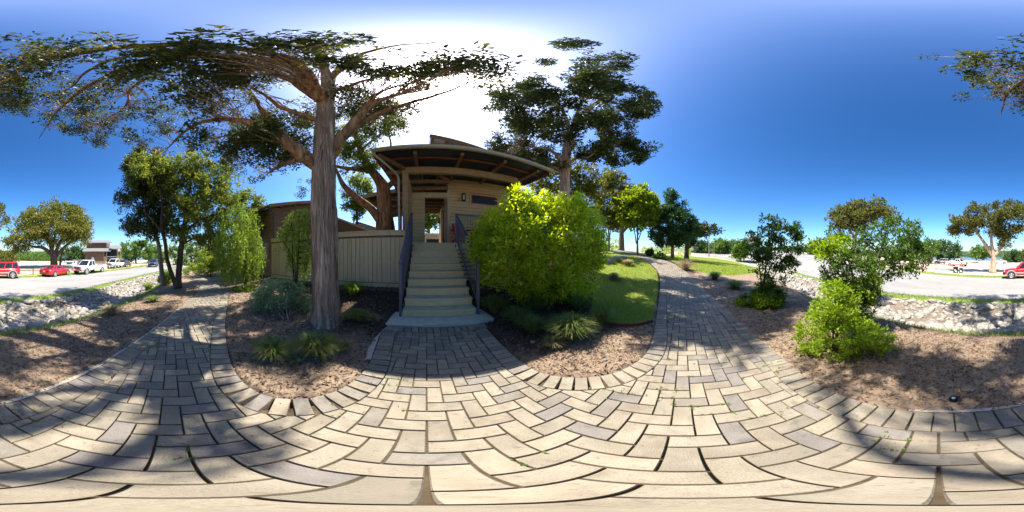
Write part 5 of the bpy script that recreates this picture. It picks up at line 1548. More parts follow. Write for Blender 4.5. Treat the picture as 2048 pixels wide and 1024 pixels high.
def weeping(name, label, cat, b0, stems, C, n, ln, L, W, matl, bark):
    o = tree(name, label, cat, b0, stems, np.zeros((0, 3)), {}, matl, bark, twigs=0, sides=7, step=.12, wob=.02, stem_name='stem')
    inv = Vector(b0)
    tb = MB(); LP = []; LR = []
    for p, r in stems:
        p2, r2 = densify(p, r, .15); LP += [tuple(q - inv) for q in p2]; LR += r2
    twig_mesh(tb, C - np.array(inv), LP, LR, .006, 1.6, .6)
    if tb.v:
        me = bpy.data.meshes.new('branches'); me.from_pydata(tb.v, [], tb.f); me.materials.append(bark); put('branches', me, o)['kind'] = 'stuff'
    V, F = drooping(C, n, ln, L, W, inv)
    put('foliage', np_mesh('foliage', V, F, matl), o)
    return o
b0 = G(490, 572)
st = [([b0, b0 + Vector((.05, .05, 1.0)), P(478, 425, 6.4)], [.05, .04, .012]), ([b0, b0 + Vector((-.1, .2, .9)), P(455, 440, 6.2)], [.04, .03, .01]), ([b0, b0 + Vector((.1, .3, .9)), P(510, 450, 6.5)], [.04, .03, .01])]
C = crown_centres([(440,420),(480,398),(512,425),(518,465),(528,505),(522,535),(480,545),(440,540),(428,490)], 800, 6.3, .9)
weeping('weeping_shrub', 'tall weeping shrub with drooping green strands by the brown house', 'shrub', b0, st, C, 30, .75, .07, .028, M['willow'], M['bark_dark'])
b0 = G(592, 592)
st = [([b0, b0 + Vector((0, .05, .9)), P(600, 425, 5.0)], [.03, .025, .008]), ([b0, b0 + Vector((.05, -.1, .8)), P(585, 450, 4.8)], [.025, .02, .008]), ([b0, P(590, 520, 4.7), P(558, 470, 4.7)], [.02, .016, .006])]
C = crown_centres([(575,425),(600,410),(622,420),(628,470),(622,515),(612,540),(590,545),(575,520),(572,480),(552,468),(566,446)], 650, 4.9, .45)
weeping('weeping_shrub', 'slender weeping shrub with small leaves hanging before the board fence', 'shrub', b0, st, C, 24, .55, .05, .018, M['willow'], M['bark_dark'])
b0 = G(568, 640)
C = crown_centres([(497,618),(510,592),(530,566),(560,560),(600,574),(625,588),(640,612),(625,638),(600,646),(560,652),(530,640),(508,628)], 300, 3.75, .55, 1, .1, zmin=.06)
st = []
for k in range(14):
    c = C[RNG.integers(len(C))]; c = Vector(c)
    st.append(([b0 + Vector(RNG.normal(0, .12, 3)) * Vector((1, 1, 0)), b0 * .5 + c * .5 + Vector((0, 0, .10)), c], [.012, .009, .004]))
tree('sage_shrub', 'sprawling grey-green shrub on the mulch against the big cedar trunk', 'shrub', b0, st, C, dict(r=.11, n=26, L=.05, W=.022), M['sage'], M['bark_gray'], twigs=.9, twig_r=.005, twig_len=.9, sides=6, step=.1, stem_name='stem', crown_name='foliage')
b0 = Vector(XY(492, 9) + (tz(*XY(492, 9)),))
C = crown_centres([(470,382),(490,370),(515,392),(527,430),(520,470),(480,485),(452,455),(458,412)], 150, 8.9, .9, 2, .2)
tree('cedar_tree', 'yellow-green cedar peeking above the tall weeping shrub at the left', 'tree', b0, [([b0, P(492, 470, 9), P(492, 380, 9)], [.12, .08, .02])], C, dict(r=.22, n=34, L=.12, W=.045), M['cedar2'], M['bark_dark'])
b0 = Vector(XY(422, 11) + (tz(*XY(422, 11)),))
C = crown_centres([(405,505),(415,485),(432,488),(442,510),(440,540),(420,550),(400,545),(398,525)], 120, 11, .8, 2, .2)
tree('pale_shrub', 'pale yellow-green shrub where the path disappears at the left', 'shrub', b0, [([b0, P(420, 520, 11)], [.05, .02])], C, dict(r=.2, n=30, L=.10, W=.035), M['spring'], M['bark_gray'])
for (poly_, d_, lab, nm) in [([(438,490),(452,470),(470,480),(474,540),(455,556),(436,548)], 8.5, 'small leafy shrub between the path and the weeping shrub', 'leafy_shrub'),
                             ([(365,540),(385,528),(410,532),(412,546),(385,552),(368,550)], 12, 'low light-green shrub beyond the two-stemmed cedar', 'low_shrub'),
                             ([(318,560),(330,540),(345,545),(345,568),(325,572)], 9.0, 'small shrub at the foot of the pale-trunked cedar', 'low_shrub'),
                             ([(470,578),(490,574),(512,576),(520,588),(500,596),(470,592),(455,586)], 6.0, 'dark green ground-cover mound under the weeping shrub', 'ground_cover')]:
    b0 = Vector(XY(np.mean(poly_, 0)[0], d_) + (tz(*XY(np.mean(poly_, 0)[0], d_)),))
    C = crown_centres(poly_, 70, d_, .6, 1, .1)
    C = C[C[:, 2] > b0.z - .02]
    tree(nm, lab, 'shrub', b0, [], C, dict(r=.16, n=36, L=.07, W=.028), M['shrub'] if nm == 'ground_cover' else M['spring'] if d_ == 12 else M['willow'], M['bark_dark'], twigs=0, crown_name='foliage')

# ------------------------------------------------------------------ big bush at the right of the steps
def big_bush():
    poly = [(966,455),(985,425),(1012,415),(1024,388),(1046,376),(1066,398),(1100,406),(1150,398),(1182,410),(1196,440),(1202,500),(1198,545),(1180,578),(1145,598),(1100,600),(1050,592),(1010,572),(975,560),(962,535),(956,490)]
    b0 = G(1085, 590)
    q = in_poly_px(poly, 900); f = np.sqrt(np.clip(psd(q, poly) / 95, 0, 1))
    d = np.interp(q[:, 0], [945, 1200], [3.6, 4.2]) + .95 * f * RNG.uniform(-1, 1, len(q))
    C = px_world(q, d)
    C = C[(C[:, 2] > b0.z + .1) & (fbm(q[:, 0] / 30., q[:, 1] / 26. + 7, 3) > np.interp(q[:, 1], [380, 480, 580], [.16, .25, .33]))]
    C = np.repeat(C, 3, 0) + RNG.normal(0, .10, (len(C) * 3, 3))
    st = []
    for k in range(13):
        c = Vector(C[RNG.integers(len(C))]); a = b0 + Vector((RNG.normal(0, .22), RNG.normal(0, .22), 0))
        st.append(([a, a * .55 + c * .45 + Vector((0, 0, .25)), c], [.03, .02, .006]))
    tree('leafy_bush', 'big bright-green leafy bush at the right of the wooden steps', 'bush', b0, st, C, dict(r=.13, n=26, L=.065, W=.02, flat=.9, up=.1, rnd=.7, size_j=.5), M['bush'], M['bark_dark'], twigs=.5, twig_r=.007, twig_len=1.2, sides=7, step=.15, stem_name='stem', crown_name='foliage',
         extra=[('old_leaves', C[::3], dict(r=.12, n=4, L=.06, W=.02, up=-.2), M['shrub']), ('dead_leaves', C[::9], dict(r=.12, n=3, L=.05, W=.018, up=-.4), M['tuft_dry'])])
big_bush()

# ------------------------------------------------------------------ trees up the slope at the right
def simple_tree(name, label, stems, poly, n, D, R, leafs, matl, bark, sub=3, sig=.4, cat='tree', group=None, flute=.05, **k):
    base_px, base_d = stems[0][0][0], stems[0][0][2]
    x, y = XY(base_px, base_d); b0 = Vector((x, y, tz(x, y) - .05))
    S = limbs(*stems)
    S[0] = ([b0] + S[0][0], [S[0][1][0] * 1.25] + S[0][1])
    C = crown_centres(poly, n, D, R, sub, sig)
    C = C[C[:, 2] > b0.z + .25]
    return tree(name, label, cat, b0, S, C, leafs, matl, bark, group, flute=flute, sides=10, step=.3 if D > 15 else .15, twigs=k.pop('twigs', .4), twig_r=.02, twig_len=4, **k)
simple_tree('spring_tree', 'yellow-green multi-stemmed tree nearest the cedar on the right slope', [[(1218,475,18,.10),(1216,440,18,.07),(1215,390,18,.03)], [(1219,480,18,.07),(1224,440,18,.05),(1235,400,18,.02)], [(1217,480,18,.06),(1208,445,18,.04),(1200,400,18,.02)]],
            [(1190,375),(1212,345),(1245,350),(1264,382),(1256,420),(1250,448),(1225,462),(1202,458),(1188,420)], 330, 18, 1.7, dict(r=.45, n=18, L=.26, W=.11), M['oak'], M['bark_gray'])
simple_tree('oak_tree', 'thick-trunked oak on the crest beside the small reddish shrubs', [[(1243,475,23,.36),(1243,460,23,.33),(1246,440,23,.28),(1255,415,23,.15),(1262,395,23,.05)], [(1245,464,23,.26),(1258,450,23,.2),(1275,444,23,.15),(1300,440,23,.06)], [(1243,455,23,.2),(1232,435,23,.14),(1225,410,23,.05)]],
            [(1225,400),(1260,380),(1300,398),(1318,430),(1295,448),(1262,452),(1232,448)], 300, 23, 2.6, dict(r=.6, n=16, L=.34, W=.15), M['spring'], M['bark_gray'])
simple_tree('spring_tree', 'bright lime-green slender tree beside the path left of the juniper', [[(1275,485,16.5,.09),(1275,455,16.5,.075),(1278,420,16.5,.03)], [(1273,488,16.5,.07),(1268,455,16.5,.05),(1262,425,16.5,.02)], [(1277,480,16.5,.06),(1288,450,16.5,.04),(1295,425,16.5,.02)]],
            [(1240,402),(1256,388),(1280,373),(1300,384),(1314,412),(1306,445),(1280,458),(1250,452)], 300, 16.5, 1.8, dict(r=.42, n=18, L=.26, W=.12), M['spring'], M['bark_red'])
simple_tree('spring_tree', 'yellowish tree showing under the crown of the tall dark cedar', [[(1100,400,14,.14),(1095,375,14,.08),(1090,345,14,.03)], [(1102,395,14,.08),(1140,365,14,.05),(1170,350,14,.02)]],
            [(1060,350),(1100,330),(1170,332),(1200,355),(1202,392),(1120,400),(1075,385)], 300, 14, 1.6, dict(r=.4, n=16, L=.22, W=.10), M['oak'], M['bark_dark'])
g = G(1345, 517)
dj = math.hypot(g.x, g.y)
simple_tree('juniper_tree', 'dark green conical juniper standing between path and lawn', [[(1345,500,dj,.17),(1345,470,dj,.13),(1345,420,dj,.07),(1345,385,dj,.02)], [(1347,490,dj,.08),(1365,460,dj,.05),(1372,425,dj,.02)]],
            [(1330,398),(1345,376),(1352,396),(1366,408),(1374,416),(1388,440),(1396,462),(1372,492),(1350,486),(1322,492),(1301,478),(1308,450),(1314,430),(1326,412)], 560, dj, 1.7, dict(r=.28, n=26, L=.20, W=.075, flat=.9, up=.5), M['juniper'], M['bark_red'], sig=.22)
simple_tree('cedar_tree', 'cedar behind the juniper stretching one branch towards the lamp post', [[(1373,505,22,.30),(1374,480,22,.25),(1378,465,22,.18),(1392,456,22,.1),(1420,458,22,.04)]],
            [(1372,455),(1388,442),(1400,450),(1415,450),(1432,456),(1428,465),(1408,467),(1395,474),(1385,490),(1370,490)], 110, 22, 1.3, dict(r=.4, n=26, L=.28, W=.11), M['cedar'], M['bark_dark'])

# ------------------------------------------------------------------ shrubs right of the path
b0 = G(1527, 612)
D_ = math.hypot(b0.x, b0.y)
st = limbs([(1527,590,D_,.024),(1530,540,D_,.022),(1545,490,D_,.014),(1550,440,D_,.006)], [(1525,590,D_,.02),(1520,545,D_,.016),(1512,500,D_,.006)], [(1530,585,D_,.02),(1560,530,D_,.014),(1590,480,D_,.005)], [(1528,560,D_,.016),(1550,520,D_-.2,.01),(1580,500,D_-.3,.004)])
st = [([b0] + p, [r[0] * 1.2] + r) for p, r in st]
C = crown_centres([(1525,432),(1545,424),(1566,445),(1592,455),(1607,480),(1602,515),(1582,540),(1560,545),(1548,520),(1530,530),(1515,520),(1500,508),(1488,490),(1510,470)], 210, D_, .6, 2, .06)
Cb = crown_centres([(1472,603),(1498,588),(1520,575),(1545,560),(1560,580),(1568,606),(1540,618),(1500,620)], 90, D_, .4, 2, .06)
tree('open_shrub', 'open twiggy dark-leaved shrub in the mulch right of the path', 'shrub', b0, st, np.vstack([C, Cb]), dict(r=.10, n=24, L=.06, W=.027), M['shrub'], M['bark_dark'], twigs=.8, twig_r=.005, twig_len=.8, sides=7, step=.1, stem_name='stem', crown_name='foliage',
     extra=[('middle_foliage', crown_centres([(1515,520),(1555,520),(1572,560),(1568,600),(1500,600),(1505,560)], 80, D_, .35, 2, .06), dict(r=.09, n=24, L=.055, W=.025), M['shrub']), ('low_foliage', crown_centres([(1474,606),(1495,595),(1520,590),(1555,590),(1562,608),(1520,620),(1485,616)], 60, D_ - .25, .3, 1), dict(r=.08, n=26, L=.05, W=.024), M['lime'])])
b0 = G(1690, 700); D_ = 2.1
C = crown_centres([(1600,645),(1626,618),(1640,580),(1668,562),(1700,582),(1718,640),(1760,655),(1792,678),(1786,706),(1742,716),(1722,744),(1682,738),(1640,722),(1602,706),(1592,680)], 330, 2.0, .42, 1)
C = C[C[:, 2] > .0]
st = []
for k in range(10):
    c = Vector(C[RNG.integers(len(C))]); a = b0 + Vector((RNG.normal(0, .10), RNG.normal(0, .10), 0)); st.append(([a, a * .5 + c * .5 + Vector((0, 0, .08)), c], [.014, .01, .004]))
tree('lime_shrub', 'low bushy lime-green shrub on the mulch at the path edge', 'shrub', b0, st, C, dict(r=.062, n=34, L=.030, W=.014), M['lime'], M['bark_dark'], twigs=.4, twig_r=.004, twig_len=.6, sides=6, step=.06, stem_name='stem', crown_name='foliage')
b0 = G(1715, 668); D_ = math.hypot(b0.x, b0.y)
st = limbs([(1713,640,D_,.03),(1712,590,D_,.026),(1705,545,D_,.018),(1690,500,D_,.006)], [(1716,640,D_,.026),(1725,590,D_,.022),(1750,530,D_,.016),(1775,460,D_,.006)], [(1718,630,D_,.02),(1745,570,D_,.015),(1800,520,D_,.008),(1835,510,D_,.004)], [(1710,600,D_,.016),(1680,550,D_,.011),(1645,510,D_,.004)], [(1730,580,D_,.014),(1745,530,D_,.01),(1735,470,D_,.004)])
st = [([b0] + p, [r[0] * 1.2] + r) for p, r in st]
C = crown_centres([(1635,482),(1665,470),(1700,472),(1750,444),(1800,438),(1848,454),(1832,480),(1848,520),(1840,545),(1795,550),(1762,572),(1742,620),(1722,650),(1692,640),(1690,585),(1642,552),(1645,520),(1618,490)], 640, D_, .6, 2, .06)
tree('tall_shrub', 'tall loose dark-green shrub rising behind the low lime-green one', 'shrub', b0, st, C, dict(r=.075, n=17, L=.042, W=.018), M['shrub'], M['bark_dark'], twigs=.5, twig_r=.004, twig_len=.6, sides=7, step=.08, stem_name='stem', crown_name='foliage',
     extra=[('lower_foliage', crown_centres([(1650,560),(1760,560),(1740,620),(1722,660),(1690,650),(1660,620)], 120, D_ - .1, .4, 2, .05), dict(r=.08, n=18, L=.042, W=.018), M['lime']), ('bright_foliage', crown_centres([(1640,480),(1690,475),(1700,500),(1645,520),(1625,495)], 50, D_ - .3, .3, 2, .05), dict(r=.07, n=18, L=.042, W=.018), M['lime'])])

# ------------------------------------------------------------------ trees beyond the road
simple_tree('cedar_tree', 'round-crowned tree across the road above the tall shrub', [[(1706,512,31,.4),(1708,480,31,.36),(1714,465,31,.28),(1730,440,31,.12)], [(1710,475,31,.25),(1695,455,31,.15),(1680,440,31,.06)]],
            [(1654,445),(1668,425),(1690,412),(1720,400),(1762,400),(1790,432),(1785,442),(1745,446),(1715,468),(1690,458),(1660,462)], 330, 31, 3.2, dict(r=.75, n=20, L=.45, W=.18), M['cedar_brown'], M['bark_red'], sig=.5)
gx_ = G(1985, 546); dN = math.hypot(gx_.x, gx_.y)
simple_tree('cedar_tree', 'forked cedar with tufted crown beside the white tank across the road', [[(1987,535,dN,.38),(1988,515,dN,.34),(1984,495,dN,.24),(1982,470,dN,.18),(1978,440,dN,.08)], [(1985,512,dN,.28),(1968,485,dN,.24),(1952,462,dN,.17),(1940,442,dN,.1),(1925,430,dN,.04)], [(1989,512,dN,.28),(2002,495,dN,.24),(2010,472,dN,.2),(2010,448,dN,.13),(2025,425,dN,.05)], [(1986,470,dN,.12),(1995,450,dN,.08),(2005,430,dN,.03)], [(1980,546,dN,.2),(1981,530,dN,.18),(1985,514,dN,.15)]],
            [(1905,442),(1928,418),(1960,412),(1990,411),(2012,405),(2045,413),(2064,438),(2050,462),(2024,468),(2012,496),(1996,488),(1990,466),(1965,470),(1948,478),(1925,460),(1906,463)], 300, dN, 3.0, dict(r=.48, n=34, L=.30, W=.12), M['cedar_brown'], M['bark'], sig=.38, sub=4)
dO = 34
simple_tree('oak_tree', 'broad live oak with spreading brownish crown behind the red coupe', [[(108,525,dO,.75),(107,513,dO,.7),(104,502,dO,.5),(100,485,dO,.35),(90,455,dO,.12)], [(107,514,dO,.5),(96,502,dO,.42),(84,494,dO,.34),(68,494,dO,.25),(50,488,dO,.15),(32,480,dO,.06)], [(109,512,dO,.5),(115,495,dO,.4),(125,475,dO,.3),(140,450,dO,.1)], [(110,516,dO,.4),(122,500,dO,.32),(140,485,dO,.2),(165,470,dO,.07)], [(105,500,dO,.3),(110,470,dO,.22),(112,430,dO,.08)], [(120,532,dO,.25),(122,512,dO,.22),(130,490,dO,.15),(150,478,dO,.08)]],
            [(16,486),(24,460),(45,432),(75,413),(110,404),(142,411),(168,430),(184,462),(172,486),(150,480),(122,484),(95,486),(60,492),(35,504)], 900, dO, 6.5, dict(r=.8, n=18, L=.42, W=.17), M['oak'], M['bark_dark'], sig=.55)
FT = [  # crown outline, distance, trunk px, material, label
 ([(241,500),(250,486),(268,477),(290,483),(305,498),(298,518),(275,514),(262,524),(244,520)], 52, (272,532), 'far_leaf', 'rounded light-green oak right of the two-storey house'),
 ([(290,502),(305,494),(322,500),(332,514),(322,527),(300,526)], 60, (308,531), 'far_leaf', 'small light-green tree behind the parked blue car'),
 ([(118,512),(130,498),(150,494),(168,500),(170,525),(150,530),(122,528)], 62, (142,530), 'far_dark', 'dark bushy tree between the live oak and the two-storey house'),
 ([(340,500),(362,480),(392,486),(405,510),(400,535),(370,540),(345,535)], 42, (372,540), 'far_leaf', 'light-green tree seen between the stems of the left cedars'),
 ([(1838,492),(1858,476),(1872,480),(1880,500),(1870,520),(1840,522)], 44, (1858,524), 'far_leaf', 'light-green tree at the edge of the site, left of the bushy oak'),
 ([(1868,492),(1885,478),(1905,480),(1922,496),(1928,512),(1905,518),(1872,518)], 55, (1895,520), 'far_dark', 'bushy oak behind the parked vehicles on the sandy site'),
 ([(1945,505),(1955,495),(1972,493),(1986,502),(1984,514),(1950,516)], 62, (1966,518), 'far_leaf', 'small tree right behind the white tank by the lake'),
 ([(2008,518),(2018,508),(2034,504),(2042,514),(2040,526),(2010,528)], 75, (2026,528), 'far_dark', 'dark bush-like tree near the lake left of the red off-roader'),
 ([(2038,518),(2046,506),(2066,503),(2076,512),(2072,526),(2042,528)], 80, (2056,529), 'oak', 'brownish tree by the lake above the red off-roader roof'),
 ([(1392,496),(1402,484),(1416,487),(1418,505),(1396,508)], 48, (1405,509), 'far_dark', 'dark round tree left of the lamp post'),
 ([(1422,498),(1432,484),(1446,480),(1456,490),(1456,506),(1424,507)], 46, (1440,508), 'far_leaf', 'bright round tree right of the lamp post'),
 ([(1452,498),(1460,488),(1468,492),(1472,506),(1452,507)], 50, (1461,508), 'far_dark', 'small dark tree between bright tree and leafy sapling'),
 ([(1464,500),(1470,482),(1480,476),(1494,488),(1498,510),(1480,520),(1468,512)], 30, (1481,520), 'shrub', 'leafy green sapling beside the pale-roofed building'),
 ([(1610,500),(1628,480),(1650,484),(1660,505),(1640,520),(1612,518)], 50, (1634,522), 'far_leaf', 'light tree beyond the paved lot between the two tall shrubs'),
 ([(1790,488),(1812,472),(1836,480),(1842,510),(1815,522),(1795,518)], 52, (1818,524), 'far_dark', 'dark tree across the road behind the tall shrub'),
]
for poly_, d_, tr, mt, lab in FT:
    s = d_ / 50
    simple_tree('distant_tree', lab, [[(tr[0], tr[1] - 4, d_, .28 * s), (np.mean(poly_, 0)[0], np.mean(poly_, 0)[1] + 4, d_, .2 * s), (np.mean(poly_, 0)[0], min(p[1] for p in poly_) + 6, d_, .06 * s)]], poly_, 130, d_, 3.0 * s, dict(r=.75 * s, n=20, L=.5 * s, W=.24 * s), M[mt], M['bark_dark'], sub=3, sig=.55 * s, twigs=.15,
                group='trees on the far side of the road and lot')
simple_tree('spring_tree', 'sunny yellow-green tree framed by the far end of the breezeway', [[(858,445,17,.12),(856,430,17,.1),(858,415,17,.04)]], [(835,400),(880,398),(885,440),(870,456),(845,456),(832,430)], 160, 17, 1.8, dict(r=.45, n=18, L=.24, W=.11), M['spring'], M['bark_gray'])
# treelines that read as one mass
def treeline(label, spans, matl):
    Cs = []; Rs = []
    for (x0, x1, ytop, ybot, d, n) in spans:
        px = RNG.uniform(x0, x1, n); dd = d * RNG.uniform(.9, 1.15, n)
        top = ytop + 5 * (fbm(px / 9., px * 0 + d, 3) - .4) * 2
        py = top + (ybot - top) * RNG.random(n) ** 1.2
        Cs.append(px_world(np.stack([px, py], 1), dd)); Rs.append(np.full(n, d * .012))
    C = np.vstack(Cs); R = np.concatenate(Rs)
    V, F = clump_leaves(C, R, 14, .55 * R.mean(), .27 * R.mean())
    o = put('treeline', np_mesh('treeline', V, F, matl), None); tag(o, label, None, None, 'stuff')
treeline('scrubby green trees along the far side of the field', [(-40, 60, 508, 523, 105, 420), (52, 120, 508, 524, 95, 300), (160, 240, 508, 526, 100, 300)], M['far_leaf'])
treeline('scrub on the ridge behind the lamp post and lot', [(1378, 1400, 497, 508, 55, 80), (1400, 1480, 497, 507, 60, 220), (1490, 1660, 497, 507, 80, 380), (1655, 1840, 503, 517, 85, 420)], M['far_dark'])
treeline('pale brush on the crest left of the juniper', [(1180, 1240, 478, 500, 27, 60), (1285, 1345, 496, 506, 34, 60), (1330, 1380, 494, 508, 36, 60)], M['spring'])
treeline('dense trees beyond the path at the far left', [(395, 470, 470, 545, 32, 160), (330, 420, 500, 538, 60, 180)], M['far_leaf'])

# ------------------------------------------------------------------ grass tufts
def tuft(px, py, wpx, hpx, label, matl, n=260, name='grass_tuft', group=None, flop=1.0, extra=None):
    b = G(px, py); d = math.hypot(b.x, b.y); sl = math.hypot(d, EYE - b.z)
    n = int(n * 1.5); Wd = wpx * KPX * d * .52; Hh = max(.08, hpx * KPX * sl * .82)
    o = empty(name, tuple(b), label, 'grass tuft', group)
    def blades(n, sc=1):
        a = RNG.uniform(0, 2 * math.pi, n); rad = Wd * np.sqrt(RNG.random(n)) * sc
        n_ = n
        root = np.stack([np.cos(a), np.sin(a)], 1) * (rad * .22)[:, None]
        hh = Hh * RNG.uniform(.55, 1.15, n) * sc
        t = np.array([0, .4, .75, 1.0])
        rx = rad[:, None] * (t ** 1.6)[None] * flop; zz = hh[:, None] * (np.sin(t * 2.0) / math.sin(1.57))[None] * (1 - .25 * (rad / (Wd + 1e-6)))[:, None]
        aa = a + RNG.normal(0, .25, n); dirx = np.stack([np.cos(aa), np.sin(aa)], 1); side = np.stack([-dirx[:, 1], dirx[:, 0]], 1)
        w = np.array([1, .9, .6, .08])[None] * (.0030 + .0016 * RNG.random(n))[:, None] * max(1, d / 2.6)
        V = []
        ctr = np.concatenate([root[:, None] + dirx[:, None] * rx[..., None], zz[..., None]], 2)
        s3 = np.concatenate([side, np.zeros((n, 1))], 1)[:, None]
        L_ = ctr - s3 * w[..., None] / 1; R_ = ctr + s3 * w[..., None] / 1
        V = np.stack([L_, R_], 2).reshape(n, 8, 3)
        base = (np.arange(n) * 8)[:, None]
        F = np.concatenate([base + np.array([0, 1, 3, 2]), base + np.array([2, 3, 5, 4]), base + np.array([4, 5, 7, 6])])
        return V.reshape(-1, 3), F
    V, F = blades(n); put('blades', np_mesh('blades', V, F, matl), o)
    V, F = blades(n // 3, .9); put('dry_blades', np_mesh('dry_blades', V, F, M['tuft_dry']), o)
    return o
TU = [
 (706,590,58,34,'bright yellow-green grass clump against the board fence','tuft_bright',260),
 (716,640,70,24,'low green grass tuft on the mulch right of the cedar trunk','tuft',240),
 (688,640,40,18,'dry straw-coloured tuft at the foot of the cedar trunk','tuft_dry',120),
 (745,640,50,10,'sparse dry tuft near the edge of the walk','tuft_dry',90),
 (630,706,105,48,'large green and straw grass clump in the bed before the cedar','tuft',420),
 (545,712,95,42,'drooping green grass clump left of the larger clump in the bed','tuft',360),
 (690,700,52,26,'thin straggly tuft right of the large clump in the bed','tuft_dry',130),
 (589,731,20,14,'tiny green weed at the front of the left bed','tuft',50),
 (990,626,66,46,'green grass clump nearest the stair railing under the bush','tuft',320),
 (1032,648,72,44,'green grass clump second from the stair railing','tuft',320),
 (1064,664,64,46,'green grass clump left of the largest clump under the bush','tuft',320),
 (1142,676,104,62,'largest green grass clump at the front of the bush','tuft',520),
 (1070,622,70,40,'grass clump half hidden under the middle of the bush','tuft',260),
 (1204,648,60,46,'green grass clump at the corner of the lawn','tuft',300),
 (1160,622,60,36,'grass clump behind the largest clump under the bush','tuft',240),
 (1105,690,60,20,'dry tuft in front of the largest grass clump','tuft_dry',140),
 (1228,560,34,18,'brownish tuft at the upper left of the lawn','tuft_dry',160),
 (1256,532,30,16,'dry tuft beside the pale boulders up the lawn','tuft_dry',160),
 (1240,526,22,12,'small green tuft among the pale boulders','tuft',100),
 (1430,560,34,20,'blue-green grass clump nearest the path edge at the right','tuft',240),
 (1470,578,50,22,'pale green grass clump between path and open shrub','tuft',260),
 (222,628,50,22,'brownish grass tuft on the shaded slope by the ditch','tuft_dry',220),
 (306,604,36,16,'small green tuft on the mulch near the left cedars','tuft',160),
 (297,580,36,20,'dark green tuft beside the ditch near the left cedars','tuft',180),
]
for (px, py, w, h, lab, m_, n) in TU:
    tuft(px, py, w, h, lab, M[m_], n)
# twiggy tan shrub beside the path, its stems bare
b0 = G(1372, 540)
o = empty('twiggy_shrub', tuple(b0), 'bare tan twiggy shrub on the verge below the juniper', 'shrub')
mb = MB()
for k in range(150):
    a = RNG.uniform(0, 6.28); r = RNG.uniform(.1, .85); h = RNG.uniform(.25, .75) * (1.1 - .35 * r)
    p1 = Vector((math.cos(a) * r * .3, math.sin(a) * r * .3, h * .6)); p2 = Vector((math.cos(a + .2) * r, math.sin(a + .2) * r, h))
    mb.tube([(RNG.normal(0, .05), RNG.normal(0, .05), 0), p1, p2], [.012, .008, .004], 3, caps=False)
mb.build('stems', mat('tan_twig', (.38, .29, .17), (.52, .42, .27), rough=.9), o)
V, F = clump_leaves(RNG.normal(0, .32, (40, 3)) * [1, 1, .35] + [0, 0, .35], .12, 12, .07, .02); put('leaves', np_mesh('leaves', V, F, M['tuft_dry']), o)
for (px, py, w, h, lab) in [(1318,518,22,12,'small dark rounded shrub at the outer edge of the far path'), (1300,512,14,12,'tiny dark shrub on the far path bed left of the rounded one')]:
    b0 = G(px, py); d = math.hypot(b0.x, b0.y); W_ = w * KPX * d / 2; H_ = h * KPX * d
    C = RNG.normal(0, .42, (60, 3)) * [W_, W_, H_ * .5] + np.array(b0) + [0, 0, H_ * .45]
    tree('low_shrub', lab, 'shrub', b0, [], C, dict(r=W_ * .3, n=24, L=.10 * d / 12, W=.045 * d / 12), M['shrub'], M['bark_dark'], twigs=0, crown_name='foliage')

# ------------------------------------------------------------------ boulders and loose stones on the beds
for k, (px, py, s, lab) in enumerate([(1216,528,.42,'largest pale boulder at the top of the lawn'), (1232,520,.34,'flat pale boulder beside the largest one'), (1247,517,.28,'small pale boulder at the right of the group up the lawn'), (1417,560,.22,'rounded boulder beside the blue-green grass clump'),
                              (727,692,.055,'tan pebble on the mulch beside the walk'), (1210,722,.03,'grey pebble at the front of the middle bed'), (1065,686,.04,'pinkish stone under the grass clumps'), (1174,742,.02,'dark pebble near the curved brick border'), (598,722,.035,'white stone chip in the left bed')]):
    b0 = G(px, py); bm = bmesh.new(); bmesh.ops.create_icosphere(bm, subdivisions=2, radius=1)
    for v in bm.verts: v.co += Vector(RNG.normal(0, .07, 3)); v.co.z *= .6
    me = bpy.data.meshes.new('boulder'); bm.to_mesh(me); bm.free(); me.materials.append(M['rock'])
    tag(put('boulder' if s > .1 else 'pebble', me, None, b0 + Vector((0, 0, s * .22)), (0, 0, k), (s, s * .8, s)), lab, 'stone')

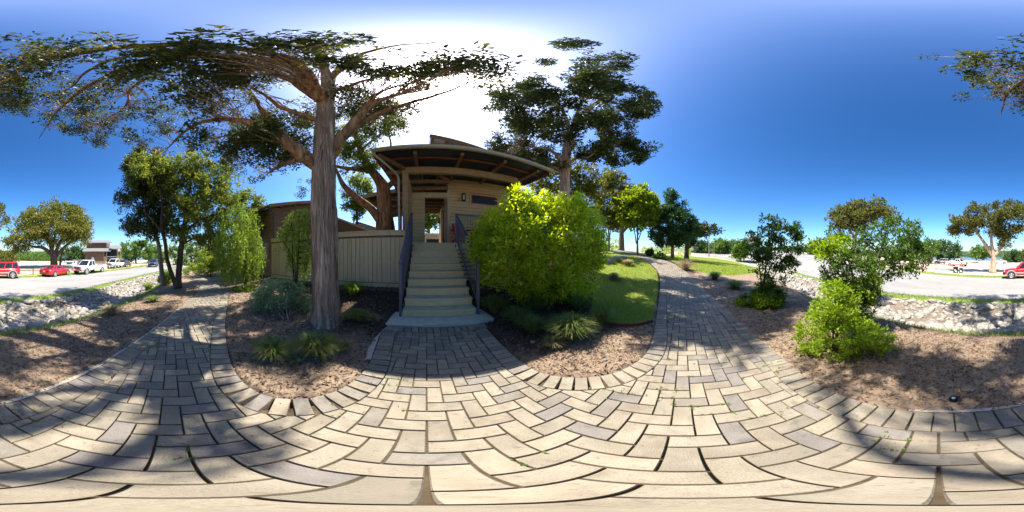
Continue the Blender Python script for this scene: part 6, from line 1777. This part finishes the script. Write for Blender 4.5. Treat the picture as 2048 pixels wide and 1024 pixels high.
# ------------------------------------------------------------------ loose cover: lawn blades, mulch chips, leaf litter
def lawn():
    lo, hi = LAWN.min(0), LAWN.max(0)
    q = RNG.uniform(lo, hi, (300000, 2)); r = np.hypot(q[:, 0], q[:, 1])
    q = q[inside(q, LAWN) & (RNG.random(len(q)) < np.clip(5.2 / r ** 1.5, 0, 1)) & (r < 14)]
    q = q[:70000]; r = np.hypot(q[:, 0], q[:, 1])
    C = np.column_stack([q, terrain(q)])
    V, F = leaf_quads(C, RNG.normal(0, .5, C.shape) * [1, 1, 0] + [0, 0, 1], .05, .008, up=.5, rnd=.35)
    s = np.repeat(np.clip(r / 3.5, 1, 3), 4)[:, None]; c4 = np.repeat(C, 4, 0); V = c4 + (V - c4) * [[1, 1, 1]] * np.sqrt(s)
    tag(put('lawn_grass', np_mesh('lawn_grass', V, F, M['lawn'])), 'short lawn grass between the bush and the right-hand path', None, None, 'stuff')
    # east lawn
    lo, hi = LAWN_E.min(0), LAWN_E.max(0); q = RNG.uniform(lo, hi, (90000, 2)); r = np.hypot(q[:, 0], q[:, 1])
    q = q[inside(q, LAWN_E) & (RNG.random(len(q)) < np.clip(12 / r, 0, 1) ** 2)][:26000]
    C = np.column_stack([q, terrain(q)]); V, F = leaf_quads(C, RNG.normal(0, .5, C.shape) * [1, 1, 0] + [0, 0, 1], .09, .022, up=.5, rnd=.35)
    tag(put('verge_grass', np_mesh('verge_grass', V, F, M['lawn'])), 'bright grass verge between the path and the paved lot', None, None, 'stuff')
    # strips along the road and the rim of the ditch
    q = RNG.uniform([-34, -26], [34, 6], (900000, 2))
    t, bi, bt, sd = seg_dist(q, NEAR_EDGE); tn = np.where(sd > 0, t, -t); r = np.hypot(q[:, 0], q[:, 1])
    tf, _, _, sf = seg_dist(q, FAR_EDGE); tf = np.where(sf > 0, -tf, tf); az = np.degrees(np.arctan2(q[:, 0], q[:, 1])) % 360
    n1 = fbm(q[:, 0] * .9, q[:, 1] * .9)
    k = ((tn > -.1) & (tn < .95)) | ((np.abs(tn - 4.75) < .85 * n1 + .12) & (q[:, 0] < 7)) | ((tf > -.2) & (tf < 1.3 + 1.5 * n1) & (az > 120) & (az < 250) & (RNG.random(len(q)) < .6))
    k &= RNG.random(len(q)) < np.clip(9 / r, 0, 1) ** 1.3
    q = q[k][:60000]; r = np.hypot(q[:, 0], q[:, 1])
    C = np.column_stack([q, terrain(q)]); V, F = leaf_quads(C, RNG.normal(0, .6, C.shape) * [1, 1, 0] + [0, 0, 1], .10, .016, up=.5, rnd=.4)
    tag(put('roadside_grass', np_mesh('roadside_grass', V, F, M['tuft'])), 'rough grass along the road edges and the rim of the ditch', None, None, 'stuff')
lawn()
def litter():
    r = np.sqrt(RNG.random(150000)) * 8.5; r = r * RNG.random(150000) ** .35; a = RNG.uniform(0, 2 * math.pi, 150000)
    q = np.stack([r * np.sin(a), r * np.cos(a)], 1)
    t, bi, bt, sd = seg_dist(q, NEAR_EDGE)
    k = (psd(q, PATH) < -.01) & ~inside(q, SLAB2) & ~inside(q, LAWN) & (t > 4.6)
    bl = q - np.array([BO.x, BO.y]); u = bl @ np.array(BU.xy); v = bl @ np.array(BV.xy)
    k &= ~((np.abs(u) < .8) & (v > 0))
    q = q[k][:62000]
    C = np.column_stack([q, terrain(q) + .004])
    out = RNG.normal(0, 1, C.shape) * [1, 1, .25]
    V, F = leaf_quads(C[:44000], norm(out[:44000]), .045, .014, up=.1, rnd=.2, size_j=.5)
    tag(put('mulch_chips', np_mesh('mulch_chips', V, F, M['mulch_chip'])), 'dark bark mulch chips scattered over the beds', None, None, 'stuff')
    V, F = leaf_quads(C[44000:], norm(out[44000:]), .034, .016, up=.1, rnd=.2, size_j=.5)
    tag(put('leaf_litter', np_mesh('leaf_litter', V, F, M['litter'])), 'pale dry leaf bits littering the mulch and soil', None, None, 'stuff')
    q = RNG.uniform([-8, -5], [6, 5], (9000, 2)); t = seg_dist(q, NEAR_EDGE)[0]
    q = q[(psd(q, PATH) < -.03) & ~inside(q, SLAB2) & ~inside(q, LAWN) & (t > 4.8)][:1800]
    C = np.column_stack([q, terrain(q) + .008]); V, F = leaf_quads(C, norm(RNG.normal(0, 1, C.shape) * [1, 1, .12]), .13, .008, up=.02, rnd=.1, size_j=.5)
    tag(put('fallen_twigs', np_mesh('fallen_twigs', V, F, M['mulch_chip'])), 'thin fallen twigs scattered over the mulch', None, None, 'stuff')
    q = RNG.uniform([-4, -2], [4, 3], (9000, 2)); q = q[psd(q, PATH) > .02]
    th = math.radians(30); uv = np.stack([q @ np.array([math.cos(th), math.sin(th)]), q @ np.array([-math.sin(th), math.cos(th)])], 1)
    k = RNG.random(len(q)) < .5; uv[k, 0] = np.round(uv[k, 0] / .111) * .111 + .055 * 0; uv[~k, 1] = np.round(uv[~k, 1] / .111 - .5) * .111 + .0555
    q = (uv[:, :1] * np.array([math.cos(th), math.sin(th)]) + uv[:, 1:] * np.array([-math.sin(th), math.cos(th)]))
    q = q[fbm(q[:, 0] * 2.2, q[:, 1] * 2.2, 3) > .60][:500]
    C = np.column_stack([q, terrain(q) + .001]); V, F = clump_leaves(C, .008, 5, .016, .006, up=.8)
    tag(put('joint_weeds', np_mesh('joint_weeds', V, F, M['tuft'])), 'tiny green weeds sprouting in the joints of the paving', None, None, 'stuff')
    # a few bits fallen on the paving
    q = RNG.uniform([-6, -2], [5, 3], (6000, 2)); q = q[(psd(q, PATH) > .0) & (psd(q, PATH) < .5)][:2200]
    C = np.column_stack([q, terrain(q) + .007]); V, F = leaf_quads(C, norm(RNG.normal(0, 1, C.shape) * [1, 1, .05]), .018, .008, up=.02, rnd=.05)
    tag(put('fallen_leaves', np_mesh('fallen_leaves', V, F, M['litter'])), 'tiny fallen leaf bits along the borders of the paving', None, None, 'stuff')
    # gravel at the foot of the fence
    a_, b_ = np.array((-3.10, 3.99)), np.array((-7.0, 1.15)); t = RNG.random(700)[:, None]; q = a_ + (b_ - a_) * t + np.array([.585, -.81]) * (.05 + .28 * RNG.random((700, 1)))
    C = np.column_stack([q, terrain(q) + .006]); V, F = clump_leaves(C, .012, 4, .035, .03); tag(put('fence_gravel', np_mesh('fence_gravel', V, F, M['litter'])), 'pale gravel along the foot of the board fence', None, None, 'stuff')
litter()
# ================================================================== VEHICLES AND FAR THINGS
def loft(mb, st):
    """st: list of (x, zb, zt, hw, tumble) body sections"""
    V = []; F = []
    for (x, zb, zt, hw, tm) in st:
        zm = zb + (zt - zb) * .55
        V += [(x, -hw * .90, zb), (x, -hw * .985, zb + .08), (x, -hw, zm), (x, -hw * tm, zt - .05), (x, -hw * tm * .93, zt), (x, 0, zt + .025),
              (x, hw * tm * .93, zt), (x, hw * tm, zt - .05), (x, hw, zm), (x, hw * .985, zb + .08), (x, hw * .90, zb)]
    n = 11
    for i in range(len(st) - 1):
        for k in range(n):
            a = i * n + k; b = i * n + (k + 1) % n
            F.append((a, b, b + n, a + n))
    F.append(tuple(range(n))); e = (len(st) - 1) * n; F.append(tuple(range(e, e + n))[::-1])
    return mb.poly(V, F, True)

def wheel(o, x, y, r, side, rim_m):
    mb = MB(); w = .22
    mb.tube([(x, y - w / 2, r), (x, y - w / 2 + .03, r), (x, y + w / 2 - .03, r), (x, y + w / 2, r)], [r * .9, r, r, r * .9], 22)
    t = mb.build('wheel', M['tyre'], o)
    yo = y + side * (w / 2 + .003)
    mb = MB(); mb.tube([(x, yo - side * .01, r), (x, yo, r)], [r * .68, r * .66], 20)
    mb.build('rim', M['black'], t)
    mb = MB()
    for k in range(5):
        a = k * 2 * math.pi / 5 + .3
        mb.beam((x + .02 * math.cos(a), yo + side * .012, r + .02 * math.sin(a)), (x + r * .64 * math.cos(a), yo + side * .012, r + r * .64 * math.sin(a)), r * .24, .02, (0, 1, 0))
    mb.tube([(x + r * .66 * math.cos(a), yo + side * .008, r + r * .66 * math.sin(a)) for a in np.linspace(0, 2 * math.pi, 21)], r * .05, 5, caps=False)
    mb.build('spokes', rim_m, t)['kind'] = 'stuff'

def cabin_glass(o, belt, roof, hw_b, hw_r, zb, zr_, paint, splits, pillar=.05):
    """greenhouse: belt=(x_rear,x_front), roof=(x_rear,x_front); splits = side window cuts 0..1"""
    xb0, xb1 = belt; xr0, xr1 = roof
    V = [(xb0, -hw_b, zb), (xb1, -hw_b, zb), (xb1, hw_b, zb), (xb0, hw_b, zb), (xr0, -hw_r, zr_), (xr1, -hw_r, zr_), (xr1, hw_r, zr_), (xr0, hw_r, zr_)]
    V = [Vector(v) for v in V]
    mb = MB(); mb.poly(V, [(0, 1, 5, 4), (1, 2, 6, 5), (2, 3, 7, 6), (3, 0, 4, 7)])
    # crowned roof
    c = Vector(((xr0 + xr1) / 2, 0, zr_ + .045))
    ins = [Vector((v.x * .86 + c.x * .14, v.y * .82, zr_ + .035)) for v in V[4:]]
    mb.poly(V[4:] + ins, [(0, 1, 5, 4), (1, 2, 6, 5), (2, 3, 7, 6), (3, 0, 4, 7), (4, 5, 6, 7)], False)
    mb.build('roof', paint, o)
    def pane(q, nm):
        q = [Vector(p) for p in q]; n = (q[1] - q[0]).cross(q[3] - q[0]).normalized()
        cc = sum(q, Vector()) / 4
        if n.dot(cc - Vector(((xb0 + xb1) / 2, 0, (zb + zr_) / 2))) < 0: n = -n
        m2 = MB(); m2.prism([p + n * .002 for p in q], n * .006); m2.build(nm, M['carglass'], o)
    def on(a, b, c_, d, u, v): return (a * (1 - u) + b * u) * (1 - v) + (d * (1 - u) + c_ * u) * v
    for s in (0, 1):
        a, b, c_, d = (V[0], V[1], V[5], V[4]) if s == 0 else (V[3], V[2], V[6], V[7])
        L_ = (b - a).length
        for u0, u1 in zip(splits[:-1], splits[1:]):
            e = pillar / L_
            pane([on(a, b, c_, d, u0 + e, .08), on(a, b, c_, d, u1 - e, .08), on(a, b, c_, d, u1 - e, .90), on(a, b, c_, d, u0 + e, .90)], 'side_window')
    pane([on(V[1], V[2], V[6], V[5], .06, .06), on(V[1], V[2], V[6], V[5], .94, .06), on(V[1], V[2], V[6], V[5], .94, .93), on(V[1], V[2], V[6], V[5], .06, .93)], 'windscreen')
    pane([on(V[0], V[3], V[7], V[4], .08, .10), on(V[0], V[3], V[7], V[4], .92, .10), on(V[0], V[3], V[7], V[4], .92, .9), on(V[0], V[3], V[7], V[4], .08, .9)], 'rear_window')

def lampbox(o, nm, m_, pts):
    for (c, s) in pts:
        MB().box(c, s).build(nm, m_, o)

def arches(o, xs, hw, r, flare=None):
    for x in xs:
        for s in (-1, 1):
            mb = MB(); mb.tube([(x, s * (hw - .12), r), (x, s * (hw + .004), r)], r + .075, 22); mb.build('arch_shade', M['dark'], o)  # dark disc on the body, painted shade of the wheel hollow
            if flare:
                mb = MB(); pts = [(x + (r + .11) * math.cos(a), s * (hw + .0), r + (r + .11) * math.sin(a)) for a in np.linspace(-.35, math.pi + .35, 15)]
                mb.tube(pts, .055, 6); mb.build('fender_flare', flare, o)

def suv(loc, hd, label, paint, trim, scale=1):
    o = empty('parked_car', loc, label, 'car', 'vehicles parked along the road', hd); o.scale = (scale,) * 3
    hw = .87
    mb = MB(); loft(mb, [(-2.06, .52, .92, .78, .97), (-2.0, .42, 1.0, .84, .97), (-1.5, .36, 1.02, hw, .98), (0, .36, 1.01, hw, .98), (.8, .36, 1.0, hw, .97), (.95, .36, .99, hw, .94), (1.6, .38, .94, .86, .92), (1.92, .42, .88, .82, .90), (2.02, .5, .80, .76, .90)]); mb.build('body', paint, o)
    cabin_glass(o, (-1.98, .88), (-1.82, .22), .80, .66, 1.0, 1.66, paint, [.02, .26, .56, .93], .045)
    arches(o, (-1.28, 1.30), hw, .35, trim)
    for x in (-1.28, 1.30):
        for s in (-1, 1): wheel(o, x, s * .80, .35, s, M['silver'])
    for s in (-1, 1): MB().box((0, s * (hw + .012), .60), (1.75, .03, .13)).build('side_cladding', trim, o)
    MB().box((2.06, 0, .50), (.22, 1.58, .24)).build('front_bumper', M['black'], o); MB().box((-2.10, 0, .52), (.22, 1.6, .22)).build('rear_bumper', trim, o)
    MB().box((2.045, 0, .73), (.04, .72, .16)).build('grille', M['black'], o)
    lampbox(o, 'headlight', M['lens'], [((2.0, s * .58, .76), (.12, .30, .14)) for s in (-1, 1)])
    lampbox(o, 'tail_light', M['lens_red'], [((-2.05, s * .70, .82), (.06, .14, .30)) for s in (-1, 1)])
    for s in (-1, 1):
        MB().box((.62, s * .93, 1.08), (.10, .16, .12)).build('wing_mirror', M['black'], o)
        MB().beam((-1.6, s * .56, 1.735), (.1, s * .56, 1.735), .04, .03).build('roof_rail', M['black'], o)
        for x in (-.42, .42): MB().box((x - .3, s * (hw + .008), .92), (.16, .02, .03)).build('door_handle', M['black'], o)
    return o

def coupe(loc, hd):
    o = empty('parked_car', loc, 'low red two-door coupe with rear spoiler parked in front of the live oak', 'car', 'vehicles parked along the road', hd)
    hw = .89
    mb = MB(); loft(mb, [(-2.26, .40, .72, .74, .95), (-2.20, .30, .86, .82, .95), (-1.6, .22, .92, hw, .95), (-.6, .20, .90, hw, .95), (.5, .20, .87, hw, .95), (1.3, .20, .80, hw, .90), (1.95, .22, .70, .84, .88), (2.2, .28, .60, .72, .88), (2.28, .34, .52, .60, .9)]); mb.build('body', M['car_red'], o)
    cabin_glass(o, (-1.72, .78), (-.82, -.02), .78, .56, .885, 1.30, M['car_red'], [.03, .30, .92], .06)
    arches(o, (-1.30, 1.36), hw, .32)
    for x in (-1.30, 1.36):
        for s in (-1, 1): wheel(o, x, s * .80, .325, s, M['silver'])
    mb = MB(); mb.box((-2.08, 0, 1.05), (.26, 1.5, .035)); mb.box((-2.1, -.62, .97), (.12, .05, .16)); mb.box((-2.1, .62, .97), (.12, .05, .16)); mb.build('spoiler', M['car_red'], o)
    lampbox(o, 'tail_light', M['lens_red'], [((-2.235, s * .52, .68), (.06, .42, .14)) for s in (-1, 1)])
    MB().box((-2.265, 0, .66), (.03, .30, .13)).build('number_plate', M['white'], o)
    lampbox(o, 'headlight', M['lens'], [((2.12, s * .52, .60), (.16, .26, .09)) for s in (-1, 1)])
    for s in (-1, 1): MB().box((.42, s * .92, .97), (.12, .16, .10)).build('wing_mirror', M['car_red'], o)
    MB().box((2.22, 0, .30), (.14, 1.2, .16)).build('front_bumper', M['black'], o)
    return o

def pickup(loc, hd, label, paint, scale=1):
    o = empty('pickup_truck', loc, label, 'pickup truck', 'vehicles parked along the road', hd); o.scale = (scale,) * 3
    hw = .98
    mb = MB(); loft(mb, [(.18, .52, 1.14, hw, .97), (.9, .50, 1.13, hw, .97), (1.55, .50, 1.15, hw, .95), (1.75, .50, 1.16, hw, .92), (2.4, .50, 1.12, .97, .90), (2.72, .54, 1.08, .93, .90), (2.80, .6, .98, .88, .92)]); mb.build('body', paint, o)
    # open cargo bed: floor, two sides, tailgate
    MB().box((-1.36, 0, .70), (3.0, 1.7, .08)).build('bed_floor', M['black'], o)
    for s in (-1, 1):
        mb = MB(); mb.box((-1.36, s * .93, .82), (3.06, .10, .62)); mb.build('bed_side', paint, o)
    MB().box((-2.86, 0, .84), (.07, 1.76, .56)).build('tailgate', paint, o)
    cabin_glass(o, (-.10, 1.72), (.02, 1.02), .88, .72, 1.13, 1.86, paint, [.02, .42, .93], .05)
    MB().box((.05, 0, .84), (.36, 1.9, .58)).build('cab_back', paint, o)
    arches(o, (-1.62, 1.92), hw, .40)
    for x in (-1.62, 1.92):
        for s in (-1, 1): wheel(o, x, s * .88, .40, s, M['silver'])
    MB().box((2.83, 0, .60), (.24, 1.9, .24)).build('front_bumper', M['chrome'], o); MB().box((-2.95, 0, .60), (.16, 1.8, .2)).build('rear_bumper', M['chrome'], o)
    g = MB().box((2.80, 0, .90), (.05, 1.0, .34)).build('grille', M['black'], o)
    mb = MB(); mb.beam((2.83, -.5, .90), (2.83, .5, .90), .03, .05); mb.beam((2.836, 0, .73), (2.836, 0, 1.07), .05, .03, (0, 1, 0)); mb.build('grille_cross', M['chrome'], g)
    lampbox(o, 'headlight', M['lens'], [((2.76, s * .70, .92), (.12, .30, .26)) for s in (-1, 1)])
    lampbox(o, 'tail_light', M['lens_red'], [((-2.88, s * .93, .90), (.06, .11, .36)) for s in (-1, 1)])
    for s in (-1, 1): MB().box((1.42, s * 1.08, 1.22), (.12, .20, .2)).build('wing_mirror', M['black'], o)
    for s in (-1, 1): MB().box((.45, s * (hw + .012), .98), (.18, .02, .035)).build('door_handle', M['black'], o)
    return o
def at(x, y, dz=0): return (x, y, tz(x, y) + dz)
suv(at(.05, -17.35, .01), math.radians(5), 'red four-door off-roader with grey fender flares parked across the road', M['car_red'], M['car_gray'])
coupe(at(-6.9, -19.3), math.radians(213))
pickup(at(-12.4, -20.0), math.radians(19), 'white crew-cab pickup with dark grille parked beyond the red coupe', M['car_white'])
pickup(at(-21.8, -25.2), math.radians(17), 'second white pickup parked before the two-storey house', M['car_white'], .98)
def at_px(px, d): x, y = XY(px, d); return at(x, y)
suv(at_px(251, 36), math.radians(200), 'dark red car parked behind the second white pickup', M['car_maroon'], M['car_maroon'], .85)
suv(at_px(307, 36), math.radians(28), 'blue car parked near the pale-trunked cedar at the road bend', M['car_blue'], M['black'], 1)
pickup(at_px(1914, 40), math.radians(172), 'white pickup parked on the sandy site behind the black bins', M['car_white'], .95)
suv(at_px(1884, 46), math.radians(10), 'black car on the sandy site behind the red tape', M['car_gray'], M['black'], .95)
suv(at_px(1852, 50), math.radians(10), 'bright red car half hidden by the tall shrub across the road', M['car_red'], M['car_gray'], 1)
pickup(at_px(2000, 62), math.radians(200), 'far white pickup by the lake left of the red off-roader', M['car_white'], .9)

# ------------------------------------------------------------------ two-storey house across the road
class Facing:
    """frame standing at distance d on azimuth of px, x to the picture's right, y away"""
    def __init__(s, px, d):
        a = (px - 1024) * KPX; s.a = a; s.d = d; s.px = px
        s.f = Vector((math.sin(a), math.cos(a), 0)); s.r = Vector((math.cos(a), -math.sin(a), 0)); s.o = s.f * d
    def q(s, px, py, y=0):
        da = (px - s.px) * KPX; dd = (s.d + y) / math.cos(da); x = (s.d + y) * math.tan(da)
        return Vector((x, y, EYE + dd * math.tan((512 - py) * KPX)))
def fempty(name, fr, label, cat, group=None):
    o = empty(name, (fr.o.x, fr.o.y, 0), label, cat, group, -fr.a); return o
def panel(mb, fr, x0, y0, x1, y1, dep, y=0):
    a = fr.q(x0, y0, y); b = fr.q(x1, y0, y); c = fr.q(x1, y1, y); d = fr.q(x0, y1, y)
    b.z = a.z; d.z = c.z; b.x = c.x; d.x = a.x
    return mb.prism([a, b, c, d], (0, dep, 0))
fr = Facing(204, 45); o = fempty('two_storey_house', fr, 'brown two-storey house with pale metal roofs across the road', 'building')
zg = tz(fr.o.x, fr.o.y)
mb = MB(); panel(mb, fr, 170.5, 503, 207, 522, 7); mb.build('wall', M['brown_wall'], o)
mb = MB(); panel(mb, fr, 170.6, 522, 207, 531, 6.9, .06); mb.build('stone_base', M['tan_wall'], o)
mb = MB(); panel(mb, fr, 207, 499, 214, 531, 6.5, .3); mb.build('wall', M['tan_wall'], o)
mb = MB(); panel(mb, fr, 214, 498, 234, 518, 4.5, 2.2); mb.build('porch_shade', M['dark'], o)  # near-black block, shade of the porch put into its colour
for x0 in (208.5, 220, 227):
    mb = MB(); panel(mb, fr, x0, 502, x0 + 4, 513, .05, .24 if x0 < 210 else 2.1); w = mb.build('window', M['window'], o)
mb = MB(); panel(mb, fr, 172.8, 486, 213, 497, 4, 2.2); mb.build('upper_wall', M['brown_wall'], o)
mb = MB(); panel(mb, fr, 213.1, 486.5, 222, 497, 3.8, 2.4); mb.build('gable_wall', M['white'], o)
def sroof(nm, a, b, c, d):
    mb = MB(); mb.prism([fr.q(*a), fr.q(*b), fr.q(*c), fr.q(*d)], (0, 0, .14)); mb.build(nm, M['metal_roof'], o)
sroof('lower_roof', (165, 503.5, -.8), (221, 503.0, -.8), (225, 496.5, 2.3), (169, 496.6, 2.3))
sroof('upper_roof', (171.5, 486.2, 1.5), (224, 485.8, 1.5), (219, 481.0, 4.4), (172.5, 481.6, 4.4))
sroof('porch_roof', (219, 497.5, -.6), (244, 497.0, -.6), (241, 491.0, 2.6), (221, 491.0, 2.6))
mb = MB(); panel(mb, fr, 208, 516.8, 236, 519.0, 4.5, .4); mb.build('porch_deck', M['timber'], o)
for px in (234.5, 241):
    mb = MB(); panel(mb, fr, px, 497.2, px + 1.4, 532, .25, .2 if px < 240 else 1.2); mb.build('post', M['timber_lt'], o)
mb = MB(); panel(mb, fr, 209, 512.6, 233, 513.4, .06, .35)
for k in range(9): panel(mb, fr, 209.3 + k * 2.9, 513.4, 209.7 + k * 2.9, 516.8, .05, .36)
mb.build('porch_railing', M['white'], o)
mb = MB()
for k in range(7):
    panel(mb, fr, 216 + k * 1.1, 529 - k * 1.75, 218.5 + k * 1.1, 530.0 - k * 1.75, 1.2, -.9)
mb.beam(fr.q(215.5, 531, -.95), fr.q(224.5, 518, -.95), .08, .35); mb.build('outside_stair', M['timber_lt'], o)
mb = MB(); panel(mb, fr, 212, 520, 233, 531, 4, 1.4); mb.build('under_porch_shade', M['dark'], o)  # near-black block, painted shade below the porch deck
mb = MB(); panel(mb, fr, 183, 514.5, 188, 519.5, .6, -.7); mb.build('air_conditioner', M['car_gray'], o)
mb = MB(); panel(mb, fr, 181, 519.7, 190, 520.5, .9, -.95); mb.build('platform', M['timber_lt'], o)
# white trailers and a blue portable toilet left of it
fr = Facing(138, 44); o = fempty('portable_toilet', fr, 'blue portable toilet with white surround beside the live oak trunk', 'portable toilet')
mb = MB(); panel(mb, fr, 133, 524, 144, 535, 1.3); mb.build('body', M['blue'], o)
mb = MB(); panel(mb, fr, 132, 522.3, 145, 524, 1.5, -.1); mb.build('roof', M['white'], o)
mb = MB(); panel(mb, fr, 134.8, 525.5, 140, 534.5, .04, -.05); mb.build('door', M['window'], o)
for (x0, x1, y0, lab) in [(145.5, 156, 520.5, 'white site trailer right of the blue portable toilet'), (157, 165, 519.5, 'smaller white container next to the brown house wall')]:
    fr = Facing((x0 + x1) / 2, 47); o = fempty('site_trailer', fr, lab, 'trailer', 'white trailers on the site')
    mb = MB(); panel(mb, fr, x0, y0, x1, 530.5, 2.4); mb.build('body', M['white'], o)
    mb = MB(); panel(mb, fr, x0 - .4, y0 - .8, x1 + .4, y0, 2.6, -.1); mb.build('roof', M['metal_roof'], o)
    mb = MB(); panel(mb, fr, x0 + 2, y0 + 2.5, x0 + 4.5, y0 + 5.5, .04, -.05); mb.build('window', M['window'], o)
    mb = MB(); panel(mb, fr, x0 + 1.5, 530.5, x0 + 3.2, 532.3, .5, .6); mb.build('wheel', M['tyre'], o)
# low rail fence behind the parked cars
def rail_fence():
    A = smooth_poly([(-1.5,-20.3),(-8,-21.8),(-16,-24.0),(-24,-27.8),(-34,-33)], 2)
    o = empty('rail_fence', at(*A[len(A) // 2]), 'low dark timber rail fence behind the parked cars', 'fence'); inv = Vector(o.location)
    s = np.concatenate([[0], np.cumsum(np.hypot(*np.diff(A, axis=0).T))]); T = np.arange(.3, s[-1], 2.6)
    pp = [Vector(at(np.interp(t, s, A[:, 0]), np.interp(t, s, A[:, 1]))) for t in T]
    for p in pp: MB().beam(p - inv - Vector((0, 0, .1)), p - inv + Vector((0, 0, .78)), .15, .15, (0, 1, 0)).build('post', M['timber'], o)
    for a, b in zip(pp[:-1], pp[1:]):
        MB().beam(a - inv + Vector((0, .09, .55)), b - inv + Vector((0, .09, .55)), .05, .14).build('rail', M['timber'], o)
rail_fence()
# tank, pavilion, tape, bins on the sandy site
fr = Facing(1969, 36); o = fempty('storage_tank', fr, 'white round storage tank behind the forked cedar trunk', 'tank'); z0 = tz(fr.o.x, fr.o.y)
zt_ = fr.q(1969, 522).z; mb = MB(); mb.tube([(0, 0, z0 - .1), (0, 0, zt_ - .05), (0, 0, zt_)], [1.32, 1.32, 1.24], 24, sm=False); mb.build('shell', M['white'], o)
mb = MB(); mb.tube([(0, 0, zt_), (0, 0, zt_ + .10), (0, 0, zt_ + .22)], [1.28, 1.1, .2], 24); mb.build('lid', M['metal_roof'], o)
mb = MB(); mb.beam((.9, -1.05, z0), (.9, -1.05, zt_), .08, .08, (0, 1, 0)); mb.build('fill_pipe', M['car_gray'], o)
fr = Facing(1903, 58); o = fempty('open_pavilion', fr, 'flat-roofed open shelter among the vehicles on the sandy site', 'shelter')
mb = MB(); panel(mb, fr, 1878, 514.5, 1928, 516, 6); mb.build('roof', M['timber_lt'], o)
for px in (1880, 1896, 1912, 1926):
    mb = MB(); panel(mb, fr, px, 516, px + 1.2, 528, .3, .5); mb.build('post', M['white'], o)
mb = MB(); panel(mb, fr, 1913, 516, 1925, 527, 3, 2); mb.build('wall', M['tan_wall'], o)
def tape_line(px_pts, d, zs, label):
    a0 = Vector(at_px(px_pts[len(px_pts) // 2], d)); o = empty('barrier_tape', tuple(a0), label, 'barrier tape')
    pp = [Vector(at_px(p, d)) for p in px_pts]
    for p in pp: MB().beam(p - a0, p - a0 + Vector((0, 0, 1.35)), .05, .05, (0, 1, 0)).build('stake', M['car_gray'], o)
    for z in zs:
        for a, b in zip(pp[:-1], pp[1:]):
            mb = MB(); n_ = 8; prev = a - a0 + Vector((0, 0, z))
            for k in range(1, n_ + 1):
                t = k / n_; c = a.lerp(b, t) - a0 + Vector((0, 0, z - .12 * 4 * t * (1 - t)))
                mb.beam(prev, c, .01, .085); prev = c
            mb.build('tape', M['tape'], o)
tape_line([1838, 1873, 1898, 1928], 23.5, [.48, 1.22], 'red barrier tape strung between stakes along the far road verge')
for px, w, h, lab in [(1911.5, .30, .78, 'taller black bin standing in the roadside grass by the tape'), (1922, .22, .62, 'smaller black bin right of the taller one by the tape')]:
    p = at_px(px, 22.6); o = empty('rubbish_bin', p, lab, 'bin', None, .4)
    mb = MB(); mb.prism([(-w, -w * .8, 0), (w, -w * .8, 0), (w * 1.1, w * .8, 0), (-w * 1.1, w * .8, 0)], (0, 0, h)); mb.build('body', M['black'], o)
    MB().box((0, 0, h + .03), (w * 2.3, w * 1.9, .05)).build('lid', M['black'], o)
    mb = MB(); mb.beam((-w * .4, w * .82, .15), (w * .5, w * .82, h * .6), .16, .01, (0, 1, 0)); mb.build('label', M['white'], o)
# lamp post beside the lot
g = G(1418, 514.5); d = math.hypot(g.x, g.y); o = empty('street_lamp', tuple(g), 'slim dark street lamp beside the paved lot', 'street lamp'); h = P(1418, 455, d).z - g.z
mb = MB(); mb.tube([(0, 0, -.1), (0, 0, h * .5), (0, 0, h)], [.13, .10, .08], 10); mb.build('pole', M['car_gray'], o)
mb = MB(); mb.tube([(0, 0, h), (0, 0, h + .1), (0, 0, h + .4), (0, 0, h + .45)], [.10, .2, .24, .06], 10); mb.build('lantern', M['frost'], o)
# structures beyond the juniper and the lot
fr = Facing(1503, 40); o = fempty('pale_pavilion', fr, 'pale hip-roofed building showing above the open twiggy shrub', 'building')
z0 = tz(fr.o.x, fr.o.y)
b0_, b1 = fr.q(1489, 478), fr.q(1522, 478); ap = fr.q(1505, 470, 3)
mb = MB(); A_ = [b0_, b1, Vector((b1.x, 6, b1.z)), Vector((b0_.x, 6, b0_.z))]; R0 = Vector((b0_.x * .25, 3, ap.z)); R1 = Vector((b1.x * .6, 3, ap.z))
mb.poly(A_ + [R0, R1], [(0, 1, 5, 4), (1, 2, 5), (2, 3, 4, 5), (3, 0, 4), (0, 3, 2, 1)]); mb.build('roof', M['metal_roof'], o)
mb = MB(); panel(mb, fr, 1489, 478, 1522, 480, .15, .06); mb.build('fascia', M['timber'], o)
for px in (1491, 1501, 1512): mb = MB(); panel(mb, fr, px, 480, px + 1.8, 508, .4, .4); mb.build('column', M['stone_wall'], o)
mb = MB(); panel(mb, fr, 1494, 481, 1521, 508, 3.5, 1.6); mb.build('wall', M['white'], o)
fr = Facing(1383, 40); o = fempty('timber_gateway', fr, 'dark timber post frame with a white panel beyond the juniper', 'gateway')
for px in (1377.5, 1388.5): mb = MB(); panel(mb, fr, px, 483.5, px + 1.8, 507, .25); mb.build('post', M['timber'], o)
mb = MB(); panel(mb, fr, 1379.5, 484, 1388.4, 486, .2, .02); mb.build('lintel', M['timber'], o)
mb = MB(); panel(mb, fr, 1380.5, 488, 1387, 501, .06, .3); mb.build('panel', M['white'], o)
g = G(1487, 516)
